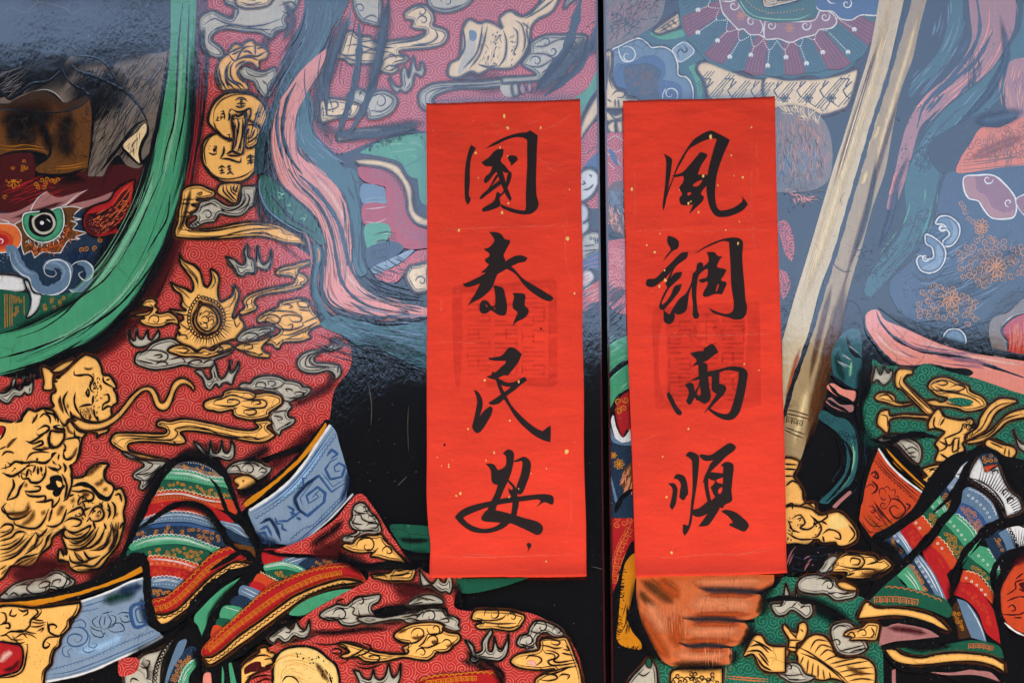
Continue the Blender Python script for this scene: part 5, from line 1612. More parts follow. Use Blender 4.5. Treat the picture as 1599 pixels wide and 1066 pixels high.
# alternate red and green pleats round the collar's centre
def pleats():
    out = []
    cx, cy = 1212, -42
    n = 15
    def rad(a):
        d = math.degrees(a)
        T = [(0, 160), (20, 172), (40, 188), (53, 186), (65, 170), (80, 163), (95, 163), (115, 166), (130, 172), (144, 172), (160, 162), (180, 152)]
        for (d0, r0), (d1, r1) in zip(T, T[1:]):
            if d0 <= d <= d1: return r0 + (r1 - r0) * (d - d0) / (d1 - d0)
        return 155
    for i in range(n):
        a0 = math.radians(178 - i * 11.6); a1 = math.radians(178 - (i + 1) * 11.6)
        code = 'a' if i % 2 == 0 else 't'
        pts = []
        for k, a in enumerate((a0, (a0 + a1) / 2, a1)): pts.append((cx + rad(a) * (1.0 if k == 1 else 0.985) * math.cos(a), cy + rad(a) * (1.0 if k == 1 else 0.985) * math.sin(a)))
        for a in (a1, a0): pts.append((cx + 80 * math.cos(a), cy + 82 * math.sin(a)))
        out.append('@@pleat')
        out.append(f'F {code} . ' + ' '.join(f'{x:.1f},{y:.1f}' + ('!' if k != 1 else '') for k, (x, y) in enumerate(pts)))
        for q in range(1, 6):
            a = a0 + (a1 - a0) * q / 6
            out.append(f'S {"v" if code == "a" else "D"} 1.0u . {cx + 90 * math.cos(a):.1f},{cy + 92 * math.sin(a):.1f} {cx + .97 * rad(a) * math.cos(a):.1f},{cy + .97 * rad(a) * math.sin(a):.1f}')
    out.append('@@pearl_string')
    fr = []
    for i in range(14):
        a0 = math.radians(172 - i * 11.8); a1 = math.radians(172 - (i + 1) * 11.8); am = (a0 + a1) / 2
        P = [(cx + r * math.cos(a), cy + r * 1.03 * math.sin(a)) for r, a in ((104, a0), (118, am), (104, a1))]
        out.append('X dots W 1.0 3.4 . ' + ' '.join(f'{x:.1f},{y:.1f}' for x, y in P))
        L = rad(am) * (0.80 if i % 2 else 0.88)
        out.append(f'X dots W 1.0 3.4 . {P[1][0]:.1f},{P[1][1]:.1f} {cx + L * math.cos(am):.1f},{cy + L * math.sin(am):.1f}')
        x, y = cx + (L + 3) * math.cos(am), cy + (L + 3) * math.sin(am)
        out.append(f'F W . {x-4:.1f},{y-1:.1f} {x:.1f},{y-4:.1f} {x+4:.1f},{y-1:.1f} {x+2:.1f},{y+4:.1f}! {x:.1f},{y+1:.1f} {x-2:.1f},{y+4:.1f}!')
    return '\n'.join(out)
RIGHT_A2 = """
@cloud_collar
F v:W2 c 1280,-60! 1295,20 1310,80 1350,130 1410,190 1440,185 1480,220 1540,222 1580,245 1640,250! 1640,130! 1500,120 1430,60 1380,-60!
F v:W2 d -20,245 60,246 140,270 210,242 290,222 322,190 395,180 428,140 400,90 330,70 290,130 200,140 -20,140!
C W 2 c 1380,40 38 1.2 -60 1
S W 2 c 1300,10 1350,15 1395,5
C W 2 c 1490,140 32 1.2 -40 -1
S W 2 c 1540,220 1562,180 1540,130 1500,115
C W 2 d 20,165 30 1.2 -40 1
C W 2 d 235,165 36 1.2 -40 1
C W 2 d 355,110 32 1.2 -40 1
X flower y 1 6 7 c 1425,105
X flower y 1 6 7 d 135,180
F B:W2 d 275,-60 310,62 400,78 450,122 520,130 580,100 700,90 720,-60
C W 2 d 400,-10 40 1.2 60 1
C W 2 d 490,30 34 1.2 -60 1
F N c 1380,-60 1430,60 1500,122 1640,138! 1640,60! 1540,20 1480,-60
F N d -20,138 200,138 300,90 270,-20 200,20 100,60 -20,66!
S m 1.6 c 1400,-30 1450,60 1520,110 1640,125
S m 1.6 d -20,125 180,125 270,90
X dots y 1 5 c 1460,10 1520,60 1620,90
X dots y 1 5 d 0,90 120,80 230,60
F c:W1.5 d -20,40 80,30 200,-5 270,-60! -20,-60!
S K 1.2 d 0,10 120,5 220,-20
F c:W1.5 c 1540,-60! 1640,-60! 1640,20 1590,10
@sleeve_edge
F c:K1.5 c 575,330! 615,320 618,400 612,480 640,545 660,560 700,570 720,610 780,620 790,680! 575,680!
S K 1.5 c 590,340 590,560 | 600,330 602,480 625,560 | 620,600 650,570 700,580 690,610 650,610 | 640,620 640,670 | 660,620 665,680 | 590,620 620,640 | 700,620 720,610 770,620
F c:K2 c 575,690 640,720 690,700! 690,760! 640,780 590,760 575,740!
F c:K1.6 c 590,790 620,760 640,760 640,830 610,830
F c:K1.6 c 650,760 690,755! 690,830! 660,830
S K 1.4 c 600,700 640,745 690,730
@dotted_robe
F q c 575,830! 700,830! 705,1400! 575,1400!
X dots W 1 3.6 c 590,880 640,850 690,880 | 590,920 640,950 690,930 | 590,960 650,1000 690,1040 | 600,1020 640,1060
F B c 600,930 640,960 660,1040 620,1000
@fur_trim
F u g 585,140! 620,80 690,60! 705,420! 640,400 585,280!
X hair s 1.6 60 16 70 20 20 g 590,120 690,90 690,300 600,250
X hair H 1.4 40 16 60 20 20 g 590,200 690,200 700,380 600,330
X hair k 1.2 30 14 60 20 0 g 590,160 700,100 700,400
A 1 16 g 590,390 700,420
@pink_ground
F q g 590,440! 706,420! 712,900! 640,880 590,820!
X curls p 1.2 16 5 g 600,480 700,480 700,740 600,740
X brush k 2 22 50 g 590,840 640,780 710,740
A 1 18 g 600,820 660,770 712,740
X brush k 2 26 60 g 600,960 660,900 715,850
@fur_ball
F e d 40,700 150,664 270,688 350,755 392,860 402,1000 380,1120 300,1180 200,1200 40,1200!
X hair P 1.1 110 20 75 18 30 d 50,720 200,680 340,780 390,960 300,1100 60,1100
X hair e 1.2 110 18 80 20 30 d 60,740 240,720 330,850 300,1000 80,1000
X hair s 1.2 110 18 78 20 30 d 60,900 240,860 360,960 300,1150 60,1150
X hair c 1.2 60 14 -110 30 20 d 60,700 160,680 280,710 340,790 200,740
X hair H 0.8 130 15 72 16 30 d 50,720 200,690 330,780 380,940 300,1080 60,1080
X hair k 0.7 60 14 75 16 30 d 60,800 240,760 370,900 330,1100 60,1120
X hair e 1.3 50 20 10 20 30 h 60,20 280,0 300,160 150,200 70,130
X hair p 1.5 20 16 20 30 30 h 90,120 240,150 260,190 160,200
@pink_patch
F q h 60,330 110,310 150,380 165,470 150,560 110,520 85,440
X hair k 1.4 70 6 60 60 0 h 60,330 220,240 220,560 120,620 80,560
X hair k 1.4 40 6 60 60 0 h 80,620 150,600 160,760 90,800
F q h 70,620 120,640 140,720 100,800 80,760
X hair k 1.6 50 8 60 40 0 h 80,660 180,640 180,820 100,900
"""
RIGHT_B = """
@teal_stream
F t d 1130,-60! 1215,-60! 1212,150 1172,300 1080,430 960,530 890,610 880,560 960,450 1060,330 1110,200 1130,80
X brush s 2 14 34 d 1170,0 1170,150 1110,320 1000,460 900,580
X brush s 2 8 30 d 1120,60 1090,200 1040,320
@pink_stream
F P d 1245,-60! 1545,-60! 1540,150 1500,260 1420,400 1330,500 1200,590 1060,690 960,780 930,850 900,960 870,1080 830,1200 790,1300 740,1300 790,1080 830,900 880,750 980,600 1100,500 1220,360 1270,240 1260,100
X brush p 2.5 18 50 d 1440,-20 1440,150 1380,320 1260,480 1120,600 980,740
X brush D 4 10 60 d 1330,0 1330,200 1260,360 1120,500 960,680
S D 6 d 1300,-20 1320,180 1260,340 1130,500 980,650 930,800
S D 6 d 1400,200 1300,380 1160,500 1030,620
X hair K 0.9 30 34 95 8 10 d 1280,200 1340,380 1290,500 1240,520
X brush P 2 12 50 d 1500,0 1500,160 1440,300
@teal_stream
F t d 1420,410 1500,300 1570,180 1600,-60! 1700,-60! 1700,300 1597,420 1500,560 1380,680 1260,800 1180,920 1090,1080 1050,1210 1010,1380 950,1510 870,1600 800,1680 720,1770 640,1850 600,1820 620,1740 700,1620 800,1500 860,1360 850,1200 870,1066 940,880 1050,720 1200,600
X brush s 2 8 60 d 1440,500 1300,660 1180,800 1060,960 980,1100
X brush D 4 10 50 d 1500,360 1380,560 1200,720 1060,860
X brush n 2 8 50 h 980,60 960,250 900,400 800,540 700,660 640,740
X brush k 2 26 60 h 900,60 900,250 840,420 740,540 640,640
S k 3 d 1420,410 1340,490 1200,600 1100,680 1000,800 940,900 870,1066
S k 3 h 1080,0 1050,150 1010,330 950,460 860,560 780,640 | 860,60 830,180 810,300 770,360
X hair k 1.8 90 9 130 25 20 d 880,1000 1000,880 1100,800 1100,960 1000,1060
X hair k 1.8 80 9 130 30 20 h 580,520 760,400 800,480 680,620 560,680
X curls k 1 12 4 h 860,300 1000,240 960,440 880,480
@pink_stream
F p h 790,20 850,-10 840,60 800,120 755,150 770,90
@rod
F V . 1382,-60! 1424,-60! 1399,55 1372,165 1338,267 1312,365 1297,407 1280,452 1259,534 1240,600 1222,648! 1221,534! 1239,470 1262,395 1300,267 1317,215 1340,140 1360,70
F E . 1430,-60! 1462,-60! 1447,0 1434,50 1424,95 1407,140 1394,200 1382,267 1362,325 1347,380 1334,422 1322,465 1304,534 1289,583 1272,648 1261,680 1247,722 1223,722! 1226,645 1244,583 1262,534 1282,472 1299,412 1319,342 1344,267 1359,205 1374,150 1397,83 1419,0
A 0 26 . 1395,-20 1365,110 1325,240 1280,390 1245,500
A 0 16 . 1440,0 1415,90 1385,190 1360,290
A 0 18 . 1262,600 1250,650 1238,700
A 5 12 . 1374,60 1340,170 1300,300
A 5 12 . 1300,440 1280,520 1262,600
A 5 10 . 1410,130 1380,230 1340,370 1310,470
A 5 26 . 1322,430 1300,530 1278,620 1255,700
A 5 20 . 1300,500 1284,580 1262,660
X brush 5 0.9 14 24 . 1325,430 1300,530 1270,640 1250,700
X brush c 0.9 14 24 . 1395,0 1350,150 1290,350 1250,480
A 0 12 . 1405,60 1375,160 1340,280
A 8 10 . 1250,540 1236,590 1226,640
@@rod_joint
S k 7u . 1426,-20 1403,62 1382,135 1364,190 1348,245 1326,320 1305,393 1286,452 1268,512 1250,565 1236,605 1224,650
S K 0.9 . 1301,412 1306,418 1318,425 1330,424
S k 0.8 . 1320,300 1312,312 1316,322 | 1392,180 1402,186 | 1300,398 1306,380 1312,372
A 0 12 d 690,775 680,830 650,890
A 0 14 h 620,-10 600,50 580,100
A 1 10 . 1368,245 1355,330 1330,410
S U 2 l 105,425 180,440 270,470 | 100,450 180,465 265,490 | 105,535 170,560 230,580 | 100,550 170,585 225,605
X key U 1.6 9 l 115,490 160,500 215,520
@@rod_foot
F g:K2 l 95,735 190,745 185,790 160,840 185,880 215,930 220,980 240,1010 290,1010 300,1066! 100,1066!
F g:K2 p 100,-20 260,-20 330,20 440,0 520,70 555,130 545,180 480,215 430,210 420,190 340,195 300,170 240,210 180,200 110,205!
S K 2 l 100,765 180,770 | 100,795 180,800 | 100,840 160,840 | 110,905 150,870 190,890 | 105,1030 150,1010 150,1050 | 190,1030 240,1010 290,1040
S K 2 p 150,40 200,20 230,70 200,100 250,110 290,80 280,40 | 130,60 150,110 200,130 | 290,80 330,60 370,80 | 260,20 330,90 310,150 270,160 | 340,140 380,110 440,130 450,170 410,160 | 350,190 340,150 | 330,60 370,30 360,5 | 120,130 190,170 290,170 | 500,80 540,140 500,190
F G p 390,30 440,20 500,80 460,105 380,100
X hair K 1.4 26 6 60 80 60 p 120,20 320,20 320,180 120,180
@panel
F d h 1040,300 1080,100 1130,10 1240,10 1500,-40 1700,-40! 1700,700 1500,760 1400,870 1330,960 1230,1010 1100,990 900,930 800,850 760,700 900,560 1000,400
F D h 1200,700 1400,560 1600,450 1700,420! 1700,720 1500,760 1400,870 1330,960 1230,1010 1100,990 1000,900
A 9 34 h 1000,820 1200,740 1400,600 1600,460
X brush D 2 50 160 h 860,800 1100,700 1300,640 1590,420
X brush s 1.6 40 200 h 900,640 1100,600 1300,480
X brush k 2 40 120 h 860,880 1100,860 1300,800 1500,700
S k 3 h 900,640 960,680 1040,670 1120,600 | 1110,520 1150,540 1200,490 1260,440 | 1040,340 1060,280 1130,270 | 860,560 900,510 960,490
@@gold_arabesque
X curls y 1.0 64 5.4 h 1180,520 1300,430 1460,440 1597,460 1597,640 1450,700 1300,720 1200,660
X curls y 1.0 44 5.2 h 930,740 1080,700 1180,740 1300,820 1300,960 1240,960 1100,930 940,920
X curls y 0.9 20 4.4 h 1200,190 1300,320 1400,380 1440,460 1300,400 1220,260
X flower y 1.2 11 16 h 1420,600
X flower y 1.3 9 13 h 1140,800
X flower y 1.2 9 11 h 1330,345
X curls u 1.2 20 5 h 1250,560 1597,500 1580,640 1250,680
@@panel_curl*
F s:W2 h 1045,330 1070,288 1130,286 1188,335 1192,400 1152,462 1100,472 1090,440 1130,400 1112,368 1075,372 1080,350 1110,352 1090,335
F b h 1130,300 1175,345 1180,400 1145,450 1115,455 1150,400 1150,340
C W 2 h 1085,355 30 1 0 1
F s:W2 h 985,398 1050,428 1098,480 1106,540 1072,608 1012,638 952,620 926,562 950,530 992,552 1030,540 1022,480 985,455
F b h 1060,460 1090,520 1070,590 1010,620 960,605 1040,560 1045,500
C W 2 h 980,540 30 1 0 1
F s:W1.6 h 1095,1030 1130,990 1190,990 1228,1030 1225,1080 1110,1080
F v:W2.4 h 1225,40 1300,30 1390,28 1450,60 1540,170 1538,280 1470,302 1390,292 1340,235 1310,190 1250,172 1220,110
F P h 1230,45 1290,45 1300,120 1360,160 1400,230 1480,260 1530,250 1530,280 1470,295 1395,285 1345,225 1312,180 1250,162 1226,110
C W 1.8 h 1370,55 34 1 0 1
C W 1.8 h 1500,200 28 1 90 1
F v:W1.4 h 1545,180 1620,140! 1620,300! 1570,250
@orange_panel*
F O d 1180,1080 1200,990 1260,900 1330,800 1450,795 1597,720 1700,700! 1700,1030! 1500,1040
A 8 20 d 1250,1000 1400,930 1600,850
X curls u 1.1 30 6 d 1260,900 1350,820 1597,780 1597,960 1250,990
S u 1.2 d 1190,1040 1350,1020 1500,990 1640,980 | 1200,1020 1400,1000 1640,960 | 1180,1066 1400,1045 1640,1020
X scallop u 1.1 9 3 d 1220,1010 1360,990 1500,975 1620,960
X hair u 0.8 60 26 80 20 0 d 1350,820 1597,760 1597,930 1380,980
F P d 1500,400 1600,360 1700,340! 1700,700 1560,740 1480,660
X brush H 1.4 20 60 d 1590,420 1560,560 1570,700
X hair v 1.2 30 14 90 20 30 d 1520,460 1640,400 1640,680 1560,700
F x d 1000,900 1100,1080 1300,760 1480,700 1340,700
A 9 30 d 1280,760 1460,740 1600,690
@flaked_paint
X hair k 1.7 60 6 70 60 20 . 1222,300 1262,290 1250,420 1226,480
@flaked_paint
X hair k 1.7 90 7 120 40 20 . 1330,400 1400,330 1420,400 1350,480
@flaked_paint
X hair k 1.5 50 6 60 60 20 . 1400,430 1480,420 1470,490 1400,490
@flaked_paint
X hair k 1.6 30 5 60 60 20 . 1430,110 1560,60 1540,200 1440,260
@flaked_paint
X hair k 1.6 26 5 120 40 20 . 1400,180 1440,160 1410,260 1380,300
@drapery_fold
A 9 16 . 1560,20 1570,90 1540,150 1490,200
@drapery_fold
A 9 14 . 1420,240 1400,290 1390,340 1370,390
@grey_border
F e h 1597,795 1500,880 1400,920 1375,1000 1392,1090 1420,1180 1490,1150 1480,1066 1450,1000 1470,950 1530,900 1597,880 1700,860! 1700,760!
S W 2.4 h 1597,885 1530,905 1472,955 1452,1000 1485,1070
F r h 1600,892 1535,915 1478,962 1465,1000 1500,1066 1510,1130 1700,1150! 1700,870!
X hair O 0.9 60 22 90 5 0 h 1500,950 1597,910 1597,1080 1510,1080
@@shade
S k 4 h 1600,888 1535,910 1474,958 1456,1000 1490,1070
@pink_ribbon
F p . 1352,492 1362,484 1372,486 1382,500 1410,512 1450,530 1475,540 1520,552 1599,564 1660,572! 1660,628! 1599,620 1560,612 1520,598 1500,580 1490,575 1450,570 1410,572 1395,566 1380,555 1367,535 1352,510
A 7 14 . 1360,510 1390,545 1430,560
A 7 12 . 1420,525 1480,548 1560,565 1620,572
@@ribbon_fold
S k 6 . 1368,486 1376,505 1400,530 1440,548 1490,556 1540,570 1599,590
F k l 940,150 1100,165 1240,170 1280,195 1260,215 1180,215 1060,180
X brush v 2 24 22 . 1380,510 1420,545 1470,556 1540,566
S k 7 . 1350,484 1352,515 1368,540 1385,560 1410,574 1450,572 1490,580 1520,602 1599,625 1660,636
S k 8 . 1372,480 1410,505 1470,530 1520,545 1599,558 1660,566
A 1 16 . 1376,484 1430,512 1500,540 1600,556
"""
draw(RIGHT_A + pleats() + RIGHT_A2 + RIGHT_B, RIGHT, RO, clip=RCLIP)
# ------------------------------------------------------------------ right leaf, lower part: green robe, gilt emblems, hand, sash
RIGHT_C = """
@green_robe*
F Q . 1362,562 1378,570 1400,572 1425,578 1444,568 1480,580 1520,590 1550,600 1599,616 1660,625! 1660,740! 1599,735 1574,695 1545,684 1512,706 1475,728 1440,730 1425,708 1417,694 1370,690 1354,678 1344,660 1342,638 1354,618 1362,595
F Q p -200,380 20,480 110,400 230,400 380,440 520,480 560,520 640,560 600,640 560,680 700,820 720,1000 720,1120! -800,1120! -700,900 -560,700 -420,640
F Q l 1500,740 1597,760 1660,760! 1660,960! 1560,900 1520,860
@robe_shade
A i 24 . 1350,660 1360,690 1400,690
A 1 12 . 1362,570 1355,610 1344,640 1352,680
@robe_fold
A i 40 p 0,560 200,560 400,640 560,760
S k 9 p -40,560 80,535 200,545 340,590 460,660 560,730 640,800
S k 7 p 120,400 260,400 380,425 500,470 600,520
A 1 30 p -20,570 180,550 380,620 600,780
A 1 26 p 140,395 320,410 520,470
@teal_sash
F t l 400,60 480,-60 570,-60 585,100 565,285 500,292 430,245 400,180
A i 14 l 430,60 440,160 480,260
A 4 8 l 520,120 510,230
S k 6 l 490,-40 520,60 590,110 | 385,200 440,250 520,300 560,300
F p l 365,290 400,262 470,300 545,315 530,375 450,355
F P l 360,380 390,350 450,395 530,400 525,440 440,430
S k 6 l 380,270 430,330 480,360 530,380 | 360,360 420,400 500,440 | 350,400 420,450 510,480
F t l 315,480 340,430 420,470 490,490 540,560 560,680 555,780 520,880 440,960 380,1010 320,1000 400,920 470,830 490,740 480,650 440,580 380,530
F k l 410,590 450,620 480,700 470,800 400,900 340,960 420,850 450,750 440,660
A 4 8 l 520,600 535,720 500,840 420,950
S k 5 l 430,590 490,640 520,720 500,830 430,930 360,1000
F P l 400,1030 460,970 510,930 520,945 460,1000 420,1040
S k 4 l 380,1010 450,950 510,900 | 300,970 380,900 440,800
X curls k 1 7 4 l 440,540 540,580 560,720 500,700
X brush D 1 14 60 l 520,500 560,640 540,820 440,960
A 1 16 l 580,120 570,320 560,440 600,600
X brush 3 0.6 6 40 l 460,80 560,140
@grey_cloud
F w:K1.6 l 660,200 670,150! 700,210 720,170 715,140! 745,200 770,175! 775,215 740,265 710,270 680,240 650,260
@grey_cloud
F w:K1.5 l 680,615 740,585 800,580 870,600 940,640 960,700 940,760 900,740 860,700 800,640 720,640
S K 1.4 l 850,680 900,660 940,690 | 870,700 920,690 | 880,720 930,720 | 700,605 780,595
@@shade
S k 9 l 640,610 740,640 820,600 900,580 1000,590 1080,610
A 1 20 l 660,610 800,600 1000,590
@gold_ribbon
F g:K1.9 l 665,350 690,322 750,320 790,345 800,380 850,385 950,375 1040,365 1080,380 1120,355 1060,340 1020,310 995,280 1030,235 1110,225 1200,260 1250,280 1260,310 1340,350 1365,400 1330,425 1240,440 1180,420 1120,410 1040,405 950,385 870,400 800,405 740,385 680,370
S K 1.5 l 1020,270 1080,245 1120,260 1090,275 1050,265 | 1130,290 1180,270 1230,285 1190,310 1140,300 | 1060,330 1140,320 1240,340 1300,370 1330,400 | 1010,300 1080,310 1160,310 | 690,350 740,330 780,370 850,395 | 1100,380 1180,400 1280,400 | 1040,280 1100,310 1200,320
F Q l 1120,362 1200,352 1280,375 1250,400 1170,395
@gold_vase_emblem
F g:K2 l 805,180 850,170 905,185 895,210 870,210 845,250 930,330 1040,440 1030,470 990,460 900,370 830,300 800,290 790,240
S K 1.5 l 830,220 820,270 900,350 1000,450 | 850,270 960,380 1030,440
F g:K2 l 680,480 700,440 750,430 760,465 850,455 1020,465! 1020,495! 860,475 760,490 755,540 740,575 700,540 680,520
S K 1.4 l 700,460 740,470 745,540 | 770,475 1000,480
F g:K2.2 l 1000,500 1030,450 1060,420 1080,440 1100,470 1180,490 1230,490 1260,480 1280,500 1270,540 1300,545 1290,580 1230,620 1210,640 1225,680 1180,720 1130,740 1090,755 1040,745 1060,680 1040,640 1080,590 1100,565 1040,545 1000,550
S K 2 l 1040,470 1030,520 1050,545 | 1100,480 1070,530 | 1210,510 1200,560 1140,590 1090,610 | 1060,620 1130,650 1160,610 1200,600 | 1100,600 1110,660 1060,690 | 1160,600 1150,690 1200,660 | 1220,540 1240,520 1270,530 1250,550 | 1190,600 1180,700 | 1070,700 1130,740
X dots K 0.8 3 l 1060,520 1075,480 1090,460
F g:K2 l 1300,540 1320,480 1360,420 1400,380 1450,355 1540,365 1560,380! 1480,410 1420,450 1380,520 1350,560 1280,600 1230,620 1240,580
F g:K2 l 1300,600 1380,560 1440,500 1500,450 1597,420 1660,410! 1660,480! 1597,480 1500,500 1430,560 1350,620 1260,640 1230,630
S K 1.5 l 1250,600 1330,540 1380,450 1440,400 1530,380 | 1270,620 1380,580 1470,490 1597,450
F g:K2 l 1370,610 1450,640 1530,660 1545,700 1500,740 1470,720 1350,650
S K 1.4 l 1480,660 1470,710 | 1500,670 1500,730 | 1380,630 1470,670
X curls K 1.2 6 4 l 1220,500 1300,480 1300,580 1230,600
@grey_cloud
F w:K1.6 l 1525,550! 1545,600 1580,640 1600,640 1660,600! 1660,700! 1600,690 1560,660
F w:K1.6 l 1500,780 1560,770 1570,810 1530,850 1510,900 1490,860
@gold_cloud
F g:K1.9 l 960,800 1020,775 1080,770 1120,780 1090,830 1060,860 1060,880 1000,890 960,860 990,840
C K 1.7 l 1030,820 26 1 180 1
S K 1.5 l 990,870 1010,850 1050,880
A 1 18 l 960,900 1050,880 1120,800
@orange_cup
F o . 1371,702! 1383,722 1405,745 1425,762 1448,777! 1436,790 1400,815 1361,841! 1341,812! 1346,780 1358,735
A 8 16 . 1352,800 1375,825 1420,795
F y v1 130,55! 200,130 330,260 510,430! 480,445! 330,310 200,190
S W 3u v1 62,60 150,190 270,310 400,410 490,475
S k 3.5 v1 110,50 190,160 320,290 500,440 | 140,50 230,130 360,270 520,420
S R 1.6 v1 40,110 130,230 260,350 440,500 | 30,130 120,250 250,370 420,520
X scallop R 1.2 6 2.6 v1 20,170 110,280 230,390 390,530
@@cup_pattern
S R 3.4 v1 -10,290 40,260 60,320 10,300 | 0,340 50,390 40,430 0,460 | 20,520 90,620 190,730
S R 1.6 v1 0,540 80,660 160,760 | 40,580 130,700
S R 1.5 v1 75,470 70,420 110,410 130,460 | 110,410 140,390 170,430 | 170,430 210,420 200,480 | 150,460 170,510 | 200,480 240,480 230,520 | 80,480 100,510 130,500
C R 1.6 v1 105,555 38 1.3 0 1
S R 3 v1 150,560 180,500 250,520 300,600 240,670 190,650 160,590 200,560 240,590 | 300,540 340,560 310,600
S R 1.5 v1 0,680 60,740 120,790 | 20,640 90,700 | 0,610 30,590 40,620
S R 2 v4 850,200 890,210 880,250 | 830,480 880,500 870,540 840,520 | 800,330 850,300 880,330
S R 1.6 v4 790,560 850,640 950,650 | 770,600 830,690 900,700
A 1 12 . 1362,842 1400,820 1446,785
S k 7 . 1340,812 1360,846 1400,822 1450,782
S k 6 l 680,650 640,740 600,860 580,1000 570,1050
@striped_sash
F k p 640,170 760,90 900,-20 1000,-200 1110,-330 1240,-380 1400,-360 1700,-300! 1700,420! 1500,480 1480,700 1560,920 1560,1120! 1300,1120! 700,820 560,680 540,640 660,420
"""
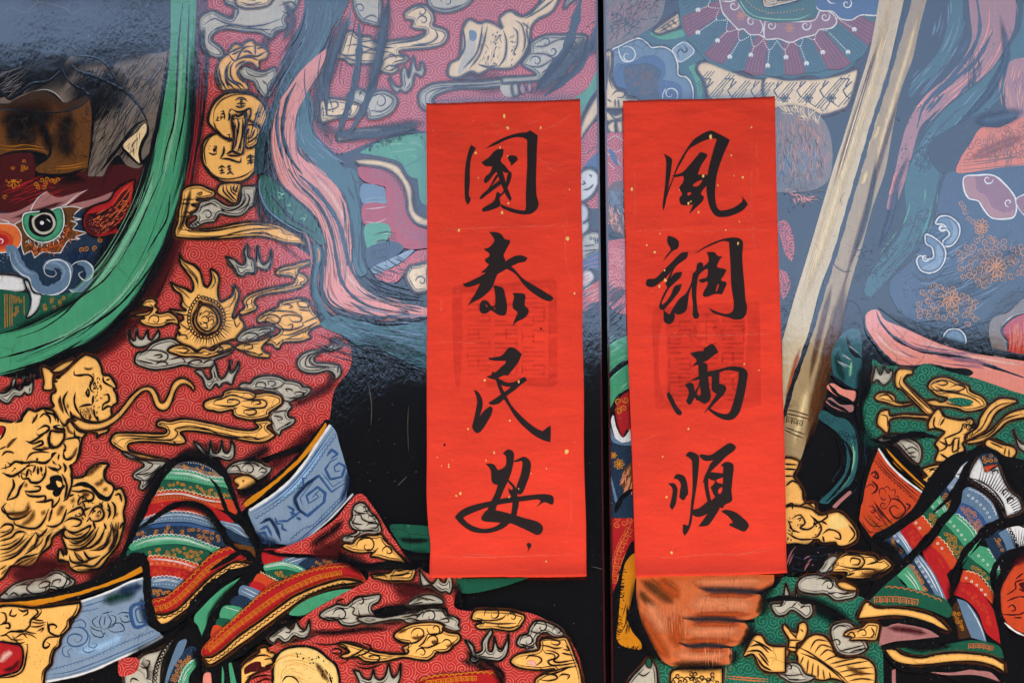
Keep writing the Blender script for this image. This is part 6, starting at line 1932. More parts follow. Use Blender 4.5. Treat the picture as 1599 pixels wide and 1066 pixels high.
RIGHT_D = """
@@stripe*
F W v1 735,300! 790,215 870,150! 900,130 860,250 830,330! 775,335!
X scallop K 1.1 6 2.2 v1 750,290 790,310 830,340
F b v1 655,405! 735,305! 805,370! 730,505! 695,455
X rings W 0.8 1.6 9 v1 705,400 745,450
F D v1 595,475! 660,398! 735,495! 680,625! 640,555
X curls y 0.9 8 3.2 v1 620,480 670,450 720,520 670,600
F n v1 505,575! 602,470! 670,590! 625,705! 570,640
S W 1 v1 590,500 640,570 665,620 | 575,510 625,580 655,640
X rings W 0.8 1.5 9 v1 540,570 600,640
F N v1 445,645! 512,568! 625,700! 545,795! 510,720
X curls y 0.9 9 3.2 v1 480,630 530,610 600,700 540,760
F o v1 345,715! 452,640! 548,775! 472,872! 400,785
X scallop c 1 7 2.4 v1 440,650 500,720 545,785
X rings W 0.8 1.7 10 v1 390,710 440,780
F r v1 245,785! 350,708! 478,868! 368,965! 320,880
X curls o 0.9 8 3 v1 310,780 360,760 440,860 370,920
F s v1 175,832! 250,778! 368,955! 330,1015! 270,920
S W 1.6 v1 235,790 300,870 350,960 | 222,800 285,880 340,975
X rings W 0.8 1.6 9 v1 205,825 250,900
F D v1 100,865! 180,828! 330,1012! 290,1040! 200,940
X curls y 0.9 6 3 v1 140,870 190,860 270,960 230,960
F W:K1.4 v1 850,310! 880,230 950,120! 975,190 1000,265! 1060,240 1110,205! 1150,320 1220,440 1290,500 1312,600 1185,655! 1140,560 1050,460 950,385
X rays K 1.1 20 v1 850,780 430 600 -78 -22
S K 1.5 v1 1060,290 1060,260 1100,250 1110,280 | 1160,470 1150,430 1190,420 1200,450 | 1200,550 1190,510 1230,490 1250,520
X rings K 1.3 2.6 6.2 v1 850,345 940,378 1050,455 1120,550 1155,630
S K 1.6 v1 840,375 930,405 1030,490 1095,590 1120,680 | 870,320 960,350 1070,430 1150,540 1180,640
F D v1 940,135! 980,100 1040,95 1100,140 1118,198! 1060,200 985,215! 962,170
X curls y 0.9 6 3 v1 980,130 1060,120 1090,170 1000,190
F o v1 978,222! 1050,205 1112,200! 1060,225 1010,268!
F s v1 800,430! 850,395 960,445 1060,535 1115,670! 1030,755! 960,645 880,575 785,535!
X rings W 0.8 1.7 8 v1 850,470 920,520 1000,600 1050,690
X scallop W 1 6 2 v1 850,420 950,465 1040,550 1090,650
F B v1 785,530! 880,570 960,640 1032,750! 950,862! 880,765 830,695 735,625!
X curls y 0.9 18 3.2 v1 790,570 880,600 980,740 940,820 860,720 770,610
F n v1 735,622! 830,690 900,765 952,858! 850,1010! 800,905 720,805 645,722!
X scallop W 1 7 2.4 v1 745,635 830,705 900,785 945,870
S W 0.9 v1 735,650 820,720 885,800 920,880
X rings W 0.8 1.6 9 v1 690,700 760,780 830,870
F N v1 645,720! 720,800 800,900 852,1008! 780,1090! 720,985 650,892 575,825!
X curls y 0.9 16 3.2 v1 640,770 720,830 800,960 770,1030 680,900
F o v1 575,822! 650,890 720,990 778,1090! 690,1120! 620,1005 515,905!
X scallop c 1 7 2.4 v1 580,835 650,900 715,1000
X rings W 0.8 1.7 10 v1 580,890 650,970
F r v1 515,902! 620,1000 695,1118! 600,1230! 530,1085 445,965!
X curls o 0.9 10 3 v1 510,960 590,1020 640,1120 560,1100
F s v2 470,60! 530,20 640,150 720,300 770,410! 690,410! 620,285 540,170
S W 1.6 v2 540,40 640,180 710,320 740,400 | 520,55 615,190 690,330
X rings W 0.8 1.6 9 v2 520,90 590,200 660,330
F D v2 440,120! 480,60 560,180 640,300 692,408! 590,390! 540,285
F e v2 430,140 480,110 550,230 600,350 560,330
X curls y 0.9 8 3 v2 480,110 560,240 620,370
F n v2 360,200! 445,118! 540,255 600,395! 480,345! 430,265
S W 1 v2 440,160 510,250 550,330 | 420,180 490,260 530,330
F r v2 560,0! 640,-20! 760,190 810,345! 760,400! 690,230 600,90
F n v2 940,50! 1030,-40! 1110,-20! 1170,120 1195,175! 1160,240! 1090,165 1000,95
X scallop W 1 7 2.4 v2 1090,-10 1150,80 1185,160
X rings W 0.8 1.7 10 v2 1020,40 1090,110 1150,190
F N v2 885,140! 945,48! 1060,150 1155,245! 1140,350! 1080,255 1000,175
X curls y 0.9 10 3.2 v2 940,110 1040,160 1130,260 1080,230
F o v2 865,250! 895,155! 1000,180 1080,270 1145,355! 1130,430! 1040,335 960,265
X scallop c 1 7 2.4 v2 920,170 1020,200 1090,280 1135,350
X rings W 0.8 1.7 10 v2 920,220 1010,280 1080,360
F r v2 815,350! 868,245! 990,285 1080,385 1140,475! 1180,640 1195,750! 1080,660 1020,510 930,405
X curls o 0.9 14 3 v2 880,310 980,340 1080,460 1130,620 1040,480
F s v2 845,385! 930,420 1010,530 1060,650 1085,735! 960,700! 900,565
S W 1.4 v2 930,430 1000,540 1050,650 1070,720
F U v2 785,490! 848,395! 910,570 962,700! 860,715! 840,605
X curls y 0.9 8 3 v2 810,500 860,480 900,620 870,660
F D v1 1040,840! 1110,770 1160,790! 1190,900 1160,1000! 1120,960 1060,920
F s v1 1110,800! 1180,760! 1240,850 1260,930 1190,1010! 1170,900
X curls y 0.9 6 3 v1 1070,860 1130,850 1150,960
F D v1 990,850! 1060,830! 1130,960 1130,1090! 1060,990
F W v1 1180,760! 1260,740 1420,730! 1420,900! 1290,930! 1240,850
X rings K 1.2 2.2 5.4 v1 1210,770 1250,840 1275,920
X rays K 1 10 v1 1290,1020 100 260 -110 -50
@@key_hem*
F N v2 125,415! 200,340 260,280 360,195! 430,285 600,335 740,385 805,465! 780,540 640,485 480,445 280,445
X key O 1.3 10 v2 180,400 280,395 400,400 520,420
X scallop O 1.1 10 3 v2 270,300 400,310 560,350 720,410
F g:K2 v2 40,552! 110,415 200,460 350,460 500,480 640,520 740,590 792,655! 700,622 560,562 380,525 200,535
X scallop K 1.2 11 2.5 v2 130,440 220,470 360,468 510,490 650,530 740,600
F P v2 215,768! 258,580 400,590 600,632 705,692! 500,717 340,732
A 2 14 v2 270,620 450,640 620,670
F N v2 335,770! 600,785 860,735 1000,722 1180,765 1225,870! 1080,840 900,815 700,835 500,835
A 1 14 v2 400,780 600,790 820,760
X key O 1.1 8 v2 940,770 1040,770 1120,790
F g:K2 v2 262,797! 340,792 420,842 560,862 700,832 860,822 1000,832 1120,852 1228,912! 1232,985! 1120,922 960,892 760,902 560,922 400,912 320,872
X scallop K 1.2 11 2.5 v2 330,800 430,850 570,868 710,840 870,828 1010,840 1130,870
F P v2 600,972! 800,982 1000,952 1120,982 1192,1055! 1000,1002 760,1002
F P v2 325,960! 355,950! 355,1120! 325,1120!
@@sash_outline
S k 12 p 760,420 900,270 1010,150 1110,20 1180,-60
S k 10 p 1140,520 1160,400 1220,260 1300,170 1350,110 1420,70 1500,60 1600,100
S k 9 p 1430,560 1400,430 1420,330 1500,260 1600,210
S k 9 l 1030,1066 1150,950 1230,800 1300,700 1370,680 1450,720 1480,800
S k 7 l 1120,1066 1200,900 1260,770
S k 9 p 560,690 700,700 800,680 960,690 1110,750 | 700,850 840,830 1000,830 1120,845 | 720,870 800,960 940,985 1120,965 1300,970 1460,1010
S k 8 l 1480,780 1520,850 1560,900 1540,930
A 1 20 p 1120,560 1160,440 1200,300
A 1 20 p 880,300 1000,180 1080,60
A 1 22 p 1440,620 1420,480 1430,360
A 1 16 p 640,160 740,210 860,260
@orange_medallion
F o:k4 p 1450,640 1440,500 1480,400 1540,320 1600,270 1700,250! 1700,780! 1600,770 1500,720
S R 2.6 p 1480,520 1540,480 1540,440 1600,420 | 1480,560 1560,530 1640,540 | 1490,600 1520,580 1540,610 1510,620 | 1460,640 1560,640 1640,600 | 1560,480 1597,500 | 1540,420 1590,380 | 1530,660 1580,660
F R p 1560,450 1597,440 1640,470 1600,500
A 2 16 p 1520,340 1580,300 1660,280
S W 3 p 1470,690 1530,740 1600,775
@grey_cloud
F w:K1.8 p 185,440 230,400 300,390 350,400 420,420 430,450 550,490 540,530 480,545 420,550 360,510 280,510 200,490
C K 1.6 p 380,460 40 1.1 180 1
S K 1.5 p 300,420 360,410 430,440 | 430,500 480,510 540,500 | 440,480 500,480 500,500 460,510 | 370,510 430,500
@gold_cloud
F g:K1.4 p 430,445 480,435 550,470 550,490 470,480
@gold_cloud
F g:K2 p 390,350 420,320 410,300 440,280 480,255 560,260 600,265 660,270 690,300 720,290 750,310 770,340 720,380 680,400 630,420 560,420 480,410 490,380 400,375
S K 1.8 p 410,310 480,270 560,270 600,310 570,350 500,350 420,330 | 510,320 520,290 570,300 560,330 520,330 | 600,270 660,280 680,310 610,330 | 500,380 560,360 660,360 660,390 600,390 580,370 | 490,400 540,380
A 5 16 p 560,400 640,390 720,360
A 1 14 p 460,420 600,430 760,350
@grey_cloud
F w:K1.3 p 315,370 350,310 400,275 430,290 400,330 400,360 350,385
X brush K 0.8 6 20 p 330,370 380,300
@@shade
F k p 108,220 340,210 440,225 480,250 380,270 320,360 200,380 108,390
X brush v 3 7 50 p 170,350 200,280 260,240 310,250
X brush D 1 10 60 p 130,260 300,300 420,260
@grey_cloud
F w:K1.8 p 30,570 90,560 110,440! 140,520 170,530 175,460! 190,540 215,570 270,570 280,630 240,665 200,640 150,610 110,640 60,645 25,600
S K 1.4 p 70,590 100,560 | 150,590 180,560 | 200,600 230,580
@@shade
S k 8 p -40,560 80,535 200,545 300,575
@grey_cloud
F w:K1.8 p 390,760 400,710 450,690 500,690 540,720 600,800 620,850 560,890 480,895 420,860
C K 1.6 p 430,820 40 1.1 90 1
S K 1.5 p 400,740 440,710 500,720 | 440,870 520,850 600,830 | 500,880 560,860 620,850
@gold_cloud
F g:K1.8 p 470,770 500,740 580,720 620,690 690,700 690,750 670,800 600,800 540,800 510,800 520,780
C K 1.5 p 590,760 34 1 180 1
S K 1.4 p 480,780 520,750 540,780 500,790 | 640,720 660,760 630,790
@leaf_emblem
F g:K2 p 240,790 290,765 350,775 390,820 420,890 480,910 560,905 620,920 660,960 670,1030 660,1110! 560,1110! 480,1066 400,1040 330,1050 240,1020 190,960 180,900 170,870 200,840
F g:K2 p 90,730 100,700 140,740 180,750 190,700 230,690 245,740 220,800 180,820 170,870 120,860 130,800
F g:K2 p -20,870 80,850 130,870 100,940 40,990 -20,1000!
S K 1.8 p 180,840 260,880 360,950 430,1000 500,1066 | 200,880 300,920 400,990 480,1066
S K 1.4 p 260,860 300,800 380,810 | 290,880 330,830 400,850 | 320,900 370,860 430,890 | 350,930 420,900 500,910 | 380,950 460,930 560,910 | 410,970 500,950 620,930 | 440,1000 540,980 650,970 | 470,1030 560,1010 660,1010 | 500,1055 580,1040 660,1050
S K 1.3 p 220,900 200,950 | 250,920 240,1010 | 280,940 270,1030 | 310,950 310,1040 | 340,980 350,1045 | 380,1000 390,1040
S K 1.8 p 130,740 180,790 | 190,710 170,790 | 200,730 220,750 | 120,800 200,800 | 110,840 190,850 | 0,900 100,870 | 0,930 80,910 | 20,960 80,930
A 5 12 p 480,960 560,1000 620,1010
@grey_cloud
F w:K1.6 p 60,990 100,950 160,940 200,960 230,1010 290,1030 240,1060 150,1066 100,1040 70,1020
C K 1.4 p 130,970 26 1 180 1
S K 1.3 p 70,1010 140,1020 220,1010 | 120,1045 200,1045
@gold_trim
F g:K1.8 o 990,1000 1060,975 1310,970! 1310,1110! 990,1110!
X scallop K 1.5 9 3.4 o 1000,1045 1080,1040 1160,1045 1240,1060
X curls K 1.4 14 4 o 1000,1010 1280,1000 1290,1066 1000,1066
S O 1.6 o 1340,1020 1440,1030 1597,1040 | 1340,1035 1440,1045 1597,1055
@gold_tassel
F g:K2 o 1470,830 1500,775 1550,770 1597,830 1700,840! 1700,1000! 1597,1000 1540,970 1500,890 1440,900
S K 2 o 1480,840 1540,830 1597,880 | 1500,800 1560,830 1620,870 | 1460,870 1540,870 1597,940 | 1520,900 1560,960 1620,990 | 1530,880 1597,960
@grey_cloud
F w:K2 o 720,1066 760,1010 800,970 830,930! 850,960 870,920! 900,980 910,1110! 720,1110!
F N:K1.4 o 830,930 850,905 870,930 860,970 840,960
S K 1.4 o 780,1000 820,1020 860,990
@red_cuff
F r:k2 o 615,-10 680,-40 770,-60! 770,170 720,250 680,330 660,420 655,520 630,560 608,420 612,200
X key O 1.4 13 o 640,440 650,320 680,220 730,120
X curls O 1.4 9 5 o 640,20 740,-20 740,80 650,100
S O 1.4 o 620,520 625,400 650,260 700,150 760,40 | 650,510 660,400 690,290 740,200
@fur_cuff
F k o 615,560 660,420 690,300 740,190 790,170! 790,420 770,520 740,600 760,760 800,820 860,880 700,880 630,830
F y o 700,330 740,270 775,250! 775,420 755,500 735,580 720,660 745,740 800,810 800,855 740,850 680,830 650,780 660,680 670,560 680,440
X hair k 1.4 90 8 190 25 0 o 655,800 660,560 690,340 720,340 700,560 690,800
X hair k 1.4 40 8 100 25 0 o 660,830 800,830 800,860 680,860
X hair k 1.2 20 20 95 8 0 o 710,560 730,560 730,740 710,720
@clenched_hand
F h v3 240,100! 1475,100! 1470,170 1430,215 1380,238 1345,262 1368,320 1366,400 1330,462 1262,500 1205,520 1240,560 1242,640 1200,700 1130,730 1075,748 1102,800 1092,878 1000,906 850,912 620,917 530,900 460,850 400,760 330,640 280,520 255,400 240,260
A 5 24 v3 280,150 400,220 520,310 600,360
A 5 16 v3 270,230 340,330 430,400
A 8 30 v3 420,150 560,240 640,320
A 8 30 v3 290,420 350,560 450,740 560,860
A 8 36 v3 560,420 600,600 620,760
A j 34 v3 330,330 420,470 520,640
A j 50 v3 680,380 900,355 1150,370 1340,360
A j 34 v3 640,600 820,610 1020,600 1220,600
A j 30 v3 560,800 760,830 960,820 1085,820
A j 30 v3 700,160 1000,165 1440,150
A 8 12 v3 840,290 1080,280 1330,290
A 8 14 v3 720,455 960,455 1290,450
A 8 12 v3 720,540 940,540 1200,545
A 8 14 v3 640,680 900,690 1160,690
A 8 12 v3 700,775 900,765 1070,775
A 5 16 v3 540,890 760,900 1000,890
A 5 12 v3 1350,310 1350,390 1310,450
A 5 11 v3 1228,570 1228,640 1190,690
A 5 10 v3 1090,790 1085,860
X brush 5 0.7 26 70 v3 300,170 430,260 560,360
X brush 8 0.7 20 90 v3 420,420 520,600 620,780
X hair j 0.6 60 24 91 4 0 v3 440,320 760,330 720,560 480,500
X hair H 0.45 30 26 91 3 0 v3 830,640 1110,640 1090,880 840,880
@@finger_line
S k 5.5b v3 800,218 880,238 980,240 1100,238 1240,248 1345,258 1450,215
A f 16 v3 760,190 880,232 1060,238 1300,248 1440,220
S k 5b v3 660,487 760,500 900,496 1050,500 1200,516 1300,505
A f 14 v3 640,470 780,496 960,494 1250,515
S k 5 v3 630,706 720,736 860,727 1000,738 1120,748
A f 12 v3 610,700 740,735 900,728 1110,745
A 1 20 v3 235,130 225,300 250,480 330,660 430,840 560,920
S k 5 v3 245,130 235,280 255,430 300,570 390,750 470,870 560,925
A 1 22 v3 1475,150 1440,230 1390,280 1395,400 1330,490
A 1 22 v3 1270,510 1268,620 1220,700 1140,750
A 1 20 v3 1130,760 1125,850 1090,910
A 1 20 v3 540,925 760,935 1000,925 1100,900
@collar_strip*
F n k 590,20! 720,-40! 722,110 660,150 600,220!
F D k 590,-60! 640,-20 600,20
X brush m 1 14 60 k 600,120 660,80 720,40
F n k 600,240! 650,190 722,140! 725,300 660,330 620,400 605,420!
X brush m 1 14 60 k 610,300 660,250 720,200
S k 8 k 600,220 650,170 720,120
F r:k3 k 640,400 680,330 735,300! 740,560 715,560 690,605 660,560 640,480
X curls y 1.5 4 5 k 650,360 730,340 730,480 660,480
F W k 615,500 630,460 650,540 690,600 735,545! 740,620! 700,630 650,620
F s k 610,530 640,600 700,635 740,615! 742,650 680,645 620,620
F D k 605,600 640,640 742,650! 760,1100! 600,1100!
X flower y 1.2 7 8 k 665,765
X flower y 1 6 5 k 630,710
F u k 680,880 690,810 740,750! 752,920 700,930
X hair H 1.6 24 14 100 15 10 k 690,800 745,760 750,900 700,930
S s 4 k 612,840 640,960 655,1030
S k 8 k 640,1066 680,980 750,920
"""
draw(RIGHT_C + RIGHT_D, RIGHT, RO, clip=RCLIP)
# ------------------------------------------------------------------ the two red paper strips
PAPER_Y = max(max(TOP.values(), default=0) + 0.001, 0.0025)
BUBBLES = [(random.uniform(660, 1235), random.uniform(150, 905), random.uniform(20, 46), random.uniform(-.0004, .0005)) for _ in range(90)]
FOLDS = (358, 527, 694, 868)
def paper_lift(x, y):
    f = sum(0.00022 * math.exp(-((y - q + 2 * math.sin(x * .03 + q)) / 3.5) ** 2) for q in FOLDS)
    f += sum(a * math.exp(-((x - bx) ** 2 + (y - by) ** 2) / (r * r)) for bx, by, r, a in BUBBLES if abs(x - bx) < 2.5 * r and abs(y - by) < 2.5 * r)
    return f + PAPER_Y + 0.0008 * math.sin(x * 0.021 + y * 0.006) + 0.0007 * math.sin(y * 0.017 + 1.3) + 0.0003 * math.sin(x * 0.05 - y * 0.031)

def paper_mat():
    m, t = new_mat('red_paper')
    pos = t.n('ShaderNodeNewGeometry').outputs['Position']
    big = t.noise(pos, 7, 3)
    fib = t.noise(t.mapping(pos, (420, 1, 120)), 1.0, 3)
    v = t.math('MULTIPLY', t.math('MULTIPLY_ADD', big, 0.34, 0.80), t.math('MULTIPLY_ADD', fib, 0.2, 0.9))
    col = t.mix(1.0, lin((227, 62, 42)), t.n('ShaderNodeCombineColor', {0: v, 1: v, 2: v}).outputs[0], 'MULTIPLY')
    sp = t.ramp(t.noise(pos, 150, 2), 0.74, 0.80)
    col = t.mix(t.math('MULTIPLY', sp, 0.35), col, lin((240, 150, 120)))
    h = t.math('ADD', t.math('MULTIPLY', t.noise(t.mapping(pos, (1, 1, 2.2)), 9, 4), 3.4), t.math('MULTIPLY', t.noise(pos, 260, 2), 0.10))
    b = t.n('ShaderNodeBump', {'Height': h, 'Strength': 0.5, 'Distance': 0.003})
    p = t.n('ShaderNodeBsdfPrincipled', {'Base Color': col, 'Roughness': 0.7, 'Specular IOR Level': 0.12, 'Normal': b.outputs[0]})
    o = t.n('ShaderNodeOutputMaterial'); t.t.links.new(p.outputs[0], o.inputs[0])
    MATS['paper'] = m
def flat_mat(code, name, rgb, rough=0.5, alpha=1.0, metal=0.0, streak=0.0):
    m, t = new_mat(name)
    pos = t.n('ShaderNodeNewGeometry').outputs['Position']
    v = t.math('MULTIPLY_ADD', t.noise(pos, 90, 4), 0.5, 0.75)
    col = t.mix(1.0, lin(rgb), t.n('ShaderNodeCombineColor', {0: v, 1: v, 2: v}).outputs[0], 'MULTIPLY')
    p = t.n('ShaderNodeBsdfPrincipled', {'Base Color': col, 'Roughness': rough, 'Metallic': metal, 'Specular IOR Level': 0.2})
    out = p.outputs[0]
    if alpha < 1:
        a = t.math('MULTIPLY', t.ramp(t.noise(pos, 60, 4), 0.3, 0.65, 0.35, 1.0), alpha)
        a = t.math('MULTIPLY', a, t.n('ShaderNodeAttribute', None, attribute_name='soft').outputs['Fac'])
        out = t.n('ShaderNodeMixShader', {0: a, 1: t.n('ShaderNodeBsdfTransparent').outputs[0], 2: out}).outputs[0]
    o = t.n('ShaderNodeOutputMaterial'); t.t.links.new(out, o.inputs[0])
    MATS[code] = m
paper_mat()
flat_mat('I', 'black_ink', (34, 24, 20), 0.6)
flat_mat('J', 'dark_red_seal_ink', (150, 24, 22), 0.6, 0.18)
flat_mat('L', 'gold_leaf_fleck', (236, 184, 104), 0.5)
flat_mat('M', 'worn_paper_scratch', (240, 130, 104), 0.7, 0.34)

def make_paper(label, quad, wob, seed):
    """a sheet with uneven edges, gentle waves and its own thickness"""
    NU, NV = 48, 150
    rng = random.Random(seed)
    V, F = [], []
    (ax, ay), (bx, by), (cx, cy), (dx, dy) = quad       # top left, top right, bottom right, bottom left
    for j in range(NV + 1):
        v = j / NV
        lx, ly = ax + (dx - ax) * v, ay + (dy - ay) * v
        rx, ry = bx + (cx - bx) * v, by + (cy - by) * v
        lx += wob(v, 0); rx += wob(v, 1)
        for i in range(NU + 1):
            u = i / NU
            x, y = lx + (rx - lx) * u, ly + (ry - ly) * u
            if j in (0, NV): y += 0.5 * math.sin(u * 9 + seed) + rng.uniform(-.25, .25)
            h = paper_lift(x, y)
            # edges lift a touch off the door towards the lower corners
            e = min(u, 1 - u)
            h += 0.003 * max(0, 1 - e / 0.10) ** 2 * (0.35 + 0.65 * v)
            h += 0.006 * max(0, (v - 0.955) / 0.045) ** 2
            V.append((x, y, h))
    n = len(V)
    idx = lambda i, j: j * (NU + 1) + i
    for j in range(NV):
        for i in range(NU):
            F.append((idx(i, j), idx(i, j + 1), idx(i + 1, j + 1), idx(i + 1, j)))
    root = empty('paper_strip', (0, 0, 0))
    wx, wz = W((ax + cx) / 2, (dy + cy) / 2)
    org = (wx, 0, wz)
    root.location = org
    root['label'] = label; root['category'] = 'paper strip'
    root['group'] = 'red paper strips pasted on the doors'
    me = bpy.data.meshes.new('sheet')
    vv = []
    for x, y, h in V:
        a, b = W(x, y); vv.append((a - org[0], -h, b - org[2]))
    me.from_pydata(vv, [], F)
    me.polygons.foreach_set('use_smooth', [True] * len(F))
    o = add('sheet', me, MATS['paper'], root)
    sol = o.modifiers.new('thickness', 'SOLIDIFY'); sol.thickness = 0.00025; sol.offset = -1
    return root, org

def ink_lift(x, y): return paper_lift(x, y) + 0.00035
def mark_lift(x, y): return paper_lift(x, y) + 0.00015
def flecks(root, org, spots):
    for x, y, r in spots:
        b = Builder('gold_fleck', lift=lambda x, y: paper_lift(x, y) + 0.0005)
        k = random.randint(5, 7)
        a0 = random.random() * 6
        st = random.uniform(0.5, 1)
        lp = []
        for i in range(k):
            a = a0 + i * 2 * math.pi / k
            rr = r * random.uniform(0.6, 1.1)
            lp.append((x + rr * math.cos(a) * st, y + rr * math.sin(a)))
        b.fill('L', [lp])
        b.build(root, org)

def wobL(v, side):
    if side == 0: return 2.2 * math.sin(v * 7.5) * v - 2.0 * math.exp(-((v - .83) / .07) ** 2) + 2.5 * math.exp(-((v - .93) / .03) ** 2)
    return 1.0 * math.sin(v * 5 + 1) + 0.6 * math.sin(v * 23)
def wobR(v, side):
    if side == 0: return 1.6 * math.sin(v * 6 + 2.5) + 1.2 * math.exp(-((v - .3) / .05) ** 2)
    return 1.2 * math.sin(v * 6.5 + 3.3)
for k_ in list(TOP): TOP[k_] = 0.0
pl, plo = make_paper('red paper strip with black brush writing, pasted left of the door gap', ((666, 165), (904.5, 159), (916, 902), (669.5, 903.5)), wobL, 1)
pr, pro = make_paper('red paper strip with black brush writing, pasted right of the door gap', ((971, 161), (1209, 155), (1227, 897), (990, 903)), wobR, 2)
for r_ in (pl, pr): pass
TOP.clear()

SEAL_L = """
@seal_imprint
F J . 707,455 716,447 790,445 862,437! 869,442 870,600! 862,606 800,604 760,606! 760,598 800,592 856,592! 857,452! 800,458 722,461! 722,540 718,605 712,605! 708,560
"""
def seal_blocks(x0, x1, y0, y1, cols, rows, seed):
    rng = random.Random(seed); out = []
    cw, rh = (x1 - x0) / cols, (y1 - y0) / rows
    for c in range(cols):
        for r in range(rows):
            ax, ay = x0 + c * cw + 4, y0 + r * rh + 3
            bx, by = x0 + (c + 1) * cw - 4, y0 + (r + 1) * rh - 3
            n = rng.randint(5, 6)
            for q in range(n):
                yy = ay + (by - ay) * q / (n - 1)
                l, rr = ax, bx
                k = rng.random()
                if k < .25: l = ax + (bx - ax) * .45
                elif k < .5: rr = ax + (bx - ax) * .55
                out.append(f'S J 3.2u . {l:.1f},{yy:.1f} {rr:.1f},{yy:.1f}')
            for xx in rng.sample([ax, (ax + bx) / 2, bx], 2):
                a, b = sorted((rng.uniform(ay, by), rng.uniform(ay, by)))
                if b - a < 10: b = a + 14
                out.append(f'S J 3.0u . {xx:.1f},{a:.1f} {xx:.1f},{min(b, by):.1f}')
    return '\n'.join(out)
draw(SEAL_L + seal_blocks(726, 854, 466, 590, 3, 3, 4), pl, plo, mark_lift)
SEAL_R = """
@seal_imprint
F J . 1020,486 1060,482 1120,476 1184,474! 1186,520 1187,634! 1160,640 1100,641 1040,641! 1024,640 1020,560! | 1036,500 1037,624 1110,626 1164,622! 1163,560 1162,494 1100,497
F J . 1042,502 1080,499 1080,560 1080,622 1043,622 1041,560
F J . 1084,500 1121,498 1122,560 1122,624 1085,624
F J . 1126,498 1160,497 1161,560 1161,621 1127,623
"""
draw(SEAL_R + seal_blocks(1040, 1164, 502, 622, 3, 3, 9), pr, pro, mark_lift)

INK_L = """
@written_character
F I A 237,262! 290,298! 262,345 236,420 226,520 226,640 218,740 216,790 236,830 205,890! 180,845 172,760 172,620 178,500 195,400 215,320
F I A 388,303! 470,245 580,190 700,150 815,133 850,113! 930,168! 925,250! 820,215! 780,192 700,186 600,215 500,262
F I A 820,170! 928,160! 922,300 918,450 912,620 918,790 938,870 930,920 890,965 840,985 800,950! 808,900 806,800 812,640 820,480 820,320
F I A 545,880! 600,905 680,930 760,948 830,945! 860,985! 780,990 690,975 610,945 550,912
F I A 345,445! 420,395 480,330 530,308 575,310! 570,370 545,430 590,480 640,545! 605,560 570,540! 548,535! 500,545! 470,575 420,640 385,665! 370,640 390,590 430,560 460,490! 420,485 385,485
F I A 500,535! 560,520! 590,620 610,700 640,770 660,830! 645,852! 600,790 570,720 540,650
F I A 630,545! 658,548! 655,610 630,680 600,740 560,790 525,815! 520,800 570,750 600,660 612,590
F I A 325,825! 350,780 420,715 500,570! 525,580 480,650 450,695! 520,640 560,610! 570,650 500,710 420,770 345,830!
F I A 505,750! 545,775 535,820 545,880 535,905 470,935 400,955 355,958! 352,935 385,905 450,870 485,830
F I A 615,380! 685,375 720,400 715,430 655,485! 645,450 625,415
@written_character
F I B 425,72! 500,75 555,98 590,150 635,155 640,185 605,250 575,320 595,360 590,380! 640,350 700,320 770,318 825,342! 800,378 730,395 655,430! 700,470 760,540 830,590 950,660 1030,710 1085,745 1085,775 1040,790 950,750 860,690 780,615 700,510 610,455! 510,510! 490,560 460,640 410,700 340,755 265,795 205,830! 240,770 290,690 335,600! 260,630 185,640 150,610! 240,575 340,525 395,490! 335,495! 400,440 425,405! 390,385 385,355 425,325 425,290 395,270 370,245! 420,235 470,185 480,150 455,110
F I B 470,625! 530,635 575,660 595,740 612,830 605,910 580,935 520,928 465,890! 440,880! 390,915 340,905 325,860 335,800 375,775 415,790 450,840! 480,835! 490,820 488,720 | 388,810 410,840 408,850 392,835 | 482,850 490,855 488,872 474,866
F I B 665,705! 740,705 800,725 795,830 835,875 830,920 780,970 715,1000 668,1050! 690,980 720,905 680,870 668,820 685,740
@written_character
F I C 415,178! 550,152 630,70 690,75 765,135! 730,215 660,310 615,362! 580,355 520,385! 490,400 440,390 395,368! 450,350 455,315! 490,325 560,260 590,240 600,205! 500,205 430,195
F I C 490,390! 530,390 560,480 605,570 660,670 740,760 830,845 920,910 980,935! 1030,895 1062,872! 1066,960 1060,1048! 990,1030 900,985 830,930 750,855 680,765 620,665 570,590 530,510
F I C 510,380! 590,425 655,432 720,410 770,380 800,375 818,410! 760,450 690,510 610,570 540,640 470,662 430,655 420,640! 490,595 560,545 620,505 650,475! 590,470 530,440
F I C 268,505! 310,525 345,580 360,650 345,730 325,785! 380,715 440,675! 462,700 450,760 400,850 350,925 305,955 265,930 248,885! 270,800 290,700 300,610
@written_character
F I D 388,208! 470,210 515,275! 565,255 600,215 600,130 568,100! 620,58 680,90 680,180 660,280 625,380 580,470 540,570 500,660 485,710 400,700! 440,610 490,510 515,425! 470,415 450,370 440,270
F I D 670,185! 740,150 790,135 840,165 860,220 845,320 810,420 770,510 730,525 700,500! 720,410 755,310 770,220 765,178 710,190
F I D 600,370! 630,375 700,450 715,520 735,600 720,690 705,745 650,735! 665,650 665,570 630,500 625,460! 660,480 675,460
F I D 70,760! 110,710 190,660 300,625 440,595 600,560 740,545 850,530 1000,520 1085,540 1095,600 1080,630 1040,615 990,605 915,655! 960,590 920,575 800,590 650,610 500,635 390,665 280,705 200,740 155,765! 200,815 270,855 360,880 450,870 520,840 560,800! 640,820! 580,870 500,905 400,925 270,915 180,870 110,810
F I D 345,760! 400,690 480,690 570,705 680,735 800,770 900,795 960,825 985,870 970,920 920,942 850,910 750,865 650,825 520,815 380,805 345,785
F I D 815,1035 840,1022 865,1045 860,1066 840,1090 825,1130! 830,1075 818,1055
@ink_spot
F I . 693,695 696,694 696,698 693,699
@ink_spot
F I . 843,515 846,514 846,517 843,518
"""
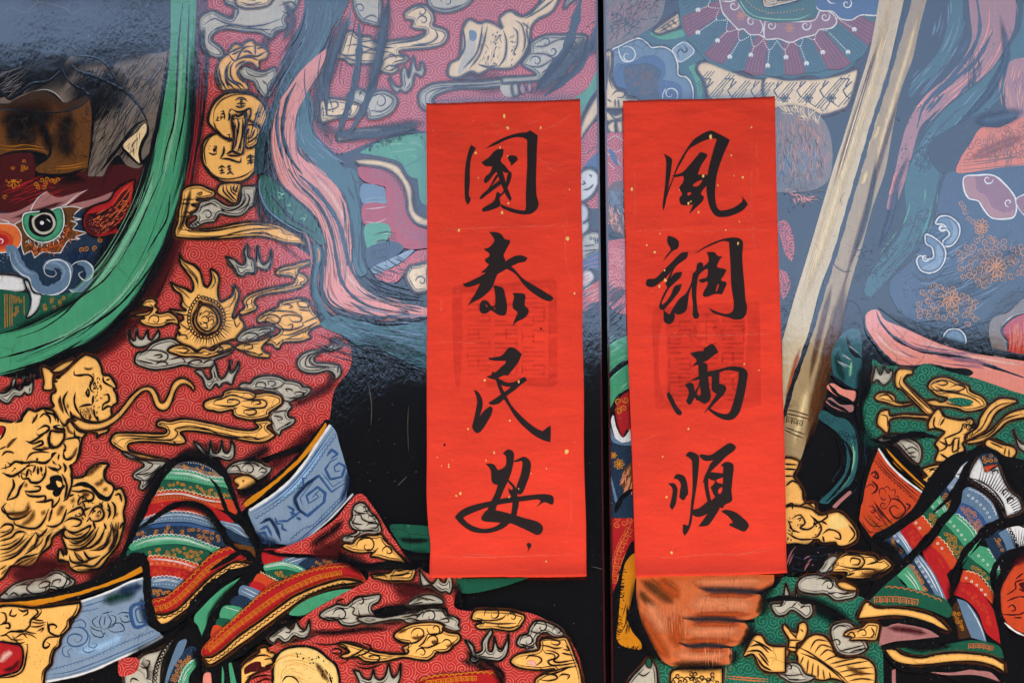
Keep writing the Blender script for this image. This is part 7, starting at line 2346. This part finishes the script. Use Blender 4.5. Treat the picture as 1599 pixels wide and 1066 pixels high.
INK_R = """
@written_character
F I E 235,355! 320,405 320,480 300,620 275,760 255,880 235,950! 226,900 240,780 255,640 262,520 262,420
F I E 255,860! 285,760 330,640 380,520 430,430 500,310 570,265 640,228 740,195 790,205! 765,280 740,370 710,480 690,590 680,690 685,780 705,880 740,965 790,1012 870,1018 970,992 1060,945 1110,885! 1085,845 1038,795! 1055,830 1045,860 970,915 880,945 815,945 782,890 770,800 775,680 790,570 820,470 860,360 900,270 925,215! 800,145 710,118 580,185 520,245 450,350 390,455 355,540 320,640 285,720
F I E 325,585! 430,550 500,480 600,360 625,340 690,365 670,410 620,490 590,580! 640,570 690,580! 690,670 640,740 625,780 655,805 640,850 590,900 500,985! 545,880! 500,890 420,885 400,820 430,775 400,710 440,650 440,590 360,600 | 535,690 580,650 640,630 600,690 560,700 | 480,770 510,755 525,770 490,795
@written_character
F I F 285,75! 350,95 390,130 395,170 380,210 330,235 270,300 230,350! 265,280 310,220 285,170 272,120
F I F 50,580! 70,525 150,515 230,440 320,350 420,255 490,245! 480,300 440,335 390,370 340,430 310,520! 350,465 430,450! 410,510 350,565 290,625 250,700 215,770 225,790! 260,760 310,690 350,600 425,580! 400,650 340,730 270,810 235,845 195,830 190,805! 210,740 245,660 275,610 255,575 320,440! 270,500 200,560 130,605 75,600
F I F 238,840! 265,870 300,890! 320,850 350,800 400,730 470,670 520,570 535,490! 540,465 570,440 585,370 615,352 645,365 640,400! 700,350 700,290 680,250! 760,250 800,290 848,293! 815,330 790,400 860,420 887,435! 860,490 830,540 885,560 880,600 840,685! 770,680 700,705 660,710 640,690! 660,640 690,590 690,550 640,565 600,545! 610,530 680,510 695,470 690,420 640,445 600,490 585,560 575,680 580,780 590,860 607,900 590,935 550,930 535,890! 540,800 530,700 528,600! 500,680 490,760 470,850 410,890 360,885 350,870! 352,930 320,980 280,990 240,960 237,900 | 800,575 812,585 787,655 775,650
F I F 552,268! 640,205 760,145 880,108 990,100 1050,130 1058,200 1050,300 1060,450 1075,600 1085,740 1102,810 1090,890 1050,935 980,945 900,920 800,895 740,870 700,825! 780,860 860,885 920,880 955,850 965,780 950,680 935,560 930,400 920,250 912,145! 850,135 760,165 650,215
@written_character
F I G 290,590! 330,650 370,735 428,810 410,838! 370,825 320,740 275,650 272,610
F I G 508,195! 560,180 620,170 655,170 650,150 735,98 775,130 803,185! 740,230 690,270 640,285! 690,310 688,380! 760,372 850,350 930,330 1030,335 1080,355 1108,400 1100,480 1080,600 1050,720 1020,810 960,875 880,885 790,850 710,790 700,775! 650,820! 720,720 790,615! 740,580 735,500 735,435! 700,435! 710,540 728,640 705,690 660,718 610,690 575,680! 560,650! 520,720 495,728 468,690! 490,640 495,580 455,520! 500,500 545,510 560,590! 600,525! 610,465! 500,485! 600,430! 595,310! 525,335! 580,270 550,235 | 815,392! 900,370 1015,387! 1010,470 985,600 950,730 910,815 840,820 760,790 720,765! 790,690 860,620 887,555 860,520 815,510! | 580,610 612,540 620,625 590,630
@written_character
F I H 280,450! 340,440 378,490 375,570 360,660 325,718! 300,685 318,600 330,510 310,470
F I H 338,395! 370,350 440,362 475,420 490,550 465,585 460,605 430,618 400,590! 405,520 415,460 385,405
F I H 462,155! 505,115 580,140 603,170 600,270 585,420 565,560 545,690 535,780 520,870 490,940 455,985! 435,950 438,865! 490,880! 510,780 520,650 535,500 535,360 528,210 500,180
F I H 605,160! 620,142 720,150 800,100 920,25 985,60 970,100 880,170 800,250 720,325! 690,400 640,440! 660,370 690,310 720,240 755,205! 670,212 630,190
F I H 830,255! 885,220 960,250 950,400 940,520 945,620 870,665 850,700 820,690! 790,750 730,840 690,880 595,890! 640,830 690,760! 600,790 540,770 525,715! 600,700 690,630! 670,540 655,450 655,415 690,330 740,330 850,340! 855,275! | 700,390! 735,410 770,420 755,450 720,490 735,510 750,555 770,580 730,620! 715,560 700,470 | 780,410 850,380! 850,450! 790,435 | 800,515 840,480 840,530 810,555
F I H 832,735! 880,715 980,740 1060,800 1110,850 1118,890 1075,940 1000,915 915,875! 925,855 955,850 930,810 890,770
"""
draw(INK_L, pl, plo, ink_lift)
draw(INK_R, pr, pro, ink_lift)
# folds and scratches in the paper: thin worn lines
SCR_L = """
@worn_crease
S M 1.6 . 668,361 740,360 820,357 908,357 | 672,869 760,871 840,868 915,866 | 900,168 893,182 880,190 872,196 858,202 845,206
S M 1.1 . 892,265 880,300 879,335 884,345 882,380 885,420 892,440 893,500 897,560 899,640 899,720 897,755 893,770 | 775,202 776,212 777,225 | 820,200 845,190 | 840,252 870,262 895,258 | 668,310 690,307 | 760,195 820,210 860,222
S M 1.2 . 726,866 770,868 | 690,470 688,500 | 898,760 890,772 892,800 888,830 | 700,210 730,215 | 672,540 700,536 760,540 | 850,260 872,275
"""
SCR_R = """
@worn_crease
S M 1.5 . 977,365 1040,362 1120,364 1216,360 | 984,529 1060,527 1140,526 1220,522 | 992,868 1050,871 1110,866 1150,867 1190,862 1226,860
S M 1.1 . 1030,675 1020,682 1003,690 1000,700 | 1172,210 1173,260 1172,330 1178,400 1181,420 | 1180,220 1182,300 | 1160,205 1170,206 | 1018,172 1019,178 | 1042,170 1043,178 | 990,250 992,400 | 1190,165 1200,180
S M 1.2 . 1127,868 1160,866 1190,857 1200,862 | 1000,350 1005,356 | 1210,430 1215,520 | 992,780 1010,760
"""
def each_line(txt):
    out = []
    for ln in txt.strip().splitlines()[1:]:
        _, c, w, tile, body = ln.split(None, 4)
        for q in body.split('|'): out += ['@worn_crease', f'S {c} {w} {tile} {q}']
    return '\n'.join(out)
draw(each_line(SCR_L), pl, plo, mark_lift)
draw(each_line(SCR_R), pr, pro, mark_lift)
flecks(pl, plo, [(787,185,4),(793,203,3.5),(844,203,3),(781,234,3),(743,242,2.5),(747,281,2),(794,321,2.5),(784,336,3.5),(717,363,3),(889,300,2.2),(886,376,4),(897,461,2.2),(757,596,2.5),(810,598,3),(885,707,4.5),(772,709,3.2),(759,721,2),(796,659,2.2),(731,672,2.4),(719,772,3),(713,776,2),(795,778,2),(810,765,2),(853,734,2),(901,713,1.8),(853,878,2.2),(908,877,2.2),(677,857,1.8),(674,890,2),(708,890,2.2),(701,731,2),(701,727,1.5),(683,716,1.5),(690,729,1.5),(678,735,1.4),(829,741,1.5),(793,247,1.6)])
flecks(pr, pro, [(1109,217,4.5),(1141,246,2.2),(1159,281,3),(1145,278,1.8),(986,299,3.5),(1097,278,3),(1074,321,3),(1078,318,2),(1090,335,2.4),(1022,397,2.4),(1151,384,3.2),(1038,441,3.2),(1029,450,3),(1037,425,1.8),(1009,386,1.8),(1172,203,2),(978,165,2),(1074,672,2),(1161,571,2),(1034,715,2),(1040,778,2.4),(1048,864,3),(1110,893,1.8),(1132,363,1.6),(1153,350,1.6),(1030,368,1.6),(1120,293,1.6),(1184,580,1.6),(1226,300,1.6),(1060,300,1.4)])
